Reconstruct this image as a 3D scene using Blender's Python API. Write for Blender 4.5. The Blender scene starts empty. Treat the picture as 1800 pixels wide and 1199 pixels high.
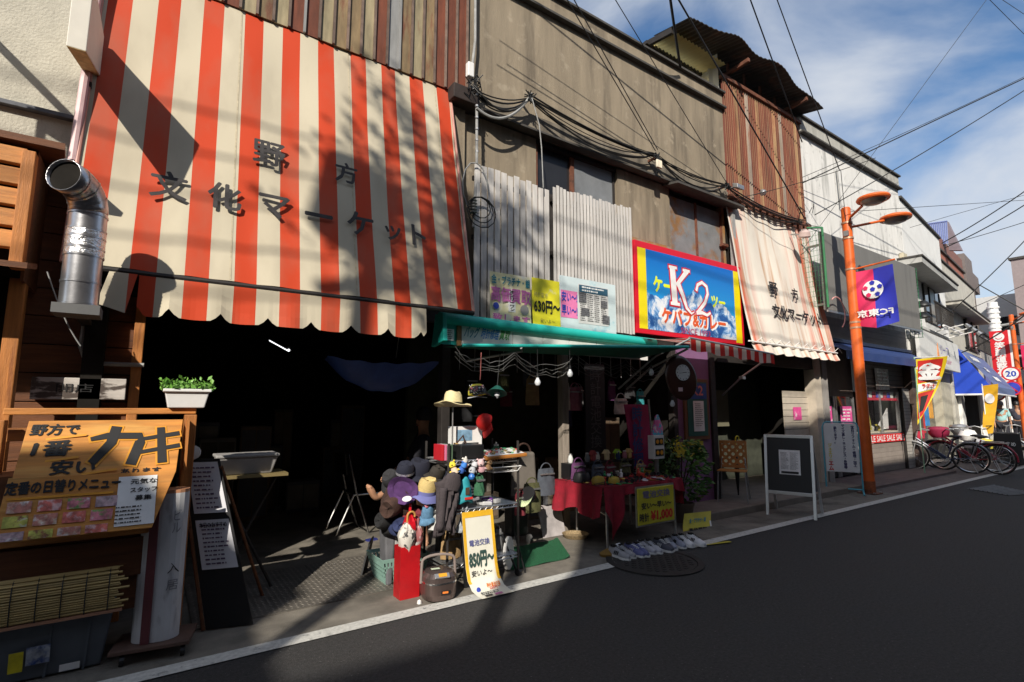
import bpy, bmesh, math, random
from mathutils import Vector as V, Matrix
random.seed(7)
scene = bpy.context.scene
COL = scene.collection
R = math.radians
# ---------------------------------------------------------------- camera
FPX, CX, CY = 915.0, 900.0, 599.5
PIT, YAW = math.atan(118 / 915), R(55.4)
FW = V((math.cos(YAW) * math.cos(PIT), math.sin(YAW) * math.cos(PIT), math.sin(PIT)))
RT = V((math.sin(YAW), -math.cos(YAW), 0))
UP = RT.cross(FW)
CAM = V((0, 0, 1.5))
cd = bpy.data.cameras.new('camera'); cam = bpy.data.objects.new('camera', cd); COL.objects.link(cam)
cd.sensor_width = 36; cd.lens = 36 * FPX / 1800; cd.clip_end = 3000; cd.clip_start = .05
mw = Matrix((RT, UP, -FW)).transposed().to_4x4(); mw.translation = CAM
cam.matrix_world = mw
scene.camera = cam
def ray(px, py): return FW + RT * ((px - CX) / FPX) - UP * ((py - CY) / FPX)
def aY(px, py, y): r = ray(px, py); return CAM + r * (y / r.y)
def aX(px, py, x): r = ray(px, py); return CAM + r * (x / r.x)
def aZ(px, py, z=0.): r = ray(px, py); return CAM + r * ((z - 1.5) / r.z)
# ---------------------------------------------------------------- sky, sun, exposure
SUN = V((1, 1, -.95)).normalized()
world = bpy.data.worlds.new('World'); scene.world = world; world.use_nodes = True
wn = world.node_tree.nodes; wl = world.node_tree.links; wn.clear()
wo = wn.new('ShaderNodeOutputWorld'); bg = wn.new('ShaderNodeBackground'); bg.inputs[1].default_value = .05
sky = wn.new('ShaderNodeTexSky'); sky.sky_type = 'NISHITA'; sky.sun_disc = False
sky.sun_elevation = math.asin(-SUN.z); sky.sun_rotation = math.atan2(-SUN.x, -SUN.y)
sky.air_density = 1.0; sky.dust_density = .6; sky.ozone_density = 2.2
tc = wn.new('ShaderNodeTexCoord')
mp = wn.new('ShaderNodeMapping'); mp.inputs['Scale'].default_value = (1, 1, 2.2); mp.inputs['Location'].default_value = (.9, 1.35, .1)
wl.new(tc.outputs['Generated'], mp.inputs[0])
nz = wn.new('ShaderNodeTexNoise'); nz.inputs['Scale'].default_value = 1.7; nz.inputs['Detail'].default_value = 7; nz.inputs['Roughness'].default_value = .52
nz.inputs['Distortion'].default_value = .5
wl.new(mp.outputs[0], nz.inputs['Vector'])
mr = wn.new('ShaderNodeMapRange'); mr.interpolation_type = 'SMOOTHSTEP'
mr.inputs[1].default_value = .32; mr.inputs[2].default_value = .62; mr.inputs[4].default_value = .95
wl.new(nz.outputs[0], mr.inputs[0])
hs = wn.new('ShaderNodeHueSaturation'); hs.inputs['Saturation'].default_value = 1.2; hs.inputs['Value'].default_value = 2.5
wl.new(sky.outputs[0], hs.inputs['Color'])
mx = wn.new('ShaderNodeMix'); mx.data_type = 'RGBA'; mx.inputs[7].default_value = (12.2, 12.9, 14.0, 1)
wl.new(mr.outputs[0], mx.inputs[0]); wl.new(hs.outputs[0], mx.inputs[6]); wl.new(mx.outputs[2], bg.inputs[0]); wl.new(bg.outputs[0], wo.inputs[0])
sl = bpy.data.lights.new('sun', 'SUN'); sl.energy = 5.0; sl.angle = R(.53); sl.color = (1, .93, .82)
so = bpy.data.objects.new('sun', sl); COL.objects.link(so)
so.rotation_euler = SUN.to_track_quat('-Z', 'Y').to_euler(); so.location = (-20, -20, 20)
vs = scene.view_settings; vs.view_transform = 'Standard'; vs.look = 'None'; vs.exposure = .2; vs.gamma = 1; vs.use_curve_mapping = False
scene.cycles.max_bounces = 6; scene.cycles.transparent_max_bounces = 8
# ---------------------------------------------------------------- helpers: materials
MATS = {}
def srgb(h):
    h = h.lstrip('#'); c = [int(h[i:i + 2], 16) / 255 for i in (0, 2, 4)]
    return tuple((x / 12.92 if x <= .04045 else ((x + .055) / 1.055) ** 2.4) for x in c)
def M(key, col, rough=.6, metal=0, var=.12, sc=6, bump=0, bsc=60, col2=None, c2=.55, c2w=.12, c2sc=3, st=(1, 1, 1), rnd=0, emis=0, spec=.5, trans=0, col3=None, c3=.6, c3sc=8, st3=(1, 1, 1)):
    if key in MATS: return MATS[key]
    if col == 0: col = (.05, .05, .05)
    if isinstance(col, str): col = srgb(col)
    if isinstance(col2, str): col2 = srgb(col2)
    if isinstance(col3, str): col3 = srgb(col3)
    m = bpy.data.materials.new(key); m.use_nodes = True; nt = m.node_tree; N = nt.nodes; L = nt.links
    b = N['Principled BSDF']; b.inputs['Roughness'].default_value = rough; b.inputs['Metallic'].default_value = metal
    b.inputs['Specular IOR Level'].default_value = spec
    t = N.new('ShaderNodeTexCoord'); oi = N.new('ShaderNodeObjectInfo')
    ad = N.new('ShaderNodeVectorMath'); ad.operation = 'MULTIPLY_ADD'; ad.inputs[1].default_value = (37, 19, 53)
    cx = N.new('ShaderNodeCombineXYZ')
    for i in range(3): L.new(oi.outputs['Random'], cx.inputs[i])
    L.new(cx.outputs[0], ad.inputs[0]); L.new(t.outputs['Object'], ad.inputs[2])
    def noise(scale, stretch, det=5):
        mpn = N.new('ShaderNodeMapping'); mpn.inputs['Scale'].default_value = stretch; L.new(ad.outputs[0], mpn.inputs[0])
        n = N.new('ShaderNodeTexNoise'); n.inputs['Scale'].default_value = scale; n.inputs['Detail'].default_value = det; n.inputs['Roughness'].default_value = .6
        L.new(mpn.outputs[0], n.inputs['Vector']); return n.outputs[0]
    def mixc(fac, a, bcol):
        x = N.new('ShaderNodeMix'); x.data_type = 'RGBA'; L.new(fac, x.inputs[0])
        if isinstance(a, tuple): x.inputs[6].default_value = (*a, 1)
        else: L.new(a, x.inputs[6])
        x.inputs[7].default_value = (*bcol, 1); return x.outputs[2]
    n1 = noise(sc, st); a = N.new('ShaderNodeMapRange'); a.inputs[1].default_value = .3; a.inputs[2].default_value = .7
    a.inputs[3].default_value = 1 - var; a.inputs[4].default_value = 1 + var; L.new(n1, a.inputs[0])
    cur = tuple(col)
    if col2 is not None:
        r2 = N.new('ShaderNodeMapRange'); r2.inputs[1].default_value = c2; r2.inputs[2].default_value = c2 + c2w; L.new(noise(c2sc, st, 8), r2.inputs[0]); cur = mixc(r2.outputs[0], cur, tuple(col2))
    if col3 is not None:
        r3 = N.new('ShaderNodeMapRange'); r3.inputs[1].default_value = c3; r3.inputs[2].default_value = c3 + .1; L.new(noise(c3sc, st3, 8), r3.inputs[0]); cur = mixc(r3.outputs[0], cur, tuple(col3))
    val = a.outputs[0]
    if rnd:
        rr = N.new('ShaderNodeMapRange'); rr.inputs[3].default_value = 1 - rnd; rr.inputs[4].default_value = 1 + rnd; L.new(oi.outputs['Random'], rr.inputs[0])
        mm = N.new('ShaderNodeMath'); mm.operation = 'MULTIPLY'; L.new(val, mm.inputs[0]); L.new(rr.outputs[0], mm.inputs[1]); val = mm.outputs[0]
    sm = N.new('ShaderNodeVectorMath'); sm.operation = 'SCALE'
    if isinstance(cur, tuple): sm.inputs[0].default_value = cur
    else: L.new(cur, sm.inputs[0])
    L.new(val, sm.inputs['Scale']); L.new(sm.outputs[0], b.inputs['Base Color'])
    if bump:
        bp = N.new('ShaderNodeBump'); bp.inputs['Strength'].default_value = bump; bp.inputs['Distance'].default_value = .02
        L.new(noise(bsc, st, 4), bp.inputs['Height']); L.new(bp.outputs[0], b.inputs['Normal'])
    if emis:
        b.inputs['Emission Color'].default_value = (*col, 1); b.inputs['Emission Strength'].default_value = emis
    if trans: b.inputs['Transmission Weight'].default_value = trans; b.inputs['IOR'].default_value = 1.45
    MATS[key] = m; return m
# ---------------------------------------------------------------- helpers: geometry
ORG = {}
def orig(o): return ORG.get(o.name, V((0, 0, 0))) if o is not None else V((0, 0, 0))
def tag(o, label, cat, group=None, kind=None):
    if label: o['label'] = label
    if cat: o['category'] = cat
    if group: o['group'] = group
    if kind: o['kind'] = kind
    return o
def thing(name, label, cat, loc=(0, 0, 0), group=None):
    o = bpy.data.objects.new(name, None); COL.objects.link(o); o.location = loc; o.empty_display_size = .1
    ORG[o.name] = V(loc); return tag(o, label, cat, group)
class MB:
    def __init__(s): s.v = []; s.f = []; s.m = []
    def poly(s, pts, mi=0):
        i = len(s.v); s.v += [tuple(p) for p in pts]; s.f.append(tuple(range(i, i + len(pts)))); s.m.append(mi); return s
    def box(s, x0, x1, y0, y1, z0, z1, mi=0):
        i = len(s.v)
        s.v += [(x, y, z) for z in (z0, z1) for (x, y) in ((x0, y0), (x1, y0), (x1, y1), (x0, y1))]
        for q in ((3, 2, 1, 0), (4, 5, 6, 7), (0, 1, 5, 4), (1, 2, 6, 5), (2, 3, 7, 6), (3, 0, 4, 7)): s.f.append(tuple(i + k for k in q)); s.m.append(mi)
        return s
    def obox(s, c, u, v, w, mi=0):
        c, u, v, w = V(c), V(u), V(v), V(w); i = len(s.v)
        s.v += [tuple(c + u * a + v * b + w * e) for e in (-1, 1) for (a, b) in ((-1, -1), (1, -1), (1, 1), (-1, 1))]
        for q in ((3, 2, 1, 0), (4, 5, 6, 7), (0, 1, 5, 4), (1, 2, 6, 5), (2, 3, 7, 6), (3, 0, 4, 7)): s.f.append(tuple(i + k for k in q)); s.m.append(mi)
        return s
    def slab(s, pts, off, mi=0, mside=None):
        pts = [V(p) for p in pts]; off = V(off); n = len(pts); i = len(s.v)
        s.v += [tuple(p) for p in pts] + [tuple(p + off) for p in pts]
        s.f.append(tuple(range(i, i + n))); s.m.append(mi); s.f.append(tuple(range(i + 2 * n - 1, i + n - 1, -1))); s.m.append(mi if mside is None else mside)
        for k in range(n):
            k2 = (k + 1) % n; s.f.append((i + k, i + n + k, i + n + k2, i + k2)); s.m.append(mi if mside is None else mside)
        return s
    def tube(s, pts, r, n=8, caps=True, mi=0):
        pts = [V(p) for p in pts]; m = len(pts); rs = r if isinstance(r, (list, tuple)) else [r] * m; i = len(s.v)
        t0 = (pts[1] - pts[0]).normalized(); a = t0.cross(V((0, 0, 1)))
        if a.length < .05: a = t0.cross(V((1, 0, 0)))
        a.normalize()
        for k in range(m):
            t = (pts[min(k + 1, m - 1)] - pts[max(k - 1, 0)])
            t = t.normalized() if t.length > 1e-9 else t0
            a = (a - t * a.dot(t)); a = a.normalized() if a.length > 1e-6 else t.orthogonal().normalized()
            b = t.cross(a)
            for j in range(n):
                g = 2 * math.pi * j / n; s.v.append(tuple(pts[k] + (a * math.cos(g) + b * math.sin(g)) * rs[k]))
        for k in range(m - 1):
            for j in range(n):
                j2 = (j + 1) % n; s.f.append((i + k * n + j, i + k * n + j2, i + (k + 1) * n + j2, i + (k + 1) * n + j)); s.m.append(mi)
        if caps:
            s.f.append(tuple(i + j for j in range(n - 1, -1, -1))); s.m.append(mi)
            s.f.append(tuple(i + (m - 1) * n + j for j in range(n))); s.m.append(mi)
        return s
    def lathe(s, prof, c=(0, 0, 0), n=16, ax=None, sx=1, sy=1, mi=0, caps=True):
        c = V(c); q = V((0, 0, 1)).rotation_difference(V(ax).normalized()) if ax is not None else None; i = len(s.v); m = len(prof)
        for (r, z) in prof:
            for j in range(n):
                g = 2 * math.pi * j / n; p = V((r * math.cos(g) * sx, r * math.sin(g) * sy, z))
                if q is not None: p = q @ p
                s.v.append(tuple(p + c))
        for k in range(m - 1):
            for j in range(n):
                j2 = (j + 1) % n; s.f.append((i + k * n + j, i + k * n + j2, i + (k + 1) * n + j2, i + (k + 1) * n + j)); s.m.append(mi)
        if caps:
            if prof[0][0] > 1e-4: s.f.append(tuple(i + j for j in range(n - 1, -1, -1))); s.m.append(mi)
            if prof[-1][0] > 1e-4: s.f.append(tuple(i + (m - 1) * n + j for j in range(n))); s.m.append(mi)
        return s
    def grid(s, fn, nu, nv, mi=0):
        i = len(s.v)
        for b in range(nv + 1):
            for a in range(nu + 1): s.v.append(tuple(fn(a / nu, b / nv)))
        for b in range(nv):
            for a in range(nu):
                k = i + b * (nu + 1) + a; s.f.append((k, k + 1, k + nu + 2, k + nu + 1)); s.m.append(mi)
        return s
    def build(s, name, mat, parent=None, smooth=False, bevel=0, auto=40, solid=0):
        o0 = orig(parent)
        me = bpy.data.meshes.new(name); me.from_pydata([(x - o0.x, y - o0.y, z - o0.z) for (x, y, z) in s.v], [], s.f)
        ml = mat if isinstance(mat, (list, tuple)) else [mat]
        for x in ml: me.materials.append(x)
        for p, k in zip(me.polygons, s.m): p.material_index = min(k, len(ml) - 1)
        o = bpy.data.objects.new(name, me); COL.objects.link(o)
        if smooth:
            for p in me.polygons: p.use_smooth = True
            try: me.set_sharp_from_angle(angle=R(auto))
            except Exception: pass
        if parent is not None: o.parent = parent
        ORG[o.name] = o0
        if bevel:
            md = o.modifiers.new('bevel', 'BEVEL'); md.width = bevel; md.segments = 2; md.limit_method = 'ANGLE'; md.angle_limit = R(40)
        if solid:
            md = o.modifiers.new('solid', 'SOLIDIFY'); md.thickness = solid; md.offset = 0
        return o
def top(o, label, cat, group=None): return tag(o, label, cat, group)
def struct(o): o['kind'] = 'structure'; return o
def kids(o): return [c for c in bpy.data.objects if c.parent == o]
def copy_tree(o, parent=None):
    c = o.copy(); COL.objects.link(c); c.parent = parent
    for ch in kids(o): copy_tree(ch, c)
    return c
def box(name, mat, p, x0, x1, y0, y1, z0, z1, bevel=0): return MB().box(x0, x1, y0, y1, z0, z1).build(name, mat, p, bevel=bevel)
def tube(name, mat, p, pts, r, n=8): return MB().tube(pts, r, n).build(name, mat, p, smooth=True)
XU, YU, ZU = V((1, 0, 0)), V((0, 1, 0)), V((0, 0, 1))
def text(s, O, w=None, h=None, mat=None, parent=None, u=XU, v=ZU, bold=0, name='lettering', eps=.004, slant=0, anchor='c', vertical=False, lines=.1, ext=0):
    """lettering in the plane through O spanned by u (reading direction) and v (up), fitted to w x h metres"""
    cu = bpy.data.curves.new('t', 'FONT'); cu.body = '\n'.join(s) if vertical else s; cu.resolution_u = 2; cu.align_x = 'CENTER'; cu.space_line = .95 if vertical else 1.1
    cu.extrude = ext
    to = bpy.data.objects.new('t', cu); COL.objects.link(to)
    me = bpy.data.meshes.new_from_object(to.evaluated_get(bpy.context.evaluated_depsgraph_get()))
    bpy.data.objects.remove(to); bpy.data.curves.remove(cu)
    xs = [p.co.x for p in me.vertices]; ys = [p.co.y for p in me.vertices]
    x0, x1, y0, y1 = min(xs), max(xs), min(ys), max(ys)
    kx = w / (x1 - x0) if w else None; ky = h / (y1 - y0) if h else None
    kx = kx or ky; ky = ky or kx
    u, v = V(u).normalized(), V(v).normalized(); nrm = u.cross(v).normalized(); O = V(O) - orig(parent)
    cx0 = (x0 + x1) / 2 if anchor == 'c' else x0
    src = [(p.co.x, p.co.y, p.co.z) for p in me.vertices]; fcs = [tuple(p.vertices) for p in me.polygons]; bpy.data.meshes.remove(me)
    vv, ff = [], []
    sh = [(0, 0)] if not bold else [(0, 0), (-bold, 0), (bold, 0), (0, -bold), (0, bold)]
    if bold > .05: sh += [(-bold * .7, -bold * .7), (bold * .7, -bold * .7), (-bold * .7, bold * .7), (bold * .7, bold * .7)]
    for i, (sx, sy) in enumerate(sh):          # bold strokes: thin shifted layers, each a hair further back
        k0 = len(vv)
        for (x, y, z) in src:
            a = (x + sx - cx0) * kx; b = (y + sy - (y0 + y1) / 2) * ky
            vv.append(O + u * (a + slant * b) + v * b + nrm * (eps - .0003 * i + z * ky))
        ff += [tuple(k0 + j for j in f) for f in fcs]
    me = bpy.data.meshes.new(name); me.from_pydata([tuple(p) for p in vv], [], ff); me.materials.append(mat)
    o = bpy.data.objects.new(name, me); COL.objects.link(o); o.parent = parent; ORG[o.name] = orig(parent); return o
def decal(name, mat, parent, O, u, v, w, h, eps=.003):
    u, v = V(u).normalized(), V(v).normalized(); n = u.cross(v); c = V(O) + n * eps
    return MB().poly([c - u * w / 2 - v * h / 2, c + u * w / 2 - v * h / 2, c + u * w / 2 + v * h / 2, c - u * w / 2 + v * h / 2]).build(name, mat, parent)
def printlines(parent, mat, O, u, v, w, h, rows, cols=1, fill=.45, eps=.004, seed=1, name='print'):
    """rows of small illegible print: one flat mesh"""
    rg = random.Random(seed); u, v = V(u).normalized(), V(v).normalized(); n = u.cross(v); m = MB(); O = V(O)
    for c in range(cols):
        cw = w / cols
        for r in range(rows):
            y = h / 2 - (r + .5) * h / rows; x = -w / 2 + c * cw + cw * .06; end = -w / 2 + (c + 1) * cw - cw * rg.uniform(.06, .35)
            while x < end:
                l = min(rg.uniform(.25, 1.0) * h / rows, end - x); hh = h / rows * fill * rg.uniform(.7, 1.05)
                p = O + u * x + v * (y - hh / 2) + n * eps
                m.poly([p, p + u * l, p + u * l + v * hh, p + v * hh]); x += l + h / rows * rg.uniform(.12, .3)
    return m.build(name, mat, parent)
def sag(a, b, s, n=14): a, b = V(a), V(b); return [a.lerp(b, k / n) - ZU * (s * 4 * (k / n) * (1 - k / n)) for k in range(n + 1)]
def arc(c, u, v, r, a0, a1, n=8): return [V(c) + V(u) * (r * math.cos(R(a0 + (a1 - a0) * k / n))) + V(v) * (r * math.sin(R(a0 + (a1 - a0) * k / n))) for k in range(n + 1)]
# ---------------------------------------------------------------- materials
ASPH = M('asphalt', (.036, .034, .033), .85, var=.4, sc=45, bump=.7, bsc=120, col2=(.15, .145, .135), c2=.64, c2w=.04, c2sc=70, col3=(.036, .035, .035), c3=.52, c3sc=1.3)
CONC = M('apron_concrete', (.19, .17, .14), .85, var=.3, sc=4, bump=.5, bsc=150, col2=(.1, .09, .075), c2=.5, c2w=.2, c2sc=2.2, col3=(.3, .28, .25), c3=.68, c3sc=120)
PAINT = M('road_paint', (.55, .54, .5), .75, var=.2, sc=30, bump=.4, bsc=200, col2=(.2, .2, .195), c2=.58, c2w=.12, c2sc=18)
STUC = M('grey_render', (.27, .22, .155), .9, var=.2, sc=3, bump=.3, bsc=90, col2=(.075, .06, .045), c2=.5, c2w=.25, c2sc=2.0, st=(1.6, 1.6, .2), col3=(.33, .275, .2), c3=.58, c3sc=5)
STUCD = M('grey_render_stained', (.2, .17, .13), .9, var=.25, sc=3, bump=.3, bsc=90, col2=(.05, .043, .036), c2=.47, c2w=.22, c2sc=2.4, st=(1.4, 1.4, .3))
RUSTW = M('rust_stained_render', (.27, .23, .17), .9, var=.2, sc=5, col2=(.3, .15, .05), c2=.42, c2w=.16, c2sc=4, st=(1, 1, .5))
WHITES = M('weathered_white_render', (.7, .69, .66), .9, var=.08, sc=5, bump=.25, bsc=70, col2=(.3, .3, .28), c2=.55, c2w=.2, c2sc=2.4, st=(1.5, 1.5, .22), col3=(.42, .42, .4), c3=.6, c3sc=7, st3=(1, 1, .6))
WHITE2 = M('white_render', (.74, .74, .72), .85, var=.06, sc=3, bump=.15, bsc=80)
CREAM = M('cream_stucco', (.5, .47, .39), .95, var=.1, sc=8, bump=.4, bsc=55)
TARB = M('old_coping', (.06, .055, .05), .8, var=.3, sc=10)
DARKW = M('dark_interior', (.018, .016, .014), .95, var=.4, sc=2, spec=.1)  # near-black colour stands in for the shade inside rooms and openings
DARKF = M('dark_joinery', (.022, .018, .016), .7, var=.3, sc=8)
RUSTB = M('rust_brown_metal', (.15, .055, .03), .75, var=.4, sc=9, col2=(.05, .03, .025), c2=.55, c2sc=5, bump=.2, bsc=60)
METAL = M('worn_steel', (.45, .45, .45), .4, metal=.8, var=.15, sc=20)
CHROME = M('bright_steel', (.7, .7, .7), .22, metal=1, var=.08, sc=20)
BLACK = M('black_plastic', (.012, .012, .013), .45, var=.2)
WHITEP = M('white_plastic', (.78, .77, .75), .45, var=.05)
INK = M('black_ink', (.012, .012, .013), .7, var=.1)
GREYINK = M('faded_black_ink', (.04, .036, .036), .75, var=.3, sc=12)
GLASS = M('dark_glass', (.015, .017, .02), .06, var=.1, spec=.6)
FROST = M('frosted_pane', (.2, .21, .22), .35, var=.15, sc=4, bump=.25, bsc=140, col2=(.12, .125, .13), c2=.5, c2sc=2)
CABLE = M('black_cable', (.012, .012, .012), .6, var=.2)
GCABLE = M('grey_cable', (.3, .3, .29), .6, var=.2, sc=12)
# ---------------------------------------------------------------- ground
struct(MB().box(-120, 400, -150, 150, -.4, -.012).build('ground', CONC))
struct(MB().grid(lambda a, b: (-60 + 260 * a, -1.6 + 5.35 * b, 0), 130, 4).build('road', ASPH))
struct(MB().box(-60, 10.9, 3.75, 11, -.4, .003).build('pavement', CONC))
struct(MB().box(10.9, 200, 3.75, 9, -.4, .003).build('pavement', M('stone_pavement', (.13, .11, .1), .85, var=.25, sc=6, bump=.3, bsc=90)))
pv = struct(MB().box(10.95, 15.6, 4.35, 5.3, .002, .05).build('kerb_step', M('reddish_step', (.15, .11, .1), .85, var=.25, sc=5, bump=.2, bsc=90)))
mk = struct(MB().poly([(-6, 3.7, .008), (3.86, 3.7, .008), (3.86, 3.83, .008), (-6, 3.83, .008)]).poly([(4.95, 3.7, .008), (90, 3.7, .008), (90, 3.83, .008), (4.95, 3.83, .008)]).build('road_marking', PAINT))
struct(MB().box(-60, 200, -2.4, -1.6, -.4, .05).build('far_pavement', CONC))
# ---------------------------------------------------------------- market hall behind the big striped awning
b1 = thing('market_hall', 'old two-storey market hall clad in rusty cream and brown metal strips', 'building', (1.2, 5.1, 0))
box('wall', STUC, b1, -.56, 2.85, 5.12, 5.3, 2.62, 5.22)
pm = [M('strip_cream', (.3, .25, .15), .7, var=.3, sc=7, st=(2, 2, .4), col2=(.2, .1, .05), c2=.58, c2sc=4, rnd=.15), M('strip_tan', (.22, .155, .08), .7, var=.3, sc=7, st=(2, 2, .4), col2=(.16, .06, .03), c2=.5, c2sc=4, rnd=.15), M('strip_rust', (.15, .042, .02), .75, var=.35, sc=8, st=(2, 2, .4), col2=(.08, .03, .02), c2=.56, c2sc=4, rnd=.15), M('strip_grey', (.25, .25, .245), .6, var=.2, sc=7, st=(2, 2, .4), rnd=.1)]  # strip colours darkened to carry the partial shade on this wall
order = [0, 1, 2, 1, 0, 1, 2, 0, 1, 0, 2, 2, 0, 1, 1, 0, 2, 3, 1, 0, 1, 2, 2, 2]
for k, q in enumerate(order):
    x = -.56 + k * .1421
    box('metal_strip', pm[q], b1, x, x + .118, 5.08, 5.11, 5.2, 8.2)
    box('batten', pm[3] if k % 7 == 3 else M('batten_brown', (.16, .11, .085), .7, var=.3, sc=12, rnd=.3), b1, x + .119, x + .141, 5.055, 5.1, 5.2, 8.2)
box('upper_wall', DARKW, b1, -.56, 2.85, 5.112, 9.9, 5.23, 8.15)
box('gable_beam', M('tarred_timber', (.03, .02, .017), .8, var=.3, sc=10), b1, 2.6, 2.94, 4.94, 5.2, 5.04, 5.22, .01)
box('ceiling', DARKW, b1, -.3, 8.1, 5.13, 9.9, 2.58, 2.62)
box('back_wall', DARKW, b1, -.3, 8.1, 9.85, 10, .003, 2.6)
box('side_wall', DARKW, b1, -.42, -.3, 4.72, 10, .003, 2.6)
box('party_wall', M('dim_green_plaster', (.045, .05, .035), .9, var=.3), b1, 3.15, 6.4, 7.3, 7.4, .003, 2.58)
for (x, y, m) in ((4.29, 5.08, M('old_post', (.26, .22, .18), .8, var=.3, sc=9, st=(3, 3, .4))), (2.62, 5.1, DARKF), (6.45, 5.1, DARKF)):
    box('post', m, b1, x - .05, x + .05, y - .05, y + .05, .003, 2.58, .006)
box('beam', DARKF, b1, -.1, 6.4, 5.0, 5.1, 2.42, 2.58)
# ---------------------------------------------------------------- grey rendered building
b2 = thing('grey_building', 'grey rendered two-storey building with stained parapet and rusty windows', 'building', (5.5, 5.1, 0))
box('upper_wall', STUC, b2, 2.86, 8.15, 5.1, 5.4, 5.3, 6.86)
box('parapet', STUC, b2, 2.86, 8.15, 5.09, 5.4, 6.9, 7.16)
box('ledge', TARB, b2, 2.86, 8.17, 5.02, 5.4, 6.862, 6.898, .004)
box('coping', TARB, b2, 2.86, 8.18, 5.03, 5.45, 7.162, 7.2, .004)
box('lintel_band', STUCD, b2, 2.86, 8.15, 5.08, 5.4, 5.08, 5.298)
box('drip_ledge', TARB, b2, 2.86, 8.2, 5.02, 5.14, 5.05, 5.078, .004)
# wall with two window openings, set back
Zb = 2.55
for (x0, x1, z0, z1, mt) in ((2.86, 3.96, Zb, 5.05, STUC), (5.48, 6.66, 4.05, 5.05, STUC), (5.48, 6.66, Zb, 4.048, RUSTW), (3.96, 5.48, Zb, 3.9, STUC), (6.66, 8.1, Zb, 3.9, RUSTW), (8.1, 8.15, Zb, 5.05, RUSTW)):
    box('wall', mt, b2, x0, x1, 5.18, 5.4, z0, z1)
w = MB().box(3.96, 5.48, 5.3, 5.36, 3.9, 5.05).build('window', GLASS, b2)
box('pane', M('open_window_dark', (.02, .02, .022), .3), w, 3.99, 4.6, 5.26, 5.275, 3.95, 4.99)
box('sash', RUSTB, w, 4.6, 4.66, 5.22, 5.3, 3.9, 5.04)
box('pane', FROST, w, 4.68, 5.42, 5.235, 5.25, 3.95, 4.99)
box('sash', DARKF, w, 5.42, 5.46, 5.22, 5.3, 3.9, 5.04)
box('frame', DARKF, w, 3.96, 5.48, 5.2, 5.3, 4.995, 5.045)
box('frame', RUSTB, w, 3.96, 4.0, 5.2, 5.29, 3.9, 4.99)
RM = M('rusting_sheet', (.2, .205, .21), .5, var=.2, sc=4, col2=(.25, .13, .05), c2=.54, c2w=.12, c2sc=2.6, bump=.2, bsc=90)
w = MB().box(6.66, 8.1, 5.3, 5.36, 3.9, 5.05).build('window', DARKF, b2)
box('metal_sheet', RM, w, 6.69, 7.36, 5.225, 5.24, 3.92, 4.94); box('metal_sheet', RM, w, 7.39, 8.06, 5.215, 5.23, 3.92, 4.94)
box('sash', RUSTB, w, 7.355, 7.395, 5.2, 5.26, 3.92, 4.96); box('sash', RUSTB, w, 8.05, 8.09, 5.19, 5.26, 3.92, 4.96)
MB().slab([(6.5, 4.88, 4.98), (8.32, 4.88, 4.98), (8.32, 5.2, 5.03), (6.5, 5.2, 5.03)], (0, 0, .035)).build('window_hood', TARB, b2)
box('latch', RUSTB, w, 7.98, 8.15, 5.12, 5.19, 4.3, 4.35, .006)
box('rear_block', DARKW, b2, 2.86, 8.15, 5.42, 10, 2.63, 7.0)
box('downpipe', GCABLE, b2, 8.12, 8.2, 5.0, 5.075, 3.9, 4.9)
# ---------------------------------------------------------------- rusty corrugated tower
b3 = thing('corrugated_tower', 'tower room clad in rusty red-brown corrugated sheets under a sagging tin roof', 'building', (9.5, 5.1, 0))
cm = [M('corr_rust', (.17, .045, .026), .7, var=.35, sc=7, st=(1, 1, .15), col2=(.09, .035, .025), c2=.54, c2sc=6, rnd=.12), M('corr_tan', (.33, .2, .1), .7, var=.4, sc=7, st=(1, 1, .15), col2=(.26, .1, .05), c2=.52, c2sc=5, rnd=.1), M('corr_pale', (.3, .24, .19), .65, var=.3, sc=7, st=(1, 1, .15), col2=(.22, .08, .04), c2=.57, c2sc=6)]
seq = [0, 0, 0, 1, 0, 0, 2, 0, 0, 1, 0, 0, 0, 0, 1, 0, 2, 0, 0, 0, 0, 1, 0]
n = len(seq); dx = (10.9 - 8.15) / n
for k, q in enumerate(seq):
    x = 8.15 + k * dx
    prof = [(0, 0), (.12, 0), (.17, -.03), (.29, -.03), (.34, 0), (.62, 0), (.67, -.03), (.79, -.03), (.84, 0), (1, 0)]
    m = MB()
    for j in range(9):
        (a0, d0), (a1, d1) = prof[j], prof[j + 1]
        m.poly([(x + a0 * dx, 5.1 + d0, 5.22), (x + a1 * dx, 5.1 + d1, 5.22), (x + a1 * dx, 5.1 + d1, 7.5), (x + a0 * dx, 5.1 + d0, 7.5)], 1 if j in (2, 6) and q == 0 else 0)
    m.build('corrugated_sheet', [cm[q], cm[1 if q == 0 else q]], b3)
box('core', DARKW, b3, 8.2, 10.88, 5.14, 9, 2.63, 7.48)
box('top_rail', RUSTB, b3, 8.13, 10.92, 5.03, 5.12, 7.47, 7.54, .005)
box('bottom_rail', RUSTB, b3, 8.13, 10.95, 5.0, 5.12, 5.17, 5.24, .005)
for k in range(12): box('fringe', RUSTB, b3, 8.2 + k * .225, 8.32 + k * .225, 5.0, 5.012, 5.07, 5.165)
for x in (8.6, 9.15, 9.7, 10.25, 10.8): box('stud', RUSTB, b3, x - .02, x + .02, 5.2, 5.24, 7.5, 8.02)
for x in (8.87, 9.42, 9.97): MB().tube([(x, 5.25, 7.52), (x + .25, 5.25, 7.75)], .012, 6).build('brace', METAL, b3)
for x in (8.42, 10.5): MB().obox((x, 4.93, 7.7), (.03, 0, 0), (0, .24, -.02), (0, 0, .035)).build('outrigger', RUSTB, b3, bevel=.005)
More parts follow.
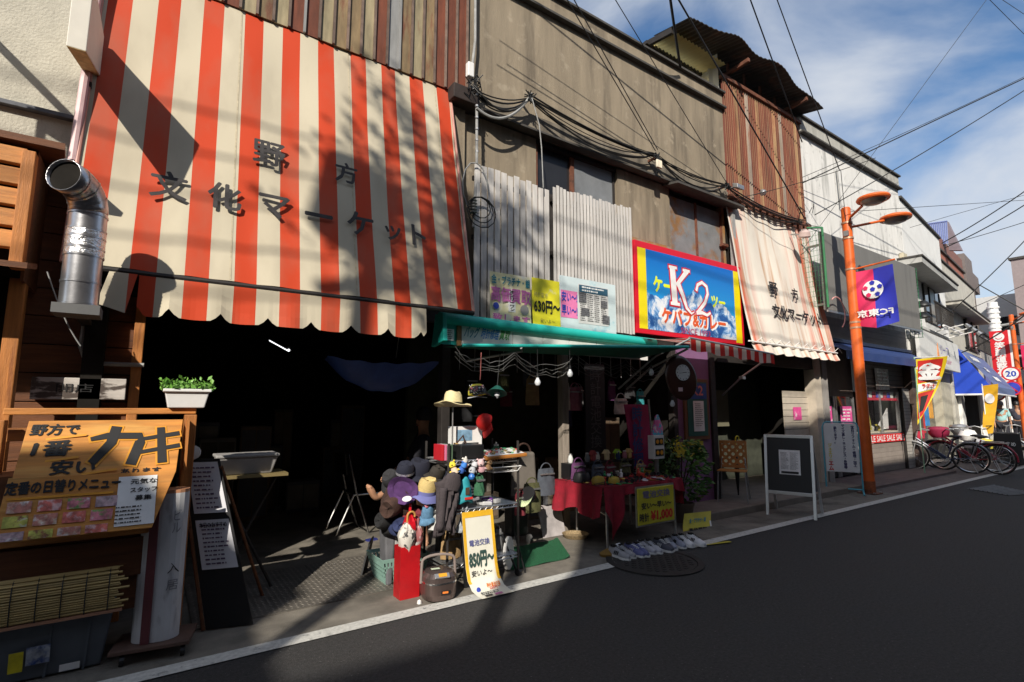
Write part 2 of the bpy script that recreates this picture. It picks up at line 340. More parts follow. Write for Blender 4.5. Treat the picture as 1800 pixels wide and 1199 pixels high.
sheetm = M('side_sheet_white', (.7, .7, .68), .6, var=.1, sc=6, st=(1, 1, .3))
for k in range(9):
    y = 5.14 + k * .24
    MB().poly([(8.15, y, 7.0), (8.15, y + .12, 7.0), (8.15, y + .12, 8.0), (8.15, y, 8.0)]).poly([(8.15, y + .12, 7.0), (8.12, y + .18, 7.0), (8.12, y + .18, 8.0), (8.15, y + .12, 8.0)]).poly([(8.12, y + .18, 7.0), (8.15, y + .24, 7.0), (8.15, y + .24, 8.0), (8.12, y + .18, 8.0)]).build('side_sheet', sheetm, b3)
def roofz(a):  # uneven front edge
    return 7.62 + .32 * math.sin(math.pi * (a * .93 + .06)) ** .8 + .03 * math.sin(a * 23)
def rf(a, b, d=2.6):
    x = 6.66 + 4.3 * a; y = 4.64 + d * b + .04 * math.sin(a * 17) * (1 - b)
    return (x, y, roofz(a) + .5 * b * d / 2.6 + .008 * math.sin(a * 230))
MB().grid(lambda a, b: rf(a * .34, b, .72), 60, 3).grid(lambda a, b: rf(.34 + a * .66, b), 120, 6).build('tin_roof', M('tin_roof_dark', (.04, .035, .032), .75, var=.3, sc=8, col2=(.09, .05, .035), c2=.55), b3, solid=.012)
YM = M('yellow_translucent_sheet', (.75, .55, .2), .5, var=.15, sc=5)
nt = YM.node_tree; tr = nt.nodes.new('ShaderNodeBsdfTranslucent'); tr.inputs[0].default_value = (1, .8, .33, 1); ms = nt.nodes.new('ShaderNodeMixShader'); ms.inputs[0].default_value = .85
nt.links.new(nt.nodes['Principled BSDF'].outputs[0], ms.inputs[1]); nt.links.new(tr.outputs[0], ms.inputs[2]); nt.links.new(ms.outputs[0], nt.nodes['Material Output'].inputs[0])
for k in range(3):
    x0 = 6.72 + .49 * k
    MB().grid(lambda a, b: (x0 + .49 * a, 5.0 + 2.75 * b, 7.72 + .44 * b + .02 * math.sin(a * 5 * 6.28)), 40, 3).build('translucent_sheet', YM, b3)
for k in range(3): MB().obox((7.4, 5.5 + .8 * k, 7.78 + .13 * k), (.8, 0, 0), (0, .03, 0), (0, 0, .03)).build('rafter', DARKF, b3)
MB().obox((6.69, 6.0, 7.88), (.03, 0, 0), (0, 1.0, .16), (0, 0, .05)).build('barge_board', DARKF, b3)
# ---------------------------------------------------------------- stained white building
b4 = thing('white_building', 'stained white rendered building with streaked parapet beside the rusty tower', 'building', (13.5, 5.1, 0))
box('wall', WHITES, b4, 10.93, 16.1, 5.1, 8, 2.9, 7.3)
box('parapet', M('grey_parapet', (.4, .39, .35), .9, var=.2, sc=5, col2=(.2, .19, .17), c2=.55, st=(1, 1, .3)), b4, 10.93, 16.12, 5.07, 8, 7.34, 7.66)
box('ledge', TARB, b4, 10.93, 16.14, 5.0, 8, 7.302, 7.338)
box('coping', TARB, b4, 10.93, 16.16, 5.02, 8, 7.662, 7.7)
# ---------------------------------------------------------------- buildings further along (the frontage bends by 7 degrees)
BA = R(7); BU = V((math.cos(BA), math.sin(BA), 0)); BN = V((-math.sin(BA), math.cos(BA), 0)); BO = V((16.12, 5.1, 0))
def bp(s, n, z): return BO + BU * s + BN * n + ZU * z
def bbox(name, mat, p, s0, s1, n0, n1, z0, z1, bevel=0):
    return MB().obox(bp((s0 + s1) / 2, (n0 + n1) / 2, (z0 + z1) / 2), BU * ((s1 - s0) / 2), BN * ((n1 - n0) / 2), ZU * ((z1 - z0) / 2)).build(name, mat, p, bevel=bevel)
b5 = thing('white_house', 'bright white rendered house with deep window eave and small balcony rail', 'house', bp(2.5, 0, 0))
bbox('wall', WHITE2, b5, 0, 5.1, 0, 4, 2.6, 7.08); bbox('roof_edge', TARB, b5, -.02, 5.14, -.06, 4, 7.082, 7.14)
bbox('side_wall', WHITE2, b5, 5.1, 5.13, 0, 4, 2.6, 7.08)
bbox('eave', M('grey_eave', (.4, .4, .38), .8, var=.15), b5, -.9, 3.9, -.5, -.002, 5.05, 5.2)
bbox('eave_top', TARB, b5, -.93, 3.93, -.53, -.002, 5.202, 5.24)
w = bbox('window', GLASS, b5, 1.7, 3.9, -.03, .02, 3.95, 5.02)
for s in (1.7, 2.4, 3.1, 3.84): bbox('frame', DARKF, w, s, s + .06, -.05, -.032, 3.95, 5.02)
bbox('pane', M('curtain_pane', (.25, .23, .2), .4, var=.2), w, 2.48, 3.08, -.045, -.034, 3.97, 5.0)
rl = bbox('balcony_rail', DARKF, b5, 1.5, 4.2, -.3, -.26, 4.42, 4.46); bbox('rail', DARKF, rl, 1.5, 4.2, -.3, -.26, 3.86, 3.9)
for k in range(17): bbox('baluster', DARKF, rl, 1.52 + k * .165, 1.54 + k * .165, -.29, -.27, 3.9, 4.42)
bbox('cornice', M('grey_eave2', (.5, .5, .48), .8), b5, 0, 5, -.08, -.002, 3.62, 3.7); bbox('cornice', TARB, b5, 0, 5, -.1, -.002, 3.57, 3.618)
bbox('wall', WHITE2, b5, 0, 1.4, .3, 4, .05, 2.6); bbox('pier', M('sand_render', (.45, .42, .33), .9, var=.15), b5, 3.6, 5.1, .1, 4, .05, 2.6)
sgn = bbox('shop_fascia', M('pale_fascia', (.66, .66, .64), .6, var=.06), b5, -.4, 5, -.2, -.12, 2.62, 3.5)
text('リーフ', bp(2.7, -.2, 3.15), 1.1, .26, M('blue_violet_ink', (.2, .15, .5), .6), b5, u=BU); text('Hair', bp(3.1, -.2, 2.86), 1.1, .16, M('red_violet_ink', (.5, .15, .3), .6), b5, u=BU)
MB().slab([bp(1.6, -.205, 2.8), bp(1.9, -.205, 2.8), bp(1.75, -.205, 3.3)], BN * -.01).build('flame_mark', M('orange_ink', (.8, .3, .1), .6), b5)
box_in = bbox('shop_front', GLASS, b5, 1.4, 3.6, .32, .4, .05, 2.6)
for k, c in enumerate(((.6, .03, .03), (.03, .25, .6), (.75, .35, .04))): bbox('window_poster', M('pc%d' % k, c, .5), b5, 1.6 + .6 * k, 2.05 + .6 * k, .29, .315, .8 + .2 * k, 2.0)
b6 = thing('beige_house', 'beige rendered house with tiled eave and iron balcony above the blue awning', 'house', bp(8, 0, 0))
bbox('wall', M('beige_render', (.5, .48, .42), .9, var=.12, sc=4), b6, 5.2, 12.2, .05, 4, .05, 6.4); bbox('roof_edge', TARB, b6, 5.2, 12.2, 0, 4, 6.402, 6.45)
bbox('eave', M('beige_eave', (.42, .4, .35), .85), b6, 5.2, 11.6, -.4, .045, 4.86, 4.94); bbox('eave_top', TARB, b6, 5.18, 11.62, -.43, .045, 4.942, 4.98)
w = bbox('window', GLASS, b6, 8.6, 11.2, -.02, .04, 3.7, 4.8)
for s in (8.6, 9.9, 11.14): bbox('frame', DARKF, w, s, s + .07, -.05, -.022, 3.7, 4.8)
rl = bbox('balcony_rail', DARKF, b6, 7.9, 11.4, -.36, -.32, 4.1, 4.14); bbox('rail', DARKF, rl, 7.9, 11.4, -.36, -.32, 3.56, 3.6)
for k in range(15): bbox('baluster', DARKF, rl, 7.94 + k * .243, 7.965 + k * .243, -.35, -.33, 3.6, 4.1)
bbox('shop_shade_panel', DARKW, b6, 6.3, 9.5, .0, .045, .05, 2.1)  # dark slab on the wall stands in for the unlit shop inside
bbox('shop_pillar', WHITE2, b6, 5.7, 6.25, -.05, .045, .05, 2.2); bbox('shop_pillar', WHITE2, b6, 9.6, 9.9, -.05, .045, .05, 2.2)
b7 = thing('brick_building', 'red brick apartment block with blue railing round its roof terrace', 'building', bp(24, 2, 0))
BRK = M('red_brick', (.33, .1, .06), .85, var=.2, sc=10)
nt = BRK.node_tree; bt = nt.nodes.new('ShaderNodeTexBrick'); tcn = nt.nodes.new('ShaderNodeTexCoord'); mpn = nt.nodes.new('ShaderNodeMapping'); mpn.inputs['Rotation'].default_value = (R(90), 0, 0)
nt.links.new(tcn.outputs['Object'], mpn.inputs[0]); nt.links.new(mpn.outputs[0], bt.inputs['Vector']); bt.inputs['Scale'].default_value = 2.2
bt.inputs['Color1'].default_value = (.36, .1, .06, 1); bt.inputs['Color2'].default_value = (.27, .08, .05, 1); bt.inputs['Mortar'].default_value = (.3, .2, .16, 1); bt.inputs['Mortar Size'].default_value = .018
nt.links.new(bt.outputs[0], nt.nodes['Principled BSDF'].inputs['Base Color'])
bbox('wall', BRK, b7, 19, 26.4, 2, 7, .05, 10.2); bbox('terrace_wall', M('brown_tile', (.2, .09, .07), .8, var=.15), b7, 19, 26.4, 2, 7, 10.22, 10.9); bbox('ledge', TARB, b7, 18.9, 26.5, 1.9, 7, 10.0, 10.1)
for s in (25.0,): bbox('window', GLASS, b7, s, s + .9, 1.95, 2.0, 6.8, 8.6)
RBL = M('rail_blue', (.16, .2, .42), .6); ra_, rb_ = aX(1630, 394, 36), aX(1665, 389, 36); rc_, rd_ = aX(1632, 432, 36), aX(1667, 428, 36)
rl = MB().tube([ra_, rb_], .05, 6).build('terrace_rail', RBL, b7)
for k in range(11): f = (k + .5) / 11; MB().tube([ra_.lerp(rb_, f), rc_.lerp(rd_, f)], .035, 5).build('baluster', RBL, rl)
MB().slab([rb_, aX(1690, 440, 36), aX(1668, 440, 36), rd_], (.3, 0, 0)).build('terrace_screen', M('mauve_screen', (.2, .16, .18), .7), b7)
b8 = thing('brown_tower', 'slim grey-brown stair tower with a projecting block on its side', 'tower', bp(29.5, 2, 0))
bbox('shaft', M('tower_render', (.17, .14, .13), .85, var=.12), b8, 27.6, 30.6, 2, 5, .05, 11.6); bbox('side_block', MATS['tower_render'], b8, 30.6, 33, 2, 4, 9.6, 10.8)
bbox('pipe', WHITEP, b8, 27.2, 27.5, 1.9, 2.0, 6.5, 9)
b9 = thing('far_office', 'plain grey-mauve office block standing beyond the street bend', 'building', (48, 10, 0))
MB().box(45, 56, 5.5, 8.6, 0, 10.95).build('wall', M('mauve_render', (.3, .25, .25), .85, var=.08), b9); box('coping', TARB, b9, 44.9, 56, 5.4, 8.7, 10.96, 11.1)
for k in range(4):
    for j in range(2): box('window', GLASS, b9, 44.93, 44.98, 5.9 + 1.2 * j, 6.8 + 1.2 * j, 1.6 + 2.3 * k, 2.9 + 2.3 * k)
b10 = thing('pale_block', 'pale low apartment block with dark windows closing the far street', 'building', (52, 14, 0))
box('wall', M('pale_render', (.6, .6, .6), .9, var=.05), b10, 50, 58, 9, 22, 0, 9.6)
for k in range(3):
    for j in range(5): box('window', GLASS, b10, 49.94, 49.99, 9.6 + 2.3 * j, 10.8 + 2.3 * j, 1.8 + 2.4 * k, 3.2 + 2.4 * k)
b11 = thing('shop_row', 'cluttered low shop row with dark fronts beyond the beige house', 'building', bp(16, .5, 0))
bbox('wall', M('dull_render', (.3, .28, .27), .9, var=.15), b11, 12.6, 26, .6, 1.9, .05, 5.2); bbox('roof_edge', TARB, b11, 12.5, 26, .5, 1.9, 5.21, 5.3)
for k in range(5): bbox('shop_front', GLASS, b11, 13 + 2.6 * k, 15.2 + 2.6 * k, .5, .59, .1, 2.3); bbox('fascia', M('fascia%d' % k, [(.3, .05, .05), (.1, .1, .35), (.5, .5, .5), (.35, .25, .05), (.1, .2, .12)][k], .6), b11, 13 + 2.6 * k, 15.2 + 2.6 * k, .42, .59, 2.4, 3.1)
# ---------------------------------------------------------------- left building: cream stucco over a timber shop front
b0 = thing('cream_building', 'cream stucco building with a timber-fronted oyster shop below', 'building', (-2, 4.5, 0))
box('wall', CREAM, b0, -7, -.6, 4.9, 9, 3.66, 8.5); box('string_course', M('slate_ledge', (.1, .105, .12), .7, var=.3, sc=14), b0, -7, -.575, 4.83, 5.0, 3.625, 3.658, .004)
box('band', CREAM, b0, -7, -.62, 4.88, 9, 3.22, 3.623)
MB().tube([(-.575, 5.02, 5.3), (-.585, 4.68, 3.25)], .028, 8).build('edge_trim', M('pink_white_trim', (.62, .42, .42), .5), b0, smooth=True)
WD = M('orange_timber', (.5, .2, .045), .6, var=.3, sc=5, st=(.5, 6, 6), bump=.25, bsc=40, col2=(.3, .1, .022), c2=.56, c2sc=4, rnd=.14)
WDV = M('orange_timber_upright', (.44, .165, .038), .6, var=.3, sc=5, st=(6, 6, .5), bump=.25, bsc=40, col2=(.25, .085, .02), c2=.56, c2sc=4, rnd=.12)
WDD = M('brown_timber', (.13, .045, .014), .65, var=.35, sc=5, st=(.5, 6, 6), bump=.2, bsc=40, rnd=.2)
MB().slab([(-7, 4.3, 3.17), (-.58, 4.3, 3.17), (-.64, 4.88, 3.2), (-7, 4.88, 3.2)], (0, 0, .045)).build('eave', WDD, b0)
for k in range(5): MB().obox((-1.9, 4.33, 2.49 + k * .135 + .045), (1.14, 0, 0), (0, .012, -.006), (0, .008, .055)).build('louvre_slat', WD, b0, bevel=.003)
box('louvre_post', WDV, b0, -.78, -.715, 4.3, 4.4, 2.36, 3.12, .004); box('louvre_post', WDV, b0, -3.1, -3.03, 4.3, 4.4, 2.36, 3.12, .004)
box('louvre_back', DARKW, b0, -3.1, -.72, 4.4, 4.44, 2.36, 3.165); box('louvre_side', WDD, b0, -.735, -.718, 4.402, 4.88, 2.3, 3.16)
MB().slab([(-3.2, 4.1, 2.32), (-.66, 4.1, 2.32), (-.66, 4.4, 2.38), (-3.2, 4.4, 2.38)], (0, 0, .035)).build('small_canopy', WDD, b0)
for k in range(13):
    box('board', WDD, b0, -.78, -.14 if k < 9 else -.6, 4.85 + .004 * (k % 2), 4.88, .55 + k * .2, .742 + k * .2)
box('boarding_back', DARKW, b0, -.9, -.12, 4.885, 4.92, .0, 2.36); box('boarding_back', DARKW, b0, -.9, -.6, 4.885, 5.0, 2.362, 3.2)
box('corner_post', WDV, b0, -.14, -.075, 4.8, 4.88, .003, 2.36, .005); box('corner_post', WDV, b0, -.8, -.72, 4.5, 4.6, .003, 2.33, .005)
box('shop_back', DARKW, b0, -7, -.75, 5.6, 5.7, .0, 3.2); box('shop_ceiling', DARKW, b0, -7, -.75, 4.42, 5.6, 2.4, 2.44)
# projecting sign box on the cream wall
psg = thing('projecting_sign', 'white box sign projecting from the cream stucco wall', 'sign', (-.6, 4.85, 3.9))
MB().slab([(-.602, 4.1, 3.776), (-.508, 4.1, 3.776), (-.508, 4.88, 4.044), (-.602, 4.88, 4.044)], (0, 0, .003)).build('underside', M('bare_tan_patch', (.5, .37, .17), .95, var=.25, sc=25, bump=.5, bsc=60), psg)
MB().slab([(-.605, 4.1, 3.78), (-.605, 4.1, 4.3), (-.605, 4.88, 4.38), (-.605, 4.88, 4.05)], (.1, 0, 0)).build('box_casing', M('sign_casing', (.68, .64, .56), .55, var=.06), psg, bevel=.004)
box('bracket', DARKF, psg, -.57, -.54, 4.8, 4.9, 3.9, 3.94); box('bracket', DARKF, psg, -.57, -.54, 4.8, 4.9, 4.15, 4.19)
# wall lantern
ln = thing('wall_lantern', 'black house-shaped wall lantern on the cream stucco wall', 'lantern', (-1.5, 4.4, 4.1))
for (dx, dy) in ((-.09, -.09), (.09, -.09), (.09, .09), (-.09, .09)): box('corner_bar', BLACK, ln, -1.55 + dx - .015, -1.55 + dx + .015, 3.95 + dy - .015, 3.95 + dy + .015, 4.1, 4.38)
MB().lathe([(.17, 4.38), (.09, 4.5), (.02, 4.55)], (-1.55, 3.95, 0), 4).build('roof', BLACK, ln); box('base', BLACK, ln, -1.67, -1.43, 3.83, 4.07, 4.06, 4.1); box('arm', BLACK, ln, -1.57, -1.53, 3.95, 4.9, 4.5, 4.54)
# ---------------------------------------------------------------- striped cloth
def stripes(key, x0, per, duty, red, cream, dirt=.12, fade=None, rough=.7, transl=.0):
    m = bpy.data.materials.new(key); m.use_nodes = True; nt = m.node_tree; N = nt.nodes; L = nt.links; b = N['Principled BSDF']; b.inputs['Roughness'].default_value = rough; b.inputs['Specular IOR Level'].default_value = .25
    t = N.new('ShaderNodeTexCoord'); g = N.new('ShaderNodeNewGeometry'); sp = N.new('ShaderNodeSeparateXYZ'); L.new(g.outputs['Position'], sp.inputs[0])
    def math_(op, a, bb, c=None):
        n = N.new('ShaderNodeMath'); n.operation = op
        for i, q in enumerate((a, bb, c)):
            if q is None: continue
            if isinstance(q, (int, float)): n.inputs[i].default_value = q
            else: L.new(q, n.inputs[i])
        return n.outputs[0]
    f = math_('FRACT', math_('DIVIDE', math_('SUBTRACT', sp.outputs[0], x0), per), None)
    isred = math_('LESS_THAN', f, duty)
    def noise(sc, st, det=6):
        mpn = N.new('ShaderNodeMapping'); mpn.inputs['Scale'].default_value = st; L.new(g.outputs['Position'], mpn.inputs[0]); n = N.new('ShaderNodeTexNoise'); n.inputs['Scale'].default_value = sc; n.inputs['Detail'].default_value = det; L.new(mpn.outputs[0], n.inputs['Vector']); return n.outputs[0]
    def rng(v, a, bb, c, d):
        n = N.new('ShaderNodeMapRange'); n.inputs[1].default_value = a; n.inputs[2].default_value = bb; n.inputs[3].default_value = c; n.inputs[4].default_value = d; L.new(v, n.inputs[0]); return n.outputs[0]
    if fade:  # old cloth: the dye has gone in the middle, rust streaks run down
        e = rng(sp.outputs[0], fade[0], fade[1], 0, 1); e2 = rng(sp.outputs[0], fade[2], fade[3], 1, 0)
        keep = math_('MAXIMUM', math_('MAXIMUM', e, e2), .03); isred = math_('MULTIPLY', isred, math_('MULTIPLY', keep, rng(noise(3, (3, 1, .25)), .35, .6, .35, 1)))
    mix = N.new('ShaderNodeMix'); mix.data_type = 'RGBA'; mix.inputs[6].default_value = (*cream, 1); mix.inputs[7].default_value = (*red, 1); L.new(isred, mix.inputs[0]); cur = mix.outputs[2]
    if fade:
        m2 = N.new('ShaderNodeMix'); m2.data_type = 'RGBA'; m2.inputs[7].default_value = (.45, .22, .09, 1); L.new(cur, m2.inputs[6]); L.new(rng(noise(2.6, (3.2, 1, .16)), .54, .74, 0, .85), m2.inputs[0]); cur = m2.outputs[2]
    m3 = N.new('ShaderNodeMix'); m3.data_type = 'RGBA'; m3.inputs[7].default_value = (.25, .2, .14, 1); L.new(cur, m3.inputs[6]); L.new(rng(noise(2.2, (1.5, 1, .6)), .45, .8, 0, dirt * 2), m3.inputs[0])
    L.new(m3.outputs[2], b.inputs['Base Color'])
    bp_ = N.new('ShaderNodeBump'); bp_.inputs['Strength'].default_value = .3; L.new(noise(7, (2, 2, .5), 4), bp_.inputs['Height']); L.new(bp_.outputs[0], b.inputs['Normal'])
    if transl:
        tr = N.new('ShaderNodeBsdfTranslucent'); L.new(m3.outputs[2], tr.inputs[0]); ms = N.new('ShaderNodeMixShader'); ms.inputs[0].default_value = transl
        L.new(b.outputs[0], ms.inputs[1]); L.new(tr.outputs[0], ms.inputs[2]); L.new(ms.outputs[0], N['Material Output'].inputs[0])
    MATS[key] = m; return m
ST1 = stripes('awning_red_cream', .470, .3303, .48, (.54, .056, .017), (.56, .5, .375), .2)
aw = thing('striped_awning', 'big red and cream striped market awning with scalloped valance', 'awning', (1.04, 4.5, 2.4))
def awp(x, z, off=0): k = (z - 2.48) / 2.72; return V((x, 4.5 + .6 * k - off * .976, z + off * .22))
def awf(a, b):
    x = -.555 + 3.185 * a; z = 2.48 + 2.72 * b
    p = awp(x, z, -.02 * math.sin(math.pi * b) - .02 * math.sin(a * math.pi * 3.2 + .3) ** 2 * math.sin(math.pi * b) + .005 * math.sin(a * 31 + b * 5) + .005 * math.sin(a * 64 + b * 6) * (1 - b) ** 3 + .004 * math.sin(a * 22 - b * 15))
    return p
MB().grid(awf, 96, 24).build('cloth', ST1, aw, smooth=True)
for xx in (.435, 1.43, 2.42): MB().grid(lambda a, b: awf((xx + .555 + .012 * a) / 3.185, .005 + .99 * b) - V((0, .003, 0)), 1, 24).build('seam', M('seam_cream', (.5, .43, .3), .8, var=.2, sc=30), aw, smooth=True)
tube('frame_pipe', M('awning_pipe', (.5, .25, .2), .5), aw, [awp(2.632, 2.47), awp(2.632, 5.2)], .014); tube('frame_pipe', MATS['awning_pipe'], aw, [awp(-.557, 2.47), awp(-.557, 5.2)], .014)
tube('hem_pipe', DARKF, aw, [(-.555, 4.5, 2.455), (2.632, 4.5, 2.455)], .022)
xs = [-.13, .06] + [.06 + .3303 * k for k in range(1, 7)] + [2.1]
vm = MB()
for k in range(len(xs) - 1):
    x0, x1 = xs[k], xs[k + 1]; nn = 10
    for j in range(nn):
        f0, f1 = j / nn, (j + 1) / nn
        def zb(f):
            e = min(f, 1 - f) * (x1 - x0); return 2.155 + (.055 * max(0, 1 - e / .04) ** .6 if e < .04 else 0) - .012 * math.sin(math.pi * f)
        pa, pb = x0 + (x1 - x0) * f0, x0 + (x1 - x0) * f1
        yw = lambda x, t: 4.485 - .03 * t - .018 * t * math.sin(x * 9) - .01 * t * math.sin(x * 23)
        for (t0, t1) in ((0, .35), (.35, .7), (.7, 1)):
            za0, za1 = 2.44 + (zb(f0) - 2.44) * t0, 2.44 + (zb(f0) - 2.44) * t1; zb0, zb1 = 2.44 + (zb(f1) - 2.44) * t0, 2.44 + (zb(f1) - 2.44) * t1
            vm.poly([(pa, yw(pa, t1), za1), (pb, yw(pb, t1), zb1), (pb, yw(pb, t0), zb0), (pa, yw(pa, t0), za0)])
vm.build('valance', ST1, aw, smooth=True)
MB().grid(lambda a, b: (-.3 + .16 * a - .05 * b, 4.47 - .05 * b, 2.44 - .24 * b - .05 * a * b), 6, 6).build('torn_flap', ST1, aw, smooth=True)
for (ch, px_, py_, hh) in (('野', 473, 272, .235), ('方', 608, 305, .215)): p = awp(aY(px_, py_, 4.772).x, 3.71, .012); text(ch, p, None, hh, GREYINK, aw, v=V((0, .215, .976)), bold=.022)
for (ch, px_, dz) in (('文', 297, 0), ('化', 395, 0), ('マ', 482, 0), ('ー', 560, 0), ('ケ', 633, 0), ('ッ', 690, -.03), ('ト', 735, 0)):
    x = {297: -.003, 395: .376, 482: .748, 560: 1.115, 633: 1.49, 690: 1.807, 735: 2.078}[px_]
    text(ch, awp(x, 3.2 + dz, .012), {'ー': .23}.get(ch), {'ー': .03, 'ッ': .15, 'ト': .22, 'マ': .21}.get(ch, .235), GREYINK, aw, v=V((0, .215, .976)), bold=.022)
# ---------------------------------------------------------------- white slatted screen on the grey building
sc = thing('slatted_screen', 'weathered white vertical slat screen covering the upper floor window', 'screen', (4.1, 4.95, 2.5))
SLW = M('white_slat', (.58, .55, .52), .7, var=.15, sc=8, st=(4, 4, .4), col2=(.34, .29, .23), c2=.62, c2sc=5, rnd=.1)
for k in range(12):
    x = 2.87 + k * .092; box('slat', SLW, sc, x, x + .074, 4.91, 4.92, 2.5 + .01 * random.random(), 4.31 - .012 * k * .5 + random.uniform(-.02, .02))
for k in range(25):
    x = 4.0 + k * .0575; box('slat', SLW, sc, x, x + .041, 4.88, 4.888, 2.5 + .01 * random.random(), 4.3 + random.uniform(-.025, .025))
box('gap_shade_board', M('gap_shade_dark', (.035, .03, .028), .8), sc, 3.99, 5.44, 4.965, 4.975, 2.5, 4.22)  # dark board added so the gaps between slats read as shade
for z in (2.75, 3.4, 4.1): box('rail', DARKF, sc, 2.86, 3.98, 4.93, 4.96, z, z + .05); box('rail', DARKF, sc, 3.99, 5.44, 4.9, 4.96, z, z + .05)
# posters pasted on the screen
PAPERY = M('poster_pale_yellow', (.75, .7, .42), .6, var=.1, sc=5, col2=(.72, .72, .7), c2=.5, c2sc=3)
TEAL = M('ink_teal', (.02, .22, .3), .6); PINK = M('ink_pink', (.55, .16, .42), .6); REDI = M('ink_red', (.6, .03, .02), .6); BLUEI = M('ink_blue', (.03, .06, .4), .6); ORI = M('ink_orange', (.75, .2, .03), .6); WINK = M('white_ink', (.8, .8, .79), .6); YINK = M('ink_yellow', (.8, .66, .03), .6); GRI = M('ink_green', (.1, .3, .1), .6)
po = thing('gold_price_poster', 'pale yellow gold-buying poster with pink kanji on slat screen', 'poster', (3.3, 4.8, 2.5))
MB().grid(lambda a, b: (3.01 + .56 * a, 4.8 - .02 * (1 - b) ** 2 + .006 * math.sin(a * 6), 2.44 + .58 * b), 8, 8).build('sheet', PAPERY, po, smooth=True)
text('金・プラチナ・銀', (3.29, 4.788, 2.935), .53, .1, TEAL, po, bold=.03); text('高価買取', (3.29, 4.785, 2.77), .54, .17, PINK, po, bold=.03)
decal('white_strip', WINK, po, (3.3, 4.786, 2.71), XU, ZU, .1, .26); text('オンリーワン', (3.3, 4.782, 2.71), .06, .24, INK, po, vertical=True, bold=.03)
text('致します', (3.29, 4.775, 2.5), .5, .09, PINK, po, bold=.03)
MB().lathe([(.001, 0), (.04, .004)], (3.08, 4.78, 2.63), 10, ax=(0, -1, 0)).build('jewel_picture', BLUEI, po); MB().lathe([(.001, 0), (.06, .004)], (3.47, 4.78, 2.62), 12, ax=(0, -1, 0)).build('jewel_picture', M('print_grey', (.35, .33, .33), .6), po)
po = thing('battery_price_poster', 'bright yellow watch battery poster with price on slat screen', 'poster', (3.8, 4.8, 2.5))
MB().grid(lambda a, b: (3.585 + .42 * a, 4.79 - .025 * (1 - b) ** 2, 2.42 + .61 * b), 6, 8).build('sheet', M('poster_yellow', (.8, .72, .03), .55, var=.06, col2=(.78, .76, .4), c2=.62, c2sc=6), po, smooth=True)
text('時計電池', (3.71, 4.78, 2.83), .2, .06, M('ink_dim_olive', (.35, .32, .1), .6), po); text('630円〜', (3.8, 4.775, 2.69), .39, .15, INK, po, bold=.03); text('安いよ〜', (3.8, 4.765, 2.52), .22, .05, GREYINK, po)
po = thing('newspaper_board', 'pale blue board with pasted newspaper clipping on slat screen', 'poster', (4.5, 4.8, 2.5))
box('board', M('pale_blue_board', (.6, .7, .72), .6, var=.08, sc=4, col2=(.22, .5, .6), c2=.56, c2sc=3), po, 4.02, 4.97, 4.79, 4.81, 2.455, 3.12)
decal('pink_panel', M('print_pink', (.75, .2, .42), .6, var=.15), po, (4.16, 4.79, 2.77), XU, ZU, .27, .34); text('安い〜!', (4.16, 4.785, 2.86), .25, .12, BLUEI, po, bold=.03); text('早い〜!', (4.16, 4.785, 2.69), .25, .12, BLUEI, po, bold=.03)
decal('clipping', M('newsprint', (.62, .61, .6), .7), po, (4.57, 4.79, 2.8), XU, ZU, .52, .5); decal('headline', M('print_navy', (.03, .1, .16), .6), po, (4.57, 4.787, 2.995), XU, ZU, .5, .09, .005)
printlines(po, WINK, (4.57, 4.785, 2.995), XU, ZU, .46, .08, 2, 1, .55); printlines(po, GREYINK, (4.57, 4.786, 2.76), XU, ZU, .48, .36, 14, 4, .4)
for (x, z, w_, h_) in ((4.38, 2.88, .13, .13), (4.75, 2.83, .12, .09), (4.42, 2.7, .14, .1), (4.78, 2.63, .13, .11)): decal('photo', M('news_photo', (.13, .13, .14), .6, var=.5, sc=30), po, (x, 4.785, z), XU, ZU, w_, h_)
# ---------------------------------------------------------------- teal folding canopy
gc = thing('teal_canopy', 'teal folding canopy with handwritten white panels under the slat screen', 'awning', (3.9, 4.7, 2.2))
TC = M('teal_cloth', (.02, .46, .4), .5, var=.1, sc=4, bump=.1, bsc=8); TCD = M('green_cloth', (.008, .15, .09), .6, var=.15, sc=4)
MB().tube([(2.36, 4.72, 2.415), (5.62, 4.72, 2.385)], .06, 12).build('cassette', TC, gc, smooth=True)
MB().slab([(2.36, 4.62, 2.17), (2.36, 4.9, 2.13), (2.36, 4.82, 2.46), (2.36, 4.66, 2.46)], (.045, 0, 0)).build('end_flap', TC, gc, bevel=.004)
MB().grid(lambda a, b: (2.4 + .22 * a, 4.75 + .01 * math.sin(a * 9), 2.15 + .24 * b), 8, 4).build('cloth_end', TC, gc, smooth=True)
decal('price_tag', WINK, gc, (2.47, 4.738, 2.25), XU, ZU, .13, .12, .006); printlines(gc, GREYINK, (2.47, 4.738, 2.25), XU, ZU, .11, .1, 5, 1, .4, .009)
HP = M('handwritten_panel', (.7, .71, .68), .6, var=.08, sc=5, col2=(.55, .56, .52), c2=.6)
for k, (x0, x1) in enumerate(((2.63, 3.27), (3.28, 3.7), (3.71, 4.1), (4.11, 4.55), (4.56, 5.05), (5.06, 5.5))): box('hand_panel', HP, gc, x0, x1, 4.735, 4.75, 2.14, 2.37 - .008 * k)
box('brown_strip', M('brown_tape', (.3, .15, .06), .6), gc, 2.575, 2.625, 4.735, 4.75, 2.14, 2.37)
text('バッグ', (2.75, 4.735, 2.3), .17, .12, TEAL, gc, bold=.03, slant=.25); text('時計修理', (2.98, 4.735, 2.3), .22, .12, M('ink_blue2', (.05, .25, .6), .6), gc, bold=.02, slant=.25); text('買取', (3.17, 4.735, 2.3), .13, .11, GRI, gc, bold=.03, slant=.25)
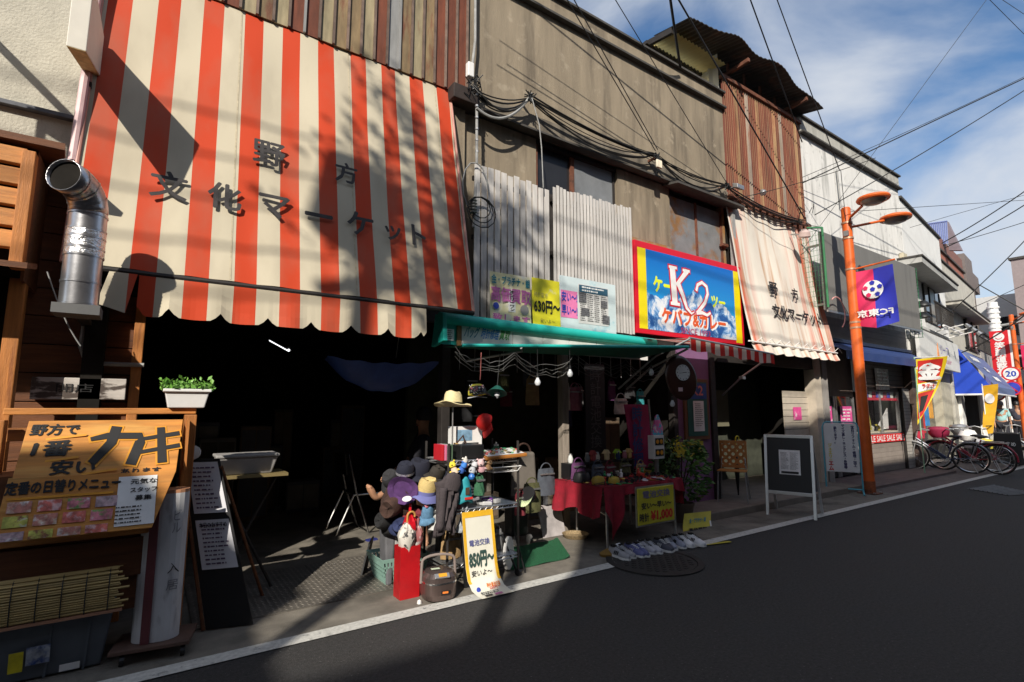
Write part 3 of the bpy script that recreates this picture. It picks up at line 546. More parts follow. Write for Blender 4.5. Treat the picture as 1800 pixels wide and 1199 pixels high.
def cv(a, b):
    f = V((2.45, 4.4, 2.105)).lerp(V((5.1, 3.78, 2.205)), a); k = V((2.42, 4.76, 2.12)).lerp(V((5.35, 4.76, 2.16)), a); p = k.lerp(f, b)
    p.z -= .05 * math.sin(math.pi * b) * math.sin(math.pi * a); return p
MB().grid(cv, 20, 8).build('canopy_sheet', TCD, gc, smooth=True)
MB().tube([(2.45, 4.4, 2.105), (5.1, 3.78, 2.205)], .017, 8).build('front_bar', TC, gc, smooth=True)
for (a, b, c) in (((2.75, 4.85, 2.0), (3.2, 4.45, 2.1), (3.05, 4.26, 2.11)), ((5.2, 4.85, 1.75), (5.15, 4.4, 2.0), (5.12, 3.8, 2.19))): tube('folding_arm', METAL, gc, [a, b, c], .014)
# ---------------------------------------------------------------- mountain sign
ks = thing('mountain_shop_sign', 'blue kebab and curry shop sign with snowy mountains and red border', 'sign', (6.9, 4.95, 2.6))
KX0, KX1, KZ0, KZ1, KY = 5.52, 8.16, 2.545, 3.895, 4.93
box('sign_box', M('sign_red', (.62, .012, .03), .4, var=.05), ks, KX0, KX1, KY, 5.12, KZ0, KZ1, .006)
box('side_stripe', M('sign_yellow', (.82, .68, .01), .4, var=.04), ks, KX0 + .06, KX0 + .23, KY - .004, KY, KZ0 + .07, KZ1 - .1); box('side_stripe', MATS['sign_yellow'], ks, KX1 - .24, KX1 - .07, KY - .004, KY, KZ0 + .03, KZ1 - .1)
def mountain(key):
    m = bpy.data.materials.new(key); m.use_nodes = True; nt = m.node_tree; N = nt.nodes; L = nt.links; b = N['Principled BSDF']; b.inputs['Roughness'].default_value = .35
    g = N.new('ShaderNodeTexCoord'); sp = N.new('ShaderNodeSeparateXYZ'); L.new(g.outputs['Generated'], sp.inputs[0])
    def noise(sc, st, det, rough=.6):
        mpn = N.new('ShaderNodeMapping'); mpn.inputs['Scale'].default_value = st; L.new(g.outputs['Generated'], mpn.inputs[0]); n = N.new('ShaderNodeTexNoise'); n.inputs['Scale'].default_value = sc; n.inputs['Detail'].default_value = det; n.inputs['Roughness'].default_value = rough; L.new(mpn.outputs[0], n.inputs['Vector']); return n.outputs[0]
    fc = N.new('ShaderNodeFloatCurve'); cvv = fc.mapping.curves[0]
    for i, (x, y) in enumerate(((0, .46), (.07, .5), (.13, .40), (.22, .48), (.32, .44), (.45, .52), (.53, .66), (.6, .5), (.72, .44), (.84, .5), (1, .3))):
        if i == 0: cvv.points[0].location = (x, y)
        elif i == 10: cvv.points[1].location = (x, y)
        else: cvv.points.new(x, y)
    for q in cvv.points: q.handle_type = 'VECTOR'
    fc.mapping.update(); L.new(sp.outputs[0], fc.inputs[1])
    r = N.new('ShaderNodeMath'); r.operation = 'MULTIPLY_ADD'; L.new(noise(9, (1.8, 0, 0), 6), r.inputs[0]); r.inputs[1].default_value = .14; L.new(fc.outputs[0], r.inputs[2])
    r2 = N.new('ShaderNodeMath'); r2.operation = 'SUBTRACT'; L.new(r.outputs[0], r2.inputs[0]); r2.inputs[1].default_value = .07
    below = N.new('ShaderNodeMath'); below.operation = 'LESS_THAN'; L.new(sp.outputs[2], below.inputs[0]); L.new(r2.outputs[0], below.inputs[1])
    cr = N.new('ShaderNodeValToRGB'); e = cr.color_ramp.elements; e[0].position = .44; e[0].color = (.02, .1, .33, 1); e[1].position = .58; e[1].color = (.75, .8, .85, 1); k = e.new(.5); k.color = (.16, .36, .66, 1)
    mr2 = N.new('ShaderNodeMapping'); mr2.inputs['Rotation'].default_value = (0, R(38), 0); mr2.inputs['Scale'].default_value = (2.1, 1, 1); L.new(g.outputs['Generated'], mr2.inputs[0]); n3 = N.new('ShaderNodeTexNoise'); n3.inputs['Scale'].default_value = 4; n3.inputs['Detail'].default_value = 9; n3.inputs['Roughness'].default_value = .7; n3.inputs['Distortion'].default_value = .6; L.new(mr2.outputs[0], n3.inputs['Vector']); L.new(n3.outputs[0], cr.inputs[0])
    skyc = N.new('ShaderNodeValToRGB'); e = skyc.color_ramp.elements; e[0].position = .3; e[0].color = (.02, .32, .72, 1); e[1].position = 1; e[1].color = (.005, .13, .52, 1); L.new(sp.outputs[2], skyc.inputs[0])
    mm = N.new('ShaderNodeMix'); mm.data_type = 'RGBA'; L.new(below.outputs[0], mm.inputs[0]); L.new(skyc.outputs[0], mm.inputs[6]); L.new(cr.outputs[0], mm.inputs[7]); L.new(mm.outputs[2], b.inputs['Base Color']); return m
MOUNT = mountain('mountain_print')
box('picture_panel', MOUNT, ks, KX0 + .232, KX1 - .242, KY - .005, KY, KZ0 + .07, KZ1 - .1)
kc = (KX0 + KX1) / 2
def outlined(s, O, w_, h_, m1, m2, p, bold, ob, **k):
    text(s, O, w_, h_, m2, p, bold=ob, eps=.008, name='lettering_outline', **k); text(s, V(O) + V((0, 0, 0)), w_ * .93 if w_ else None, h_ * .93 if h_ else None, m1, p, bold=bold, eps=.012, **k)
def serifK(parent, O, h, mat, grow, eps):
    """swash capital K drawn as strokes"""
    m = MB(); O = V(O); cnt = [0]
    def st(pts, w0, w1=None):
        w1 = w1 or w0; pts = [V((p[0], 0, p[1])) for p in pts]; nn = len(pts); L_, R_ = [], []
        for i, p in enumerate(pts):
            t = (pts[min(i + 1, nn - 1)] - pts[max(i - 1, 0)]).normalized(); q = V((-t.z, 0, t.x)); ww = (w0 + (w1 - w0) * i / (nn - 1)) / 2 + grow
            e = t * (grow if i == nn - 1 else (-grow if i == 0 else 0))
            L_.append(O + (p + q * ww + e) * h - YU * eps); R_.append(O + (p - q * ww + e) * h - YU * eps)
        cnt[0] += 1; L_ = [p - YU * (.0005 * cnt[0]) for p in L_]; R_ = [p - YU * (.0005 * cnt[0]) for p in R_]
        for i in range(nn - 1): m.poly([R_[i], R_[i + 1], L_[i + 1], L_[i]])
    return m, st
for (g_, ep, mt, nm) in ((.035, .010, MATS['sign_red'], 'lettering_outline'), (0, .014, WINK, 'lettering')):
    m, st = serifK(ks, (kc - .36, KY, 3.31), .62, mt, g_, ep)
    st([(-.25, .5), (-.2, -.42)], .2); st([(-.38, .48), (-.08, .48)], .07); st([(-.36, -.42), (-.02, -.42)], .08); st([(.32, .47), (-.12, .05)], .14, .1); st([(.14, .47), (.42, .47)], .07); st([(-.05, .1), (.12, -.2), (.24, -.48), (.42, -.6), (.52, -.55)], .15, .03); m.build(nm, mt, ks)
    m, st = serifK(ks, (kc + .2, KY, 3.2), .52, mt, g_, ep)
    st([(-.3, .22), (-.22, .42), (0, .52), (.22, .42), (.26, .2), (.1, -.1), (-.28, -.44)], .1, .12); st([(-.34, -.45), (-.05, -.42), (.18, -.47), (.36, -.38)], .12, .08); m.build(nm, mt, ks)
text('ケー', (kc - .74, KY, 3.3), .4, .22, M('ink_lime', (.75, .85, .03), .5), ks, bold=.05, eps=.008); text('ツー', (kc + .62, KY, 3.2), .36, .18, MATS['ink_lime'], ks, bold=.05, eps=.008)
outlined('ケバブ&カレー', (kc, KY, 2.86), 1.68, .25, M('ink_vermilion', (.68, .1, .02), .6), WINK, ks, .045, .1); text('SINCE 1993', (kc, KY, 2.66), .72, .085, M('ink_crimson', (.5, .03, .12), .6), ks, bold=.01, eps=.01)
# ---------------------------------------------------------------- small red and white awning of the curry shop
ST2 = stripes('small_awning_red_white', 5.43, .2, .5, (.6, .03, .025), (.72, .68, .6), transl=.45)
ka = thing('curry_shop_awning', 'small red and white striped folding awning below the mountain sign', 'awning', (6.4, 4.4, 2.4))
def kf(a, b): p = V((5.3, 4.85, 2.47)).lerp(V((7.6, 4.85, 2.47)), a).lerp(V((5.42, 4.0, 2.36)).lerp(V((7.3, 4.0, 2.27)), a), b); p.z -= .03 * math.sin(math.pi * b); return p
MB().grid(kf, 24, 8).build('cloth', ST2, ka, smooth=True)
MB().grid(lambda a, b: (5.42 + 1.9 * a, 3.99 - .01 * math.sin(a * 40) * b, 2.36 - .09 * a - (.15 + .012 * math.sin(a * 25)) * b), 48, 3).build('valance', ST2, ka, smooth=True)
tube('front_bar', METAL, ka, [(5.42, 4.0, 2.36), (7.32, 4.0, 2.27)], .016)
tube('folding_arm', METAL, ka, [(5.43, 4.0, 2.35), (5.2, 4.35, 2.15), (5.05, 4.86, 1.75)], .013); tube('folding_arm', METAL, ka, [(7.31, 4.0, 2.26), (7.0, 4.3, 1.95), (7.35, 4.86, 1.7)], .013)
MB().obox((6.92, 4.25, 1.93), (.07, .02, 0), (0, .03, 0), (0, 0, .02)).build('crank_joint', METAL, ka)
# ---------------------------------------------------------------- faded second market awning
ST3 = stripes('awning_faded', 8.1, .33, .5, (.58, .11, .05), (.7, .65, .57), .1, fade=(9.75, 10.35, 8.15, 8.6))
a2 = thing('faded_awning', 'faded rust-streaked striped market awning below the rusty tower', 'awning', (9.4, 4.8, 2.5))
def a2p(x, z, off=0): k = (z - 2.55) / 2.62; return V((x, 4.73 + .36 * k - off * .99, z + off * .14))
MB().grid(lambda a, b: a2p(8.05 + 2.86 * a, 2.55 + 2.6 * b, -.03 * math.sin(math.pi * b) + .01 * math.sin(a * 26 + b * 3) + .012 * math.sin(a * 9 - b * 7)), 70, 24).build('cloth', ST3, a2, smooth=True)
MB().grid(lambda a, b: (8.0 + 2.92 * a, 4.72 - .06 * b + .02 * math.sin(a * 60), 2.55 - .13 * b - .03 * abs(math.sin(a * 22)) * b), 90, 3).build('valance', ST3, a2, smooth=True)
tube('hem_pipe', WHITEP, a2, [(7.9, 4.7, 2.58), (10.93, 4.7, 2.56)], .014)
for k in range(10): tube('lacing', WHITEP, a2, [(8.1 + .3 * k, 4.69, 2.58), (8.25 + .3 * k, 4.68, 2.66), (8.4 + .3 * k, 4.69, 2.57)], .005, 5)
for (s, px_, z, hh) in (('野', 1360, 3.62, .24), ('方', 1397, 3.62, .22)): text(s, a2p(aY(px_, 512, 4.86).x, z, .02), None, hh, INK, a2, v=V((0, .136, .99)), bold=.03)
text('文化マーケット', a2p(9.75, 3.2, .02), 1.75, .25, INK, a2, v=V((0, .136, .99)), bold=.035)
# ---------------------------------------------------------------- grey sheeted sign box
gp = thing('sheeted_sign_box', 'blank shop sign box wrapped in grey sheeting with green netting', 'sign', (12.8, 4.6, 3.4))
GT = M('grey_sheeting', (.17, .165, .155), .7, var=.1, sc=3, bump=.1, bsc=5, col2=(.12, .118, .11), c2=.55, c2sc=1.5, st=(2, 2, .3))
MB().box(10.5, 15.2, 4.62, 4.7, 3.36, 4.92).build('sheeted_box', GT, gp, bevel=.02)
[box('strut', METAL, gp, x, x + .04, 4.7, 5.09, z, z + .04) for x in (10.7, 12.8, 14.9) for z in (3.5, 4.7)]
box('edge_batten', METAL, gp, 10.48, 15.22, 4.6, 4.63, 3.32, 3.36)
NET = M('green_net', (.03, .17, .07), .7)
nm = MB()
for k in range(9): nm.tube([(10.47, 4.6 + .06 * k, 3.45), (10.47, 4.6 + .06 * k, 4.95)], .003, 4)
for k in range(16): nm.tube([(10.47, 4.6, 3.45 + .1 * k), (10.47, 5.08, 3.45 + .1 * k)], .003, 4)
nm.build('side_net', NET, gp)
tube('net_rope', NET, gp, [(10.46, 4.59, 4.97), (10.46, 4.59, 3.4)], .022); tube('net_rope', NET, gp, [(10.3, 4.8, 4.99), (10.47, 4.59, 4.97)], .02)
nm = MB()
for k in range(5): nm.tube([(15.24, 4.62 + .08 * k, 3.2), (15.24, 4.62 + .08 * k, 4.92)], .006, 4)
for k in range(22): nm.tube([(15.24, 4.6, 3.2 + .08 * k), (15.24, 4.95, 3.2 + .08 * k)], .006, 4)
nm.build('side_net', NET, gp)
MB().tube(arc((10.62, 4.5, 3.3), XU, ZU, .3, -60, 130, 12), .012, 6).build('bent_hoop', M('hoop_pink', (.6, .3, .28), .5), gp, smooth=True)
# ---------------------------------------------------------------- jewellery shop front
js = thing('jewellery_shop', 'small jewellery shop with brown front and display window under blue awning', 'shop', (13.2, 5.2, 0))
BRP = M('brown_panel', (.09, .06, .05), .6, var=.2, sc=5); SLT = M('grey_siding', (.36, .33, .31), .6, var=.1, sc=5, rnd=.08)
for k in range(7): box('siding', SLT, js, 10.95, 15.6, 5.09 - .004 * (k % 2), 5.2, 2.88 + k * .075, 2.952 + k * .075)
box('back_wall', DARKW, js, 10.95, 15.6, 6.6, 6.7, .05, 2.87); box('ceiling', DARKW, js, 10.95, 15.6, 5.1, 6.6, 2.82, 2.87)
box('pillar', M('grey_pillar', (.3, .28, .26), .7, var=.15), js, 10.92, 11.12, 5.0, 5.2, .05, 2.86)
box('left_wall', M('dim_panel', (.16, .12, .1), .7, var=.15), js, 11.12, 13.05, 5.35, 5.4, 1.75, 2.82)
for (x0, x1) in ((11.2, 12.1), (12.14, 13.02)):
    d = box('glass_door', GLASS, js, x0, x1, 5.36, 5.38, .05, 1.75); box('door_frame', METAL, d, x0, x0 + .05, 5.33, 5.36, .05, 1.75); box('door_frame', METAL, d, x1 - .05, x1, 5.33, 5.36, .05, 1.75)
    decal('door_poster', M('poster_pink', (.7, .08, .3), .5, var=.15, sc=8, col2=(.75, .7, .72), c2=.55, c2sc=8), js, ((x0 + x1) / 2, 5.33, 1.33), XU, ZU, .55, .42, .006); printlines(js, WINK, ((x0 + x1) / 2, 5.322, 1.33), XU, ZU, .45, .34, 5, 2, .5)
box('upper_panel', BRP, js, 13.05, 15.6, 5.22, 5.3, 1.9, 2.82)
for k in range(8): box('panel_groove', DARKF, js, 13.06, 15.58, 5.212, 5.222, 1.95 + .11 * k, 1.962 + .11 * k)
po = decal('wall_poster', M('ad_print', (.45, .42, .38), .5, var=.5, sc=14, col2=(.5, .1, .12), c2=.55, c2sc=6), js, (14.25, 5.2, 2.18), XU, ZU, .75, .5, .01); printlines(js, WINK, (14.25, 5.185, 2.18), XU, ZU, .6, .4, 5, 2, .4)
dw = box('display_window', DARKW, js, 13.1, 15.15, 5.75, 5.8, .9, 1.9); box('window_frame', METAL, dw, 13.07, 13.12, 5.2, 5.28, .9, 1.9); box('window_frame', METAL, dw, 15.12, 15.18, 5.2, 5.28, .9, 1.9); box('window_frame', METAL, dw, 13.07, 15.18, 5.2, 5.28, .88, .93); box('window_frame', METAL, dw, 14.1, 14.13, 5.21, 5.25, .93, 1.9)
GLT = M('clear_glass', (.9, .95, .95), .02, trans=1, var=0)
nt = GLT.node_tree; tb = nt.nodes.new('ShaderNodeBsdfTransparent'); gb = nt.nodes.new('ShaderNodeBsdfGlossy'); gb.inputs[1].default_value = .02; ms = nt.nodes.new('ShaderNodeMixShader'); ms.inputs[0].default_value = .12; nt.links.new(tb.outputs[0], ms.inputs[1]); nt.links.new(gb.outputs[0], ms.inputs[2]); nt.links.new(ms.outputs[0], nt.nodes['Material Output'].inputs[0])
box('pane', GLT, dw, 13.12, 15.12, 5.225, 5.235, .93, 1.9); box('shelf', M('cream_shelf', (.6, .55, .42), .6), dw, 13.12, 15.12, 5.28, 5.75, .93, .96); box('shelf', GLT, dw, 13.12, 15.12, 5.35, 5.75, 1.35, 1.37)
box('valance_print', M('red_strip', (.6, .04, .08), .5), dw, 13.12, 15.12, 5.24, 5.245, 1.68, 1.74)
for k in range(9): box('hanging_tag', M('tag%d' % (k % 3), [(.6, .05, .1), (.1, .1, .5), (.7, .7, .65)][k % 3], .5), dw, 13.2 + .2 * k, 13.36 + .2 * k, 5.25, 5.255, 1.745, 1.88)
for k in range(8): MB().obox((13.3 + .22 * k, 5.5, 1.03), (.07, 0, 0), (0, .05, .03), (0, -.01, .05)).build('jewel_tray', M('tray%d' % (k % 4), [(.7, .68, .6), (.05, .05, .05), (.6, .5, .1), (.2, .35, .3)][k % 4], .5), dw)
MB().slab([(13.2, 5.3, 1.0), (13.75, 5.3, 1.0), (13.6, 5.3, 1.6), (13.25, 5.3, 1.66)], (0, .02, 0)).build('yellow_drape', M('drape_yellow', (.55, .5, .08), .6, var=.25, sc=9), dw)
MB().slab([(14.6, 5.4, 1.0), (14.95, 5.4, 1.0), (14.98, 5.4, 1.5), (14.4, 5.4, 1.1)], (0, .02, 0)).build('folded_card', WHITEP, dw)
sb = box('sale_banner', M('sale_red', (.68, .03, .03), .5, var=.06), js, 13.0, 15.2, 5.17, 5.185, .72, .9)
for k in range(4): text('SALE', (13.3 + .54 * k, 5.17, .81), .46, .13, WINK, js, bold=.012)
for k in range(6): box('lower_panel', M('lower_siding', (.27, .23, .2), .6, var=.15, sc=5, rnd=.1), js, 13.02, 15.16, 5.2, 5.24, .06 + k * .108, .164 + k * .108)
tm = MB()
TILE = M('grey_tile', (.36, .34, .31), .45, var=.1, rnd=.15)
for r_ in range(24):
    for c_ in range(3): tm.box(15.2 + c_ * .135, 15.327 + c_ * .135, 5.13, 5.2, .06 + r_ * .08, .132 + r_ * .08)
tt = tm.build('tile_pier', TILE, js); tt['kind'] = 'stuff'
box('pier', DARKF, js, 15.19, 15.62, 5.14, 5.3, .05, 2.0); box('right_panel', BRP, js, 15.62, 16.1, 5.05, 5.3, .05, 2.86); box('red_band', MATS['red_strip'], js, 15.63, 16.09, 5.045, 5.05, .75, .95)
ba = thing('blue_shop_awning', 'dark blue shop awning above the jewellery display window', 'awning', (13.2, 4.9, 2.6))
BC = M('navy_cloth', (.02, .045, .16), .6, var=.12, sc=3)
MB().grid(lambda a, b: (11.0 + 4.6 * a, 5.08 - .5 * b, 2.9 - .28 * b - .02 * math.sin(3.14 * b)), 30, 6).build('cloth', BC, ba, smooth=True); MB().grid(lambda a, b: (11.0 + 4.6 * a, 4.57 + .01 * math.sin(a * 50) * b, 2.62 - .17 * b), 60, 2).build('valance', BC, ba, smooth=True)
box('cassette', M('navy_case', (.02, .03, .07), .5), ba, 10.98, 15.62, 4.98, 5.085, 2.86, 2.94, .01)
MB().lathe([(.02, 0), (.03, -.05), (.02, -.1), (.0, -.12)], (11.35, 4.9, 2.55), 8).build('bulb', WHITEP, ba)
# ---------------------------------------------------------------- orange street lamp and its banner
ORP = M('orange_paint', (.66, .12, .018), .42, var=.14, sc=6, col2=(.42, .085, .02), c2=.58, c2sc=3)
lp = thing('street_lamp', 'orange street lamp with two disc lamp heads beside the jewellery shop', 'street lamp', (10.6, 4.21, 0), 'orange street lamps')
MB().tube([(10.6, 4.21, 0), (10.6, 4.21, 3.4), (10.6, 4.21, 5.24)], [.095, .085, .08], 16).build('pole', ORP, lp, smooth=True)
for z in (2.95, 3.05, 4.05, 4.65, 4.95): MB().tube([(10.6, 4.21, z), (10.6, 4.21, z + .035)], .094, 16).build('band', M('band_steel', (.5, .3, .2), .4, metal=.5), lp, smooth=True)
MB().lathe([(.082, 5.24), (.07, 5.27), (.0, 5.275)], (10.6, 4.21, 0), 16).build('cap', ORP, lp, smooth=True)
for (x, y, z) in ((10.42, 3.68, 5.24), (11.42, 3.7, 5.1)):
    d = (V((x, y, z)) - V((10.6, 4.21, z))); d.z = 0; d.normalize()
    MB().tube([(10.6, 4.21, z - .22), V((x, y, z - .06)) - d * .22], .024, 8).build('arm', ORP, lp, smooth=True)
    h = MB().lathe([(.03, .07), (.14, .06), (.25, .02), (.265, -.015), (.25, -.04), (.2, -.045)], (x, y, z), 24).build('lamp_head', ORP, lp, smooth=True)
    MB().lathe([(.2, -.042), (.17, -.085), (.1, -.11), (.0, -.115)], (x, y, z), 24).build('lens', M('lamp_lens', (.2, .18, .16), .25, var=.1), h, smooth=True)
MB().box(10.45, 10.75, 4.06, 4.36, .003, .02).build('base_plate', RUSTB, lp, bevel=.004); [MB().lathe([(0, 0), (.018, 0), (.018, .02), (0, .022)], (10.6 + dx, 4.21 + dy, .02), 6).build('bolt', METAL, lp) for dx in (-.12, .12) for dy in (-.12, .12)]; MB().tube([(10.6, 4.21, .02), (10.6, 4.21, .22)], .099, 16).build('base_collar', M('rusty_orange', (.3, .08, .025), .7, var=.4, sc=14, col2=(.1, .04, .02), c2=.5), lp, smooth=True); MB().poly([(10.6 - .088 * math.cos(R(t)), 4.21 - .088 * math.sin(R(t)), 1.2) for t in (20, 50, 80)] + [(10.6 - .087 * math.cos(R(t)), 4.21 - .087 * math.sin(R(t)), 1.42) for t in (80, 50, 20)]).build('sticker', M('sticker_white', (.55, .55, .5), .6, var=.3, sc=20), lp)
tube('banner_arm', ORP, lp, [(10.6, 4.21, 4.06), (10.6, 3.5, 4.1)], .016); tube('banner_arm', ORP, lp, [(10.6, 4.3, 3.02), (10.6, 4.08, 3.1)], .016)
MB().obox((10.52, 4.2, 4.75), (.03, 0, 0), (0, .04, 0), (0, 0, .05)).build('wire_clamp', METAL, lp)
fl = thing('club_banner', 'red and blue football banner hanging from the orange street lamp', 'banner', (10.6, 3.85, 3.0))
def flp(t, z): return V((10.6 + .03 * math.sin(t * 5 + z * 3), 4.19 - .66 * t, z))
FR = M('banner_red', (.62, .02, .1), .55, var=.06); FB = M('banner_blue', (.02, .03, .4), .55, var=.06)
def flg(t, s):
    zt = 4.0 + .02 * t; zbm = 3.0 - .08 * (1 - abs(2 * t - 1)); return flp(t, zt + (zbm - zt) * s)
MB().grid(lambda a, b: flg(a * .5, b), 10, 14).build('red_half', FR, fl, smooth=True); MB().grid(lambda a, b: flg(.5 + a * .5, b), 10, 14).build('blue_half', FB, fl, smooth=True)
MB().lathe([(0, .03), (.165, .03)], (10.575, 3.86, 3.62), 28, ax=(-1, 0, 0), caps=False).build('football', WINK, fl)
for k in range(6):
    c = V((10.535, 3.86, 3.62)); rr, r0 = (.045, 0) if k == 5 else (.045, .12)
    c += V((0, math.cos(R(90 + 72 * k)) * r0, math.sin(R(90 + 72 * k)) * r0)); mt = FR if c.y > 3.87 else FB
    MB().poly([c + V((0, math.cos(R(90 + 72 * j)) * rr, math.sin(R(90 + 72 * j)) * rr)) for j in range(5)][::-1]).build('football_patch', mt, fl)
# lettering is seen from the back, so it reads mirrored from the pavement
text('FC東京', (10.62, 3.86, 3.2), .56, .13, WINK, fl, u=YU, v=ZU, bold=.03, eps=-.075)
fl2 = copy_tree(lp); fl2.location = (28.6, 5.66, 0); fl2['label'] = 'orange street lamp beside the round traffic signs'
bn2 = thing('crimson_banner', 'plain crimson banner hanging from the orange lamp by the traffic signs', 'banner', (28.6, 5.2, 3.0)); MB().grid(lambda a, b: (28.62, 5.5 - .66 * a, 4.0 - 1.0 * b), 4, 4).build('cloth', FR, bn2)
# traffic signs on that pole
def disc_sign(name, label, c, r, rim, face, n=28):
    o = thing(name, label, 'sign', c); c = V(c)
    MB().lathe([(0, 0), (r, 0), (r, .012), (0, .012)], c, n, ax=(-1, -.15, 0)).build('rim', rim, o); MB().lathe([(0, 0), (r * .8, 0)], c + V((-.016, -.002, 0)), n, ax=(-1, -.15, 0), caps=False).build('face', face, o); return o
SR = M('sign_rim_red', (.6, .02, .03), .4); SW = M('sign_white', (.78, .78, .78), .4); SBL = M('sign_blue', (.04, .06, .45), .4)
c = aX(1777, 657, 28.4); o = disc_sign('speed_limit_sign', 'round white speed limit sign reading 20 with red rim', c, .29, SR, SW); text('20', c + V((-.02, -.003, 0)), .3, .22, M('sign_num_blue', (.02, .06, .4), .4), o, u=V((.15, -1, 0)), bold=.03)
c = aX(1779, 676, 28.4); c.z = aX(1777, 657, 28.4).z - .58; o = disc_sign('no_parking_sign', 'round blue no-parking sign with red rim and slash', c, .29, SR, SBL); MB().obox(c + V((-.02, 0, 0)), (.003, 0, 0), (0, .15, .15), (0, -.02, .02)).build('slash', SR, o)
c = aX(1750, 692, 27); o = disc_sign('no_entry_sign', 'round white closed-road sign with red rim under the blue awning', c, .3, SR, SW); tube('post', WHITEP, o, [(27.06, c.y, 0), (27.06, c.y, c.z + .2)], .03)
# red vertical clinic sign
rs = thing('clinic_sign', 'tall red vertical clinic sign with white kanji and smiling face', 'sign', (30.5, 6.4, 0))
p0, p1, CX_ = aX(1738, 583, 30.5), aX(1771, 583, 30.5), 30.5
MB().box(CX_, CX_ + .25, p1.y, p0.y, 2.5, p0.z).build('sign_box', M('clinic_red', (.62, .02, .03), .4), rs); box('side_face', SW, rs, CX_ + .02, CX_ + .25, p1.y - .1, p1.y - .002, 2.5, p0.z)
yc = (p0.y + p1.y) / 2
MB().lathe([(0, 0), (.19, 0)], (CX_ - .012, yc, p0.z - .27), 20, ax=(-1, 0, 0), caps=False).build('smiling_face', SW, rs); MB().tube([V((CX_ - .017, yc + .11 * math.cos(R(t)), p0.z - .26 + .11 * math.sin(R(t)))) for t in range(200, 345, 20)], .014, 5).build('smile', MATS['clinic_red'], rs)
text('笑顔道整骨院', (CX_, yc, (p0.z - .5 + 2.55) / 2), .34, p0.z - .5 - 2.55, SW, rs, u=V((0, -1, 0)), vertical=True, bold=.04, eps=.01)
tube('post', METAL, rs, [(CX_ + .1, yc, 0), (CX_ + .1, yc, 2.5)], .05)
# ---------------------------------------------------------------- blue awning of the beige house
bw = thing('royal_blue_awning', 'boxy royal blue awning on the beige house beyond the bicycles', 'awning', bp(7.5, -.5, 2.1))
BL = M('royal_blue_cloth', (.012, .06, .5), .55, var=.06); BLG = M('blue_grey_cloth', (.1, .14, .3), .55, var=.06)
P = [bp(5.4, -.95, 1.95), bp(5.4, .04, 1.95), bp(5.4, .04, 3.4), bp(5.4, -.15, 3.42)]
MB().poly(P[::-1]).build('side_cheek', BL, bw)
MB().grid(lambda a, b: bp(5.4 + 5.2 * a, -.15 - .8 * b, 3.42 - 1.25 * b), 8, 6).build('slope', BLG, bw, smooth=True); MB().grid(lambda a, b: bp(5.4 + 5.2 * a, -.95, 2.17 - .22 * b), 8, 2).build('valance', BLG, bw)
tube('frame_bar', WHITEP, bw, [bp(5.4, .04, 1.93), bp(5.4, -.96, 1.93), bp(10.6, -.96, 1.93)], .03)
uu, vv = BU, (bp(0, -.15, 3.42) - bp(0, -.95, 2.17)).normalized()
for (s, z, w_, r_) in ((7.4, .78, 2.6, 1), (7.6, .5, .9, 1), (7.9, .25, 1.6, 1)): printlines(bw, WINK, bp(s, -.15 - .8 * (1 - z), 3.42 - 1.25 * (1 - z)), uu, vv, w_, .24, 1, 1, .8, .02, seed=int(z * 100))
# ---------------------------------------------------------------- nobori flags
NR = M('flag_red', (.62, .03, .02), .6); NY = M('flag_yellow', (.8, .6, .02), .6)
nb = thing('gold_nobori', 'red and yellow gold-buying nobori flag hanging twisted by the bicycles', 'flag', (14.5, 4.5, 0))
NBp = lambda t, s: V((14.5 + .12 * math.sin(s * 4) * t + .1 * t * s, 4.58 - (.6 * (1 - .85 * s ** 1.1)) * t + .08 * s, 2.62 - 1.5 * s + .14 * t * s + .03 * t))
MB().grid(NBp, 10, 24).build('yellow_cloth', NY, nb, smooth=True)
inner = lambda a, b: NBp(.08 + .8 * a, .03 + b) + V((-.012, -.003, 0))
MB().grid(lambda a, b: inner(a, b * .34), 6, 8).build('red_panel', NR, nb, smooth=True); MB().grid(lambda a, b: inner(a, .36 + b * .12), 6, 4).build('white_panel', WINK, nb, smooth=True); MB().grid(lambda a, b: inner(a, .5 + b * .4), 6, 8).build('red_panel', NR, nb, smooth=True); MB().grid(lambda a, b: inner(.2 + .5 * a, .56 + b * .25) + V((-.01, 0, 0)), 6, 8).build('black_panel', INK, nb, smooth=True)
text('金', NBp(.46, .19) + V((-.01, 0, 0)), .42, .4, WINK, nb, u=V((.05, -1, 0)), v=V((0, .03, 1)), bold=.05, eps=.03); text('プラチナ', NBp(.46, .44) + V((-.01, 0, 0)), .34, .1, NR, nb, u=V((.1, -1, 0)), bold=.04, eps=.035)
tube('pole', M('flag_pole_green', (.25, .45, .3), .5), nb, [(14.52, 4.62, 0), (14.5, 4.6, 2.68)], .014); tube('crossbar', WHITEP, nb, [(14.5, 4.6, 2.66), (14.52, 3.96, 2.64)], .01)
nb2 = thing('yellow_nobori', 'yellow nobori flag with a white disc standing before the dark shop', 'flag', (20, 4.7, 0))
N2 = lambda t, s: V((19.9 + .06 * math.sin(s * 5), 4.72 - .34 * t * (1 - .3 * s) + .12 * s, 2.15 - 1.4 * s + .04 * t))
MB().grid(N2, 8, 16).build('cloth', M('flag_amber', (.72, .4, .02), .6, var=.12, sc=5), nb2, smooth=True); MB().lathe([(0, 0), (.11, 0)], N2(.45, .28) + V((-.03, 0, 0)), 16, ax=(-1, 0, 0), sx=1.3, caps=False).build('disc_print', SW, nb2); tube('pole', WHITEP, nb2, [(19.95, 4.76, 0), (19.9, 4.74, 2.2)], .014)
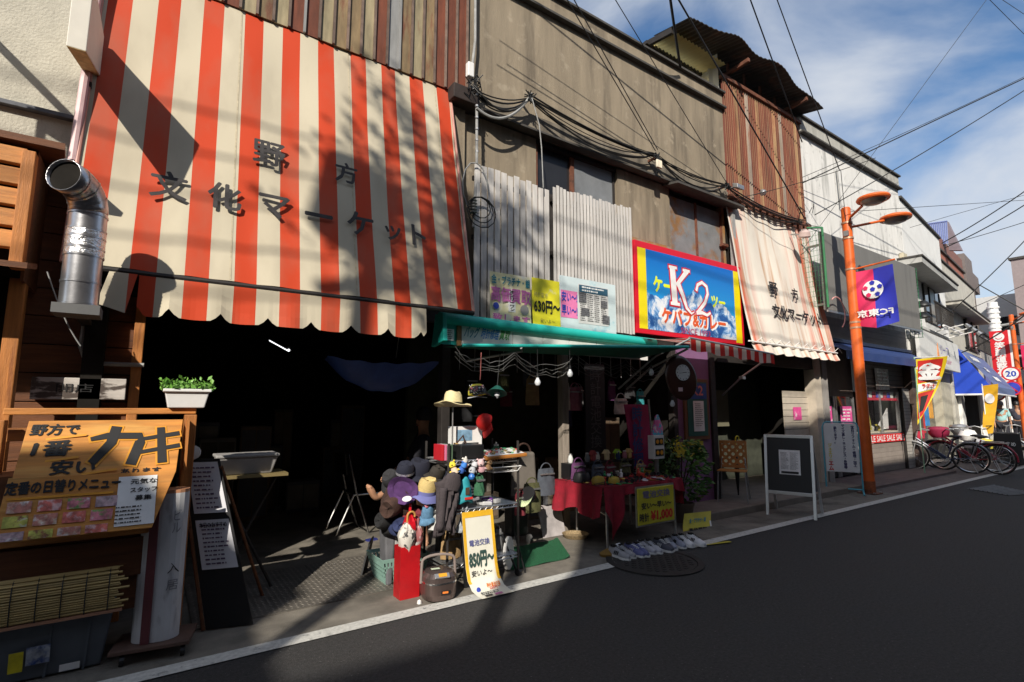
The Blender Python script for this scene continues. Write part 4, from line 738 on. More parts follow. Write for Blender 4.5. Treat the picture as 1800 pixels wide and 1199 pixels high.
# ---------------------------------------------------------------- A-board facing along the pavement
ab = thing('chalkboard_stand', 'aluminium framed black A-board with a menu sheet standing on the line', 'A-board', (7.6, 3.93, 0))
AL = M('aluminium', (.6, .6, .6), .35, metal=.7, var=.06); BB = M('blackboard', (.008, .008, .009), .5, var=.2, sc=3)
L0, L1 = V((7.33, 4.23, 0)), V((7.5, 3.66, 0)); uA = (L1 - L0).normalized(); nA = ZU.cross(uA).normalized() * -1
if nA.x > 0: nA = -nA
lean = -nA * .13
def abp(t, z): return L0.lerp(L1, t) + ZU * z + lean * (z / 1.12)
for t in (0, 1): MB().obox(abp(t, .56), uA * .02, (nA) * .014, (ZU * 1.12 + lean) * .5).build('leg', AL, ab, bevel=.003)
for z in (1.1, .32): MB().obox(abp(.5, z), uA * .285, nA * .016, ZU * .022).build('rail', AL, ab, bevel=.003)
MB().obox(abp(.5, .71), uA * .28, nA * .006, (ZU * .78 + lean * .7) * .5).build('blackboard', BB, ab)
vA = (ZU + lean / 1.12).normalized(); sh = decal('menu_sheet', WINK, ab, abp(.52, .74), uA, vA, .27, .34, .012); printlines(ab, GREYINK, abp(.52, .76), uA, vA, .24, .24, 15, 2, .35, .016, 5); decal('menu_photo', INK, ab, abp(.52, .6), uA, vA, .22, .03, .016)
back = -nA * .55
for t in (0, 1): MB().obox((abp(t, 1.1) + L0.lerp(L1, t) + back) / 2, uA * .016, nA * .012, (abp(t, 1.1) - L0.lerp(L1, t) - back) / 2).build('rear_leg', AL, ab)
MB().slab([abp(.02, 1.08) + back * .04, abp(.98, 1.08) + back * .04, L0.lerp(L1, .98) + back * .72 + ZU * .32, L0.lerp(L1, .02) + back * .72 + ZU * .32], back * .012).build('rear_board', M('rear_board_grey', (.25, .25, .28), .6), ab)
# ---------------------------------------------------------------- blue framed jewellery sign
bs = thing('repair_sign', 'white jewellery repair sign in a light blue tube frame', 'sign', (10.3, 4.5, 0))
S0, S1 = V((10.15, 4.72, 0)), V((10.38, 4.22, 0)); uS = (S1 - S0).normalized(); nS = uS.cross(ZU)
def bsp(t, z): return S0.lerp(S1, t) + ZU * z
BFR = M('light_blue_tube', (.1, .4, .5), .4, var=.1)
MB().tube([bsp(0, .06), bsp(0, 1.16), bsp(.05, 1.23), bsp(.12, 1.25), bsp(.88, 1.25), bsp(.95, 1.23), bsp(1, 1.16), bsp(1, .06)], .014, 8).build('tube_frame', BFR, bs, smooth=True)
MB().obox(bsp(.5, .8), uS * .255, nS * .006, ZU * .43).build('panel', WHITEP, bs, bevel=.01)
for t in (0, 1): tube('foot', BFR, bs, [bsp(t, .06) + nS * .2 - ZU * .045, bsp(t, .06), bsp(t, .06) - nS * .2 - ZU * .045], .014)
tube('foot', BFR, bs, [bsp(0, .08), bsp(1, .08)], .012)
NVY = M('ink_navy', (.02, .02, .12), .6)
text('宝石リフォーム・修理・加工', bsp(.84, .83), .05, .72, NVY, bs, u=uS, vertical=True, bold=.03, eps=.012); text('サイズ直し・ネックレス・糸替等', bsp(.58, .82), .05, .78, NVY, bs, u=uS, vertical=True, bold=.03, eps=.012); text('承ります。', bsp(.36, 1.02), .05, .3, NVY, bs, u=uS, vertical=True, bold=.03, eps=.012)
text('ジュエリー', bsp(.18, .72), .055, .3, YINK, bs, u=uS, vertical=True, bold=.03, eps=.012); text('エム', bsp(.18, .47), .07, .15, REDI, bs, u=uS, vertical=True, bold=.04, eps=.012)
# ---------------------------------------------------------------- bicycles
def bicycle(name, label, loc, rz, paint, basket, dress=0, group='bicycles parked by the white house'):
    o = thing(name, label, 'bicycle', (0, 0, 0), group)
    TY = M('tyre', (.015, .015, .015), .8); RIM = CHROME
    def wheel(x):
        t = MB().tube([(x + .33 * math.cos(a * math.pi / 16), 0, .34 + .33 * math.sin(a * math.pi / 16)) for a in range(33)], .018, 6, caps=False).build('tyre', TY, None, smooth=True); t.name = 'wheel'; t.parent = o
        MB().tube([(x + .305 * math.cos(a * math.pi / 16), 0, .34 + .305 * math.sin(a * math.pi / 16)) for a in range(33)], .01, 5, caps=False).build('rim', RIM, t, smooth=True)
        s = MB()
        for k in range(18): a = k * math.pi / 9; s.tube([(x, .02 * (-1) ** k, .34), (x + .3 * math.cos(a), 0, .34 + .3 * math.sin(a))], .0018, 3, caps=False)
        s.build('spokes', RIM, t); MB().tube([(x, -.05, .34), (x, .05, .34)], .025, 8).build('hub', METAL, t, smooth=True)
        MB().tube([(x + .36 * math.cos(R(a)), 0, .34 + .36 * math.sin(R(a))) for a in range(20, 200, 15)], .02, 5).build('mudguard', paint if dress else METAL, o, smooth=True)
    wheel(0); wheel(1.08)
    f = MB().tube([(.98, 0, .78), (.42, 0, .32)], .022, 8).tube([(.96, 0, .7), (.66, 0, .46), (.42, 0, .3)], .018, 8).tube([(.42, 0, .3), (.28, 0, .76)], .018, 8).tube([(.42, 0, .3), (0, .05, .34)], .012, 6).tube([(.42, 0, .3), (0, -.05, .34)], .012, 6).tube([(.31, 0, .64), (0, .05, .34)], .009, 6).tube([(.31, 0, .64), (0, -.05, .34)], .009, 6)
    f.build('frame', paint, o, smooth=True)
    MB().tube([(.93, 0, .95), (1.0, 0, .66), (1.04, .04, .5), (1.08, .04, .34)], .013, 6).tube([(1.0, 0, .66), (1.04, -.04, .5), (1.08, -.04, .34)], .011, 6).build('fork', METAL, o, smooth=True)
    MB().tube([(.72, -.28, .96), (.85, -.24, 1.0), (.93, -.06, .98), (.93, .06, .98), (.85, .24, 1.0), (.72, .28, .96)], .012, 6).build('handlebar', METAL, o, smooth=True)
    MB().lathe([(.0, .05), (.06, .045), (.1, .02), (.1, 0), (.0, -.02)], (.25, 0, .82), 12, sx=1.35, sy=.95).build('saddle', BLACK, o, smooth=True)
    MB().tube([(.42, -.09, .3), (.42, .09, .3)], .03, 8).tube([(.42, .09, .3), (.56, .09, .22)], .01, 5).tube([(.42, -.09, .3), (.28, -.09, .38)], .01, 5).build('crank', METAL, o); MB().box(.53, .62, .09, .17, .21, .235).box(.23, .32, -.17, -.09, .375, .4).build('pedal', BLACK, o)
    MB().box(-.22, .2, -.06, .06, .7, .715).build('carrier', METAL, o); tube('carrier_stay', METAL, o, [(-.15, .05, .7), (0, .06, .35)], .006, 5); tube('stand', METAL, o, [(.02, .07, .34), (-.1, .12, .03)], .01, 5)
    if basket:
        b = MB()
        b.lathe([(.13, .74), (.19, .96)], (1.12, 0, 0), 12, sy=1.15, caps=False); b.build('basket', METAL, o)
        MB().lathe([(.14, .78), (.2, .86), (.215, .98), (.18, 1.03), (.06, 1.05), (0, 1.05)], (1.12, 0, 0), 14, sy=1.2).build('basket_cover', basket, o, smooth=True)
    o.location = loc; o.rotation_euler = (0, 0, rz); return o
REDB = M('crimson_paint', (.32, .015, .04), .3, var=.1, spec=.6)
bicycle('bicycle', 'crimson city bicycle with padded red basket cover, parked nose to the shop', (16.0, 3.68, 0), R(80), REDB, M('crimson_cover', (.26, .012, .05), .7, var=.2), 1)
bicycle('bicycle', 'black bicycle standing close beside the crimson one', (16.6, 3.9, 0), R(96), BLACK, None)
bicycle('bicycle', 'dark grey bicycle with a bare steel basket under the blue awning', (18.8, 4.0, 0), R(84), M('grey_paint', (.05, .05, .06), .35), METAL)
bicycle('bicycle', 'silver bicycle parked below the round traffic signs', (21.0, 3.75, 0), R(70), METAL, None)
bicycle('bicycle', 'dark blue bicycle leaning by the tile pier of the jewellery shop', (15.75, 4.1, 0), R(104), M('navy_paint', (.02, .03, .08), .35), None)
kb = thing('shop_chalkboard', 'small black chalkboard with white handwriting beside the bicycles', 'A-board', (18.0, 4.0, 0))
MB().slab([(18.0, 4.25, .1), (18.0, 3.65, .1), (18.12, 3.7, .85), (18.12, 4.2, .85)], (.03, 0, 0)).build('board', BB, kb); text('おすすめ', (17.99, 3.95, .6), .4, .1, WINK, kb, u=V((0, -1, 0)), bold=.02, eps=.08); tube('leg', DARKF, kb, [(18.15, 3.95, .8), (18.4, 3.95, 0)], .015)
bg2 = thing('bundled_goods', 'white and yellow bundled goods heaped outside the dark shop', 'bundle', (18.8, 4.85, 0))
for (x, y, z, r_, m_) in ((18.8, 4.9, .75, .22, WHITEP), (19.0, 4.8, .45, .28, M('bundle_grey', (.4, .4, .42), .6)), (19.4, 4.7, .5, .2, M('bundle_yellow', (.6, .5, .05), .6)), (18.9, 4.85, .2, .3, DARKF)): MB().lathe([(0, -r_), (r_ * .8, -r_ * .6), (r_, 0), (r_ * .7, r_ * .6), (0, r_ * .8)], (x, y, z), 12, sx=1.1).build('bundle', m_, bg2, smooth=True)
fw_ = thing('moped', 'white moped parked behind the bicycles below the yellow flag', 'moped', (19.6, 4.4, 0))
MB().lathe([(.0, -.28), (.12, -.2), (.16, 0), (.12, .25), (0, .33)], (19.6, 4.3, .62), 12, ax=(0, 1, .2), sy=1.2).build('body', WHITEP, fw_, smooth=True); MB().lathe([(.12, 0), (.22, -.05), (.22, .05), (.12, 0)], (19.6, 4.75, .24), 16, ax=(1, 0, 0), caps=False).build('wheel', BLACK, fw_, smooth=True); MB().lathe([(.12, 0), (.22, -.05), (.22, .05), (.12, 0)], (19.6, 3.95, .24), 16, ax=(1, 0, 0), caps=False).build('wheel', BLACK, fw_, smooth=True); MB().slab([(19.45, 4.62, .35), (19.75, 4.62, .35), (19.75, 4.72, .95), (19.45, 4.72, .95)], (0, .04, 0)).build('front_shield', WHITEP, fw_, bevel=.02); tube('handlebar', BLACK, fw_, [(19.35, 4.62, 1.0), (19.85, 4.62, 1.0)], .015); MB().box(19.5, 19.7, 4.0, 4.4, .78, .84).build('seat', BLACK, fw_, bevel=.03)
# flood lamps and sign brackets on the white house
for (px_, py_, lab) in ((1622, 537, 'upper of two bell-shaped lamps beside the sheeted sign box'), (1622, 557, 'lower of two bell-shaped lamps beside the sheeted sign box')):
    c = aY(px_, py_, 4.65); o = thing('bell_lamp', lab, 'lamp', c, 'bell lamps'); MB().lathe([(.04, .12), (.1, .09), (.16, .02), (.17, -.02), (.15, -.03), (.0, -.05)], c, 16).build('shade', BLACK, o, smooth=True); tube('bracket', BLACK, o, [c + V((0, 0, .1)), c + V((.1, .45, .15))], .015)
o = thing('sign_spotlights', 'white wall-mounted spotlight rail on the white house', 'spotlight', bp(3, -.5, 3.75))
tube('rail', WHITEP, o, [bp(2.0, -.35, 3.8), bp(5.0, -.35, 3.85)], .03)
for s in (2.6, 3.6, 4.6): tube('spot_arm', WHITEP, o, [bp(s, -.02, 3.7), bp(s, -.7, 3.85)], .015); MB().lathe([(.04, 0), (.07, .16), (0, .16)], bp(s, -.75, 3.85), 8, ax=(-.2, -.6, -.8)).build('spot_head', METAL, o)
wp = thing('white_pole', 'tall white spiral-ringed utility pole far down the street', 'utility pole', (34, 8.0, 0)); 
cp = aX(1744, 532, 34); wp.location = (34, cp.y, 0); ORG[wp.name] = V((34, cp.y, 0))
tube('pole', WHITEP, wp, [(34, cp.y, 0), (34, cp.y, cp.z)], [.28, .2], 12)
for k in range(14): MB().tube([(34, cp.y, cp.z - .3 - .25 * k), (34, cp.y, cp.z - .22 - .25 * k)], .25, 10).build('ring', WHITEP, wp, smooth=True)
for z in (cp.z - 1.2, cp.z - 2.8): tube('lamp_arm', GCABLE, wp, [(34, cp.y, z), (34, cp.y - 1.1, z + .1), (34, cp.y - 1.7, z - .2)], .06)
# ---------------------------------------------------------------- timber counter of the oyster shop
PLY = M('plywood', (.52, .21, .035), .6, var=.3, sc=4, st=(.5, 5, 5), col2=(.55, .27, .06), c2=.5, c2sc=3)
ct = thing('timber_counter', 'orange timber shop counter with sloping menu boards', 'counter', (-.3, 4.2, 0))
box('body', WDD, ct, -2.2, .12, 4.05, 4.4, .3, 1.12); box('front_rail', WD, ct, -2.2, .1, 4.0, 4.06, .74, .84, .006); box('front_board', WDD, ct, -2.2, .1, 4.02, 4.05, .5, .72)
box('top_rail', WD, ct, -.72, .27, 4.3, 4.37, 1.46, 1.5, .005); box('top_rail', WD, ct, -.72, -.08, 4.36, 4.39, 1.3, 1.38)
box('upright', WDV, ct, .2, .27, 4.2, 4.36, .003, 1.455, .005); box('side_board', WDV, ct, .21, .225, 4.1, 4.198, 1.1, 1.42)
box('upright', WDV, ct, -.76, -.69, 4.2, 4.3, .003, 1.43, .005)
def board(th, pts, name, mat, t=.012):
    n = (V(pts[1]) - V(pts[0])).cross(V(pts[3]) - V(pts[0])).normalized(); return MB().slab(pts, n * -t).build(name, mat, th, bevel=.002)
b1d = thing('oyster_board', 'plywood board with big black oyster lettering outlined in yellow', 'sign', (-.2, 4.1, 1.1))
o1 = [(-.6, 4.0, 1.105), (.165, 4.0, 1.095), (.19, 4.2, 1.425), (-.585, 4.2, 1.425)]
board(b1d, o1, 'panel', PLY)
v1 = (V(o1[3]) - V(o1[0])).normalized(); v1 = V((0, v1.y, v1.z)).normalized()
def bpt(a, b, o=o1): return V(o[0]).lerp(V(o[1]), a).lerp(V(o[3]).lerp(V(o[2]), a), b)
kw = dict(v=v1, eps=.006)
YOL = M('ink_amber', (.66, .28, .015), .6); 
def strokes(parent, mat, O, u, v, sets, h, grow, eps, name):
    """brush strokes: each a list of (x, y, width) in units of h"""
    m = MB(); u, v = V(u).normalized(), V(v).normalized(); n = u.cross(v)
    for stx in sets:
        L_, R_ = [], []; k = len(stx)
        for i, (x, y, w_) in enumerate(stx):
            x1_, y1_ = stx[min(i + 1, k - 1)][:2]; x0_, y0_ = stx[max(i - 1, 0)][:2]; t = V((x1_ - x0_, y1_ - y0_)).normalized(); q = V((-t.y, t.x)); ww = w_ / 2 + grow; e = t * (grow if i == k - 1 else (-grow if i == 0 else 0))
            for (S, sg) in ((L_, 1), (R_, -1)): S.append(V(O) + (u * (x + q.x * ww * sg + e.x) + v * (y + q.y * ww * sg + e.y)) * h + n * eps)
        for i in range(k - 1): m.poly([R_[i], R_[i + 1], L_[i + 1], L_[i]])
        eps += .0006
    return m.build(name, mat, parent)
KA = [[(-.5, .2, .1), (-.2, .28, .16), (.42, .26, .17), (.42, .1, .2), (.28, -.48, .2)], [(-.05, .52, .2), (-.12, .1, .2), (-.42, -.4, .17)]]
KI = [[(-.36, .2, .1), (.4, .34, .13)], [(-.42, -.18, .1), (.42, -.02, .12)], [(-.02, .52, .17), (.06, -.5, .2)]]
for (g_, e_, mt, nm_) in ((.04, .004, YOL, 'brush_outline'), (0, .008, INK, 'brush_lettering')):
    strokes(b1d, mt, bpt(.575, .5), XU, v1, KA, .27, g_, e_, nm_); strokes(b1d, mt, bpt(.865, .5), XU, v1, KI, .25, g_, e_, nm_)
text('野方で', bpt(.17, .83), .22, .075, INK, b1d, bold=.035, slant=.1, **kw); text('1番', bpt(.18, .5), .17, .1, INK, b1d, bold=.035, slant=.1, **kw); text('安い', bpt(.33, .17), .2, .09, INK, b1d, bold=.035, slant=.1, **kw); text('あります', bpt(.76, .05), .2, .04, INK, b1d, bold=.03, **kw)
for (a, b, w_) in ((.2, .68, .26), (.22, .3, .2), (.46, .06, .22)): decal('amber_underline', YOL, b1d, bpt(a, b), V((1, .0, .12)), v1, w_, .014, .004)
b2d = thing('daily_menu_board', 'lower plywood menu board with twelve sashimi photographs', 'sign', (-.2, 3.9, .8))
o2 = [(-.63, 3.84, .8), (.06, 3.84, .8), (.165, 3.97, 1.11), (-.61, 3.97, 1.12)]; board(b2d, o2, 'panel', PLY)
v2 = V((0, .13, .315)).normalized(); kw2 = dict(v=v2, eps=.006)
text('定番の日替りメニュー', bpt(.33, .83, o2), .5, .07, INK, b2d, bold=.045, **kw2); decal('amber_underline', YOL, b2d, bpt(.33, .66, o2), XU, v2, .46, .013, .004)
fm = [M('sashimi%d' % k, c, .4, var=.5, sc=26, col2=c2, c2=.5, c2w=.1, c2sc=22, col3=(.75, .72, .68), c3=.58, c3sc=18) for k, (c, c2) in enumerate((((.5, .2, .16), (.6, .45, .35)), ((.5, .35, .38), (.3, .2, .25)), ((.6, .15, .12), (.65, .4, .4)), ((.5, .5, .1), (.25, .1, .05)), ((.6, .2, .25), (.2, .35, .1))))]
for r_ in range(3):
    for c_ in range(4): decal('dish_photo', fm[(r_ * 3 + c_ * 2) % 5], b2d, bpt(.105 + .17 * c_, .52 - .22 * r_, o2), XU, v2, .1, .06 if r_ < 2 else .045, .005)
decal('staff_notice', WINK, b2d, bpt(.81, .5, o2), XU, v2, .19, .29, .005)
text('元気な', bpt(.81, .83, o2), .13, .032, INK, b2d, v=v2, eps=.009, bold=.02); text('スタッフ', bpt(.83, .68, o2), .13, .03, INK, b2d, v=v2, eps=.009, bold=.02); text('募集', bpt(.85, .54, o2), .08, .03, INK, b2d, v=v2, eps=.009, bold=.02); printlines(b2d, GREYINK, bpt(.8, .26, o2), XU, v2, .15, .11, 5, 1, .4, .009, 4)
bl = thing('bamboo_blind', 'rolled bamboo blind hanging below the timber counter', 'blind', (-.6, 3.95, .4))
BAM = M('bamboo', (.42, .3, .11), .6, var=.25, sc=8, st=(.6, 9, 9), rnd=.15)
prof = [(4.04, .56), (3.995, .565), (3.96, .54), (3.95, .5), (3.948, .46), (3.95, .42), (3.955, .38), (3.965, .34)]
for i in range(len(prof) - 1):
    for j in range(3):
        t = j / 3; y = prof[i][0] + (prof[i + 1][0] - prof[i][0]) * t; z = prof[i][1] + (prof[i + 1][1] - prof[i][1]) * t
        MB().tube([(-2.1, y, z - .01), (-1.0, y - .002, z + .002), (-.06 + random.uniform(-.03, .04), y, z + random.uniform(-.004, .004))], .0075, 5).build('cane', BAM, bl)
for k in range(14):
    x = -.12 - .105 * k; MB().tube([(x, y - .011, z) for (y, z) in prof], .003, 4).build('cord', BLACK, bl)
box('bottom_batten', M('pink_batten', (.4, .2, .12), .6), bl, -2.1, -.05, 3.955, 3.98, .322, .338)
cb = thing('grey_storage_bin', 'grey-blue plastic storage bin under the bamboo blind', 'bin', (-.5, 4.2, 0))
GB = M('bin_grey', (.1, .115, .135), .5, var=.1); MB().slab([(-1.6, 4.06, .01), (-.13, 4.06, .01), (-.08, 4.0, .4), (-1.6, 4.0, .4)], (0, .35, 0)).build('tub', GB, cb, bevel=.012)
for x in (-.37, -.2): MB().obox((x, 4.028, .2), (.006, 0, 0), (0, .006, 0), (.01, -.028, .19)).build('rib', GB, cb)
decal('yellow_label', M('label_yellow', (.6, .5, .02), .5, var=.2, sc=20), cb, (-.5, 4.022, .13), XU, V((0, -.15, 1)), .06, .11, .006); decal('print_label', M('label_print', (.3, .32, .36), .5, var=.5, sc=20, col2=(.03, .06, .2), c2=.5, c2sc=12), cb, (-.41, 4.02, .15), XU, V((0, -.15, 1)), .1, .1, .006); decal('white_label', WINK, cb, (-.27, 4.045, .045), XU, V((0, -.15, 1)), .09, .04, .006)
# rounded standing sign on a castored board
ss = thing('pillar_sign', 'weathered white rounded pillar sign on a castor board', 'sign', (.13, 4.05, 0))
def rp(z, g=0):
    c = V((.13, 4.06, z)); pts = []
    for k in range(20):
        a = 2 * math.pi * k / 20; x = .125 * math.copysign(abs(math.cos(a)) ** .75, math.cos(a)); y = (.085 + g) * math.sin(a); ca, sa = math.cos(R(-12)), math.sin(R(-12)); pts.append(c + V((x * ca - y * sa, x * sa + y * ca, 0)))
    return pts
m = MB(); A, B = rp(.1), rp(.97)
for k in range(20): m.poly([A[k], A[(k + 1) % 20], B[(k + 1) % 20], B[k]])
m.build('casing', M('scuffed_white', (.55, .55, .56), .45, var=.12, sc=6, col2=(.3, .29, .3), c2=.58, c2sc=5, st=(2, 2, .6)), ss, smooth=True, auto=60)
MB().slab(rp(.97)[::1], (0, 0, .02)).build('top_cap', M('copper_cap', (.45, .22, .12), .4, var=.15), ss)
e0 = V((.075, 3.985, 0)); MB().obox(e0 + ZU * .535, (.022, -.006, 0), (.003, .01, 0), (0, 0, .436)).build('edge_strip', M('maroon_strip', (.12, .03, .035), .5, var=.15), ss)
uu_ = V((.95, .12, 0)).normalized()
text('入', V((.19, 3.978, .52)), None, .06, GREYINK, ss, u=uu_, eps=.008); text('ビル', V((.19, 3.976, .8)), .045, .14, M('ink_faint', (.22, .22, .24), .6), ss, u=uu_, vertical=True, eps=.008); text('居', V((.19, 3.978, .42)), None, .06, MATS['ink_faint'], ss, u=uu_, eps=.008)
MB().obox((.13, 4.07, .085), (.2, -.03, 0), (.03, .14, 0), (0, 0, .012)).build('castor_board', M('worn_board', (.1, .055, .04), .7, var=.3, sc=8), ss, bevel=.004)
for (x, y) in ((-.03, 3.98), (.27, 3.94), (.29, 4.16), (-.01, 4.2)): MB().lathe([(.0, -.012), (.03, -.012), (.03, .012), (.0, .012)], (x, y, .034), 10, ax=(1, 0, 0)).build('castor', BLACK, ss)
# easel with handwritten menus
ez = thing('menu_easel', 'black wooden easel with two handwritten white menu sheets', 'easel', (.45, 4.3, 0))
E0 = [V((.42, 4.26, .01)), V((.7, 4.18, .01)), V((.44, 4.36, 1.14)), V((.22, 4.42, 1.14))]
def ep(a, b): return E0[0].lerp(E0[1], a).lerp(E0[3].lerp(E0[2], a), b)
nE = (E0[1] - E0[0]).cross(E0[3] - E0[0]).normalized()
MB().slab(E0, nE * -.015).build('black_panel', BB, ez, bevel=.003)
MB().tube([ep(-.05, .0), ep(-.05, 1.0)], .012, 6).build('side_rail', WDD, ez); tube('rear_leg', WDD, ez, [ep(1.0, .95), V((.85, 4.75, .01))], .012)
uE, vE = (E0[1] - E0[0]).normalized(), (E0[3] - E0[0]).normalized()
for (c_, b0, b1_, sd) in ((.55, .67, .98, 3), (.55, .34, .63, 8)):
    q = [ep(.1, b0), ep(.93, b0), ep(.93, b1_), ep(.1, b1_)]; MB().poly([p + nE * .006 for p in q]).build('menu_sheet', M('menu_paper', (.62, .62, .66), .6, var=.05), ez)
    printlines(ez, M('ink_violet', (.1, .06, .12), .6), ep(.52, (b0 + b1_) / 2), uE, vE, .18, (b1_ - b0) * 1.0, 10, 1, .4, .01, sd)
text('本日のおすすめ', ep(.52, .6), .17, .035, INK, ez, u=uE, v=vE, eps=.012, bold=.02)
MB().lathe([(.0, 0), (.05, .0), (.05, .02), (0, .03)], ep(.3, 1.04), 12, ax=nE).build('clip_light', WHITEP, ez)
# flower trough on the counter end
pt = thing('planter_trough', 'white plastic trough of green leaves on the counter end', 'planter', (.2, 4.33, 1.5))
MB().slab([(.1, 4.27, 1.502), (.315, 4.27, 1.502), (.34, 4.25, 1.62), (.075, 4.25, 1.62)], (0, .13, 0)).build('trough', WHITEP, pt, bevel=.006); box('rim', WHITEP, pt, .065, .35, 4.235, 4.4, 1.612, 1.632, .004)
def leaves(name, parent, mats, n_, fn, size, seed=3):
    rg = random.Random(seed); m = MB()
    for k in range(n_):
        c, out = fn(rg); c = V(c); out = V(out).normalized(); side = out.cross(V((rg.uniform(-1, 1), rg.uniform(-1, 1), rg.uniform(-1, 1)))).normalized(); s = size * rg.uniform(.6, 1.3); up_ = out.cross(side)
        m.poly([c, c + out * s * .5 + side * s * .28 + up_ * s * .06, c + out * s, c + out * s * .5 - side * s * .28 + up_ * s * .06], rg.randrange(len(mats)))
    return m.build(name, mats, parent)
LF = [M('leaf_%d' % k, c, .5, var=.2, sc=20) for k, c in enumerate(((.05, .13, .025), (.09, .2, .03), (.03, .08, .02)))]
lv = leaves('foliage', pt, [M('bright_leaf', (.14, .33, .05), .5), M('bright_leaf2', (.1, .26, .03), .5), M('bright_leaf3', (.2, .4, .08), .5)], 420, lambda g: ((g.uniform(.05, .36), g.uniform(4.24, 4.39), 1.62 + abs(g.gauss(0, .03))), (g.gauss(0, .6), g.gauss(0, .6), g.uniform(.1, 1.2))), .035); lv['kind'] = 'stuff'
# exhaust duct
ex = thing('exhaust_duct', 'silver spiral exhaust duct with open elbow on the timber front', 'duct', (-.4, 4.2, 2.1))
ZN = M('galvanised', (.5, .5, .52), .28, metal=.9, var=.2, sc=6, bump=.05, bsc=15); FOIL = M('foil_tape', (.75, .75, .76), .25, metal=.9, var=.2, sc=14, bump=.6, bsc=28)
dc = V((-.415, 4.18, 0))
MB().tube([dc + ZU * 2.12, dc + ZU * 2.45], .1, 20, caps=False).build('pipe', ZN, ex, smooth=True); MB().tube([dc + ZU * 2.45, dc + ZU * 2.62], .103, 20, caps=False).build('foil_wrap', FOIL, ex, smooth=True); MB().tube([dc + ZU * 2.62, dc + ZU * 2.74], .1, 20, caps=False).build('pipe', ZN, ex, smooth=True)
de = V((-.5, -.82, .05)).normalized(); cc = dc + ZU * 2.74 + de * .145
el = [cc - de * .145 * math.cos(R(a)) + ZU * .145 * math.sin(R(a)) for a in range(0, 91, 15)] + [cc + ZU * .145 + de * .08]
MB().tube(el, .1, 20, caps=False).build('elbow', ZN, ex, smooth=True, solid=.004)
MB().lathe([(0, 0), (.095, 0)], cc + ZU * .145 + de * .055, 20, ax=de, caps=False).build('mouth_shade_disc', DARKW, ex)  # flat black disc stands in for the shade inside the duct
for z in (2.14, 2.28, 2.45, 2.5, 2.57, 2.62, 2.72): MB().tube([dc + ZU * (z - .006), dc + ZU * (z + .006)], .105, 20, caps=False).build('seam', ZN, ex, smooth=True)
for k in (2, 4, 6): t = (el[k + 1] - el[k]).normalized() if k < 7 else de; MB().tube([el[k] - t * .006, el[k] + t * .006], .1055, 20, caps=False).build('seam', ZN, ex, smooth=True)
MB().obox(dc + ZU * 2.1, (.115, 0, 0), (0, .115, 0), (0, 0, .03)).build('mount_box', M('mount_grey', (.12, .12, .12), .6), ex); MB().obox(dc + V((0, .37, 2.1)), (.03, 0, 0), (0, .29, 0), (0, 0, .015)).build('wall_bracket', DARKF, ex)
wpz = thing('water_pipe', 'grey bent pipe running along the timber boarding', 'pipe', (-.3, 4.35, 1.8)); MB().tube([(-.43, 4.8, 2.13), (-.44, 4.8, 1.94), (-.41, 4.8, 1.85), (-.33, 4.8, 1.82), (-.06, 4.78, 1.82)], .016, 8).build('pipe', GCABLE, wpz, smooth=True)
pb = thing('peeling_pelmet', 'peeling white box sign above the counter', 'sign', (-.38, 4.35, 1.6)); box('casing', M('peeling_white', (.5, .46, .42), .7, var=.2, sc=7, col2=(.08, .06, .05), c2=.5, c2w=.05, c2sc=3, st=(1, 1, 3)), pb, -.67, -.155, 4.72, 4.845, 1.56, 1.71, .004); text('開店', (-.44, 4.72, 1.64), .2, .06, INK, pb)
pw = thing('hanging_wire', 'thin wire hanging down the dark boarding', 'wire', (-.45, 4.3, 2.2)); MB().tube(sag((-.6, 4.33, 2.36), (-.4, 4.36, 1.9), .04), .004, 5).build('strand', GCABLE, pw)
# foam box on trestle table
tb_ = thing('trestle_table', 'small trestle table inside the market carrying a foam box', 'table', (.75, 4.9, 0))
MB().obox((.72, 4.95, .95), (.28, 0, 0), (0, .18, 0), (0, 0, .012)).build('top', M('table_yellow', (.2, .15, .06), .6), tb_)  # table colours darkened in place of the shade that falls here
for (a, b) in (((.5, 4.95, .94), (.95, 4.95, .01)), ((.95, 4.95, .94), (.5, 4.95, .01))): tube('leg', DARKF, tb_, [a, b], .012)
fb = thing('foam_box', 'white foam fish box on the trestle table', 'box', (.7, 4.95, .962)); MB().slab([(.5, 4.83, .963), (.88, 4.83, .963), (.92, 4.8, 1.1), (.47, 4.8, 1.1)], (0, .27, 0)).build('box', M('foam_shade_grey', (.3, .29, .28), .8, var=.1), fb, bevel=.01); box('lid', M('foam_shade_grey', 0), fb, .46, .93, 4.79, 5.08, 1.1, 1.125, .008)  # white foam greyed, its shade put into the colour
# ---------------------------------------------------------------- floor pieces in front of the market
cp_ = thing('checker_plate', 'worn steel checker plate covering the gutter before the market', 'floor plate', (1.5, 4.9, 0))
PL = M('checker_steel', (.16, .145, .125), .5, metal=.35, var=.3, sc=7, bump=.15, bsc=60)
for (x0, x1) in ((.35, 1.32), (1.33, 2.3), (2.31, 2.9)): box('plate', PL, cp_, x0, x1, 4.3, 5.42, .0035, .012)
tr_ = MB()
for i in range(62):
    for j in range(28):
        x, y = .38 + i * .0405, 4.33 + j * .039
        if x > 2.87: continue
        a = R(45 if (i + j) % 2 else -45); u = V((math.cos(a), math.sin(a), 0)); v = V((-u.y, u.x, 0)); c = V((x, y, .0155))
        tr_.poly([c - u * .017 - ZU * .0034, c - v * .0055 - ZU * .0034, c]); tr_.poly([c - v * .0055 - ZU * .0034, c + u * .017 - ZU * .0034, c]); tr_.poly([c + u * .017 - ZU * .0034, c + v * .0055 - ZU * .0034, c]); tr_.poly([c + v * .0055 - ZU * .0034, c - u * .017 - ZU * .0034, c])
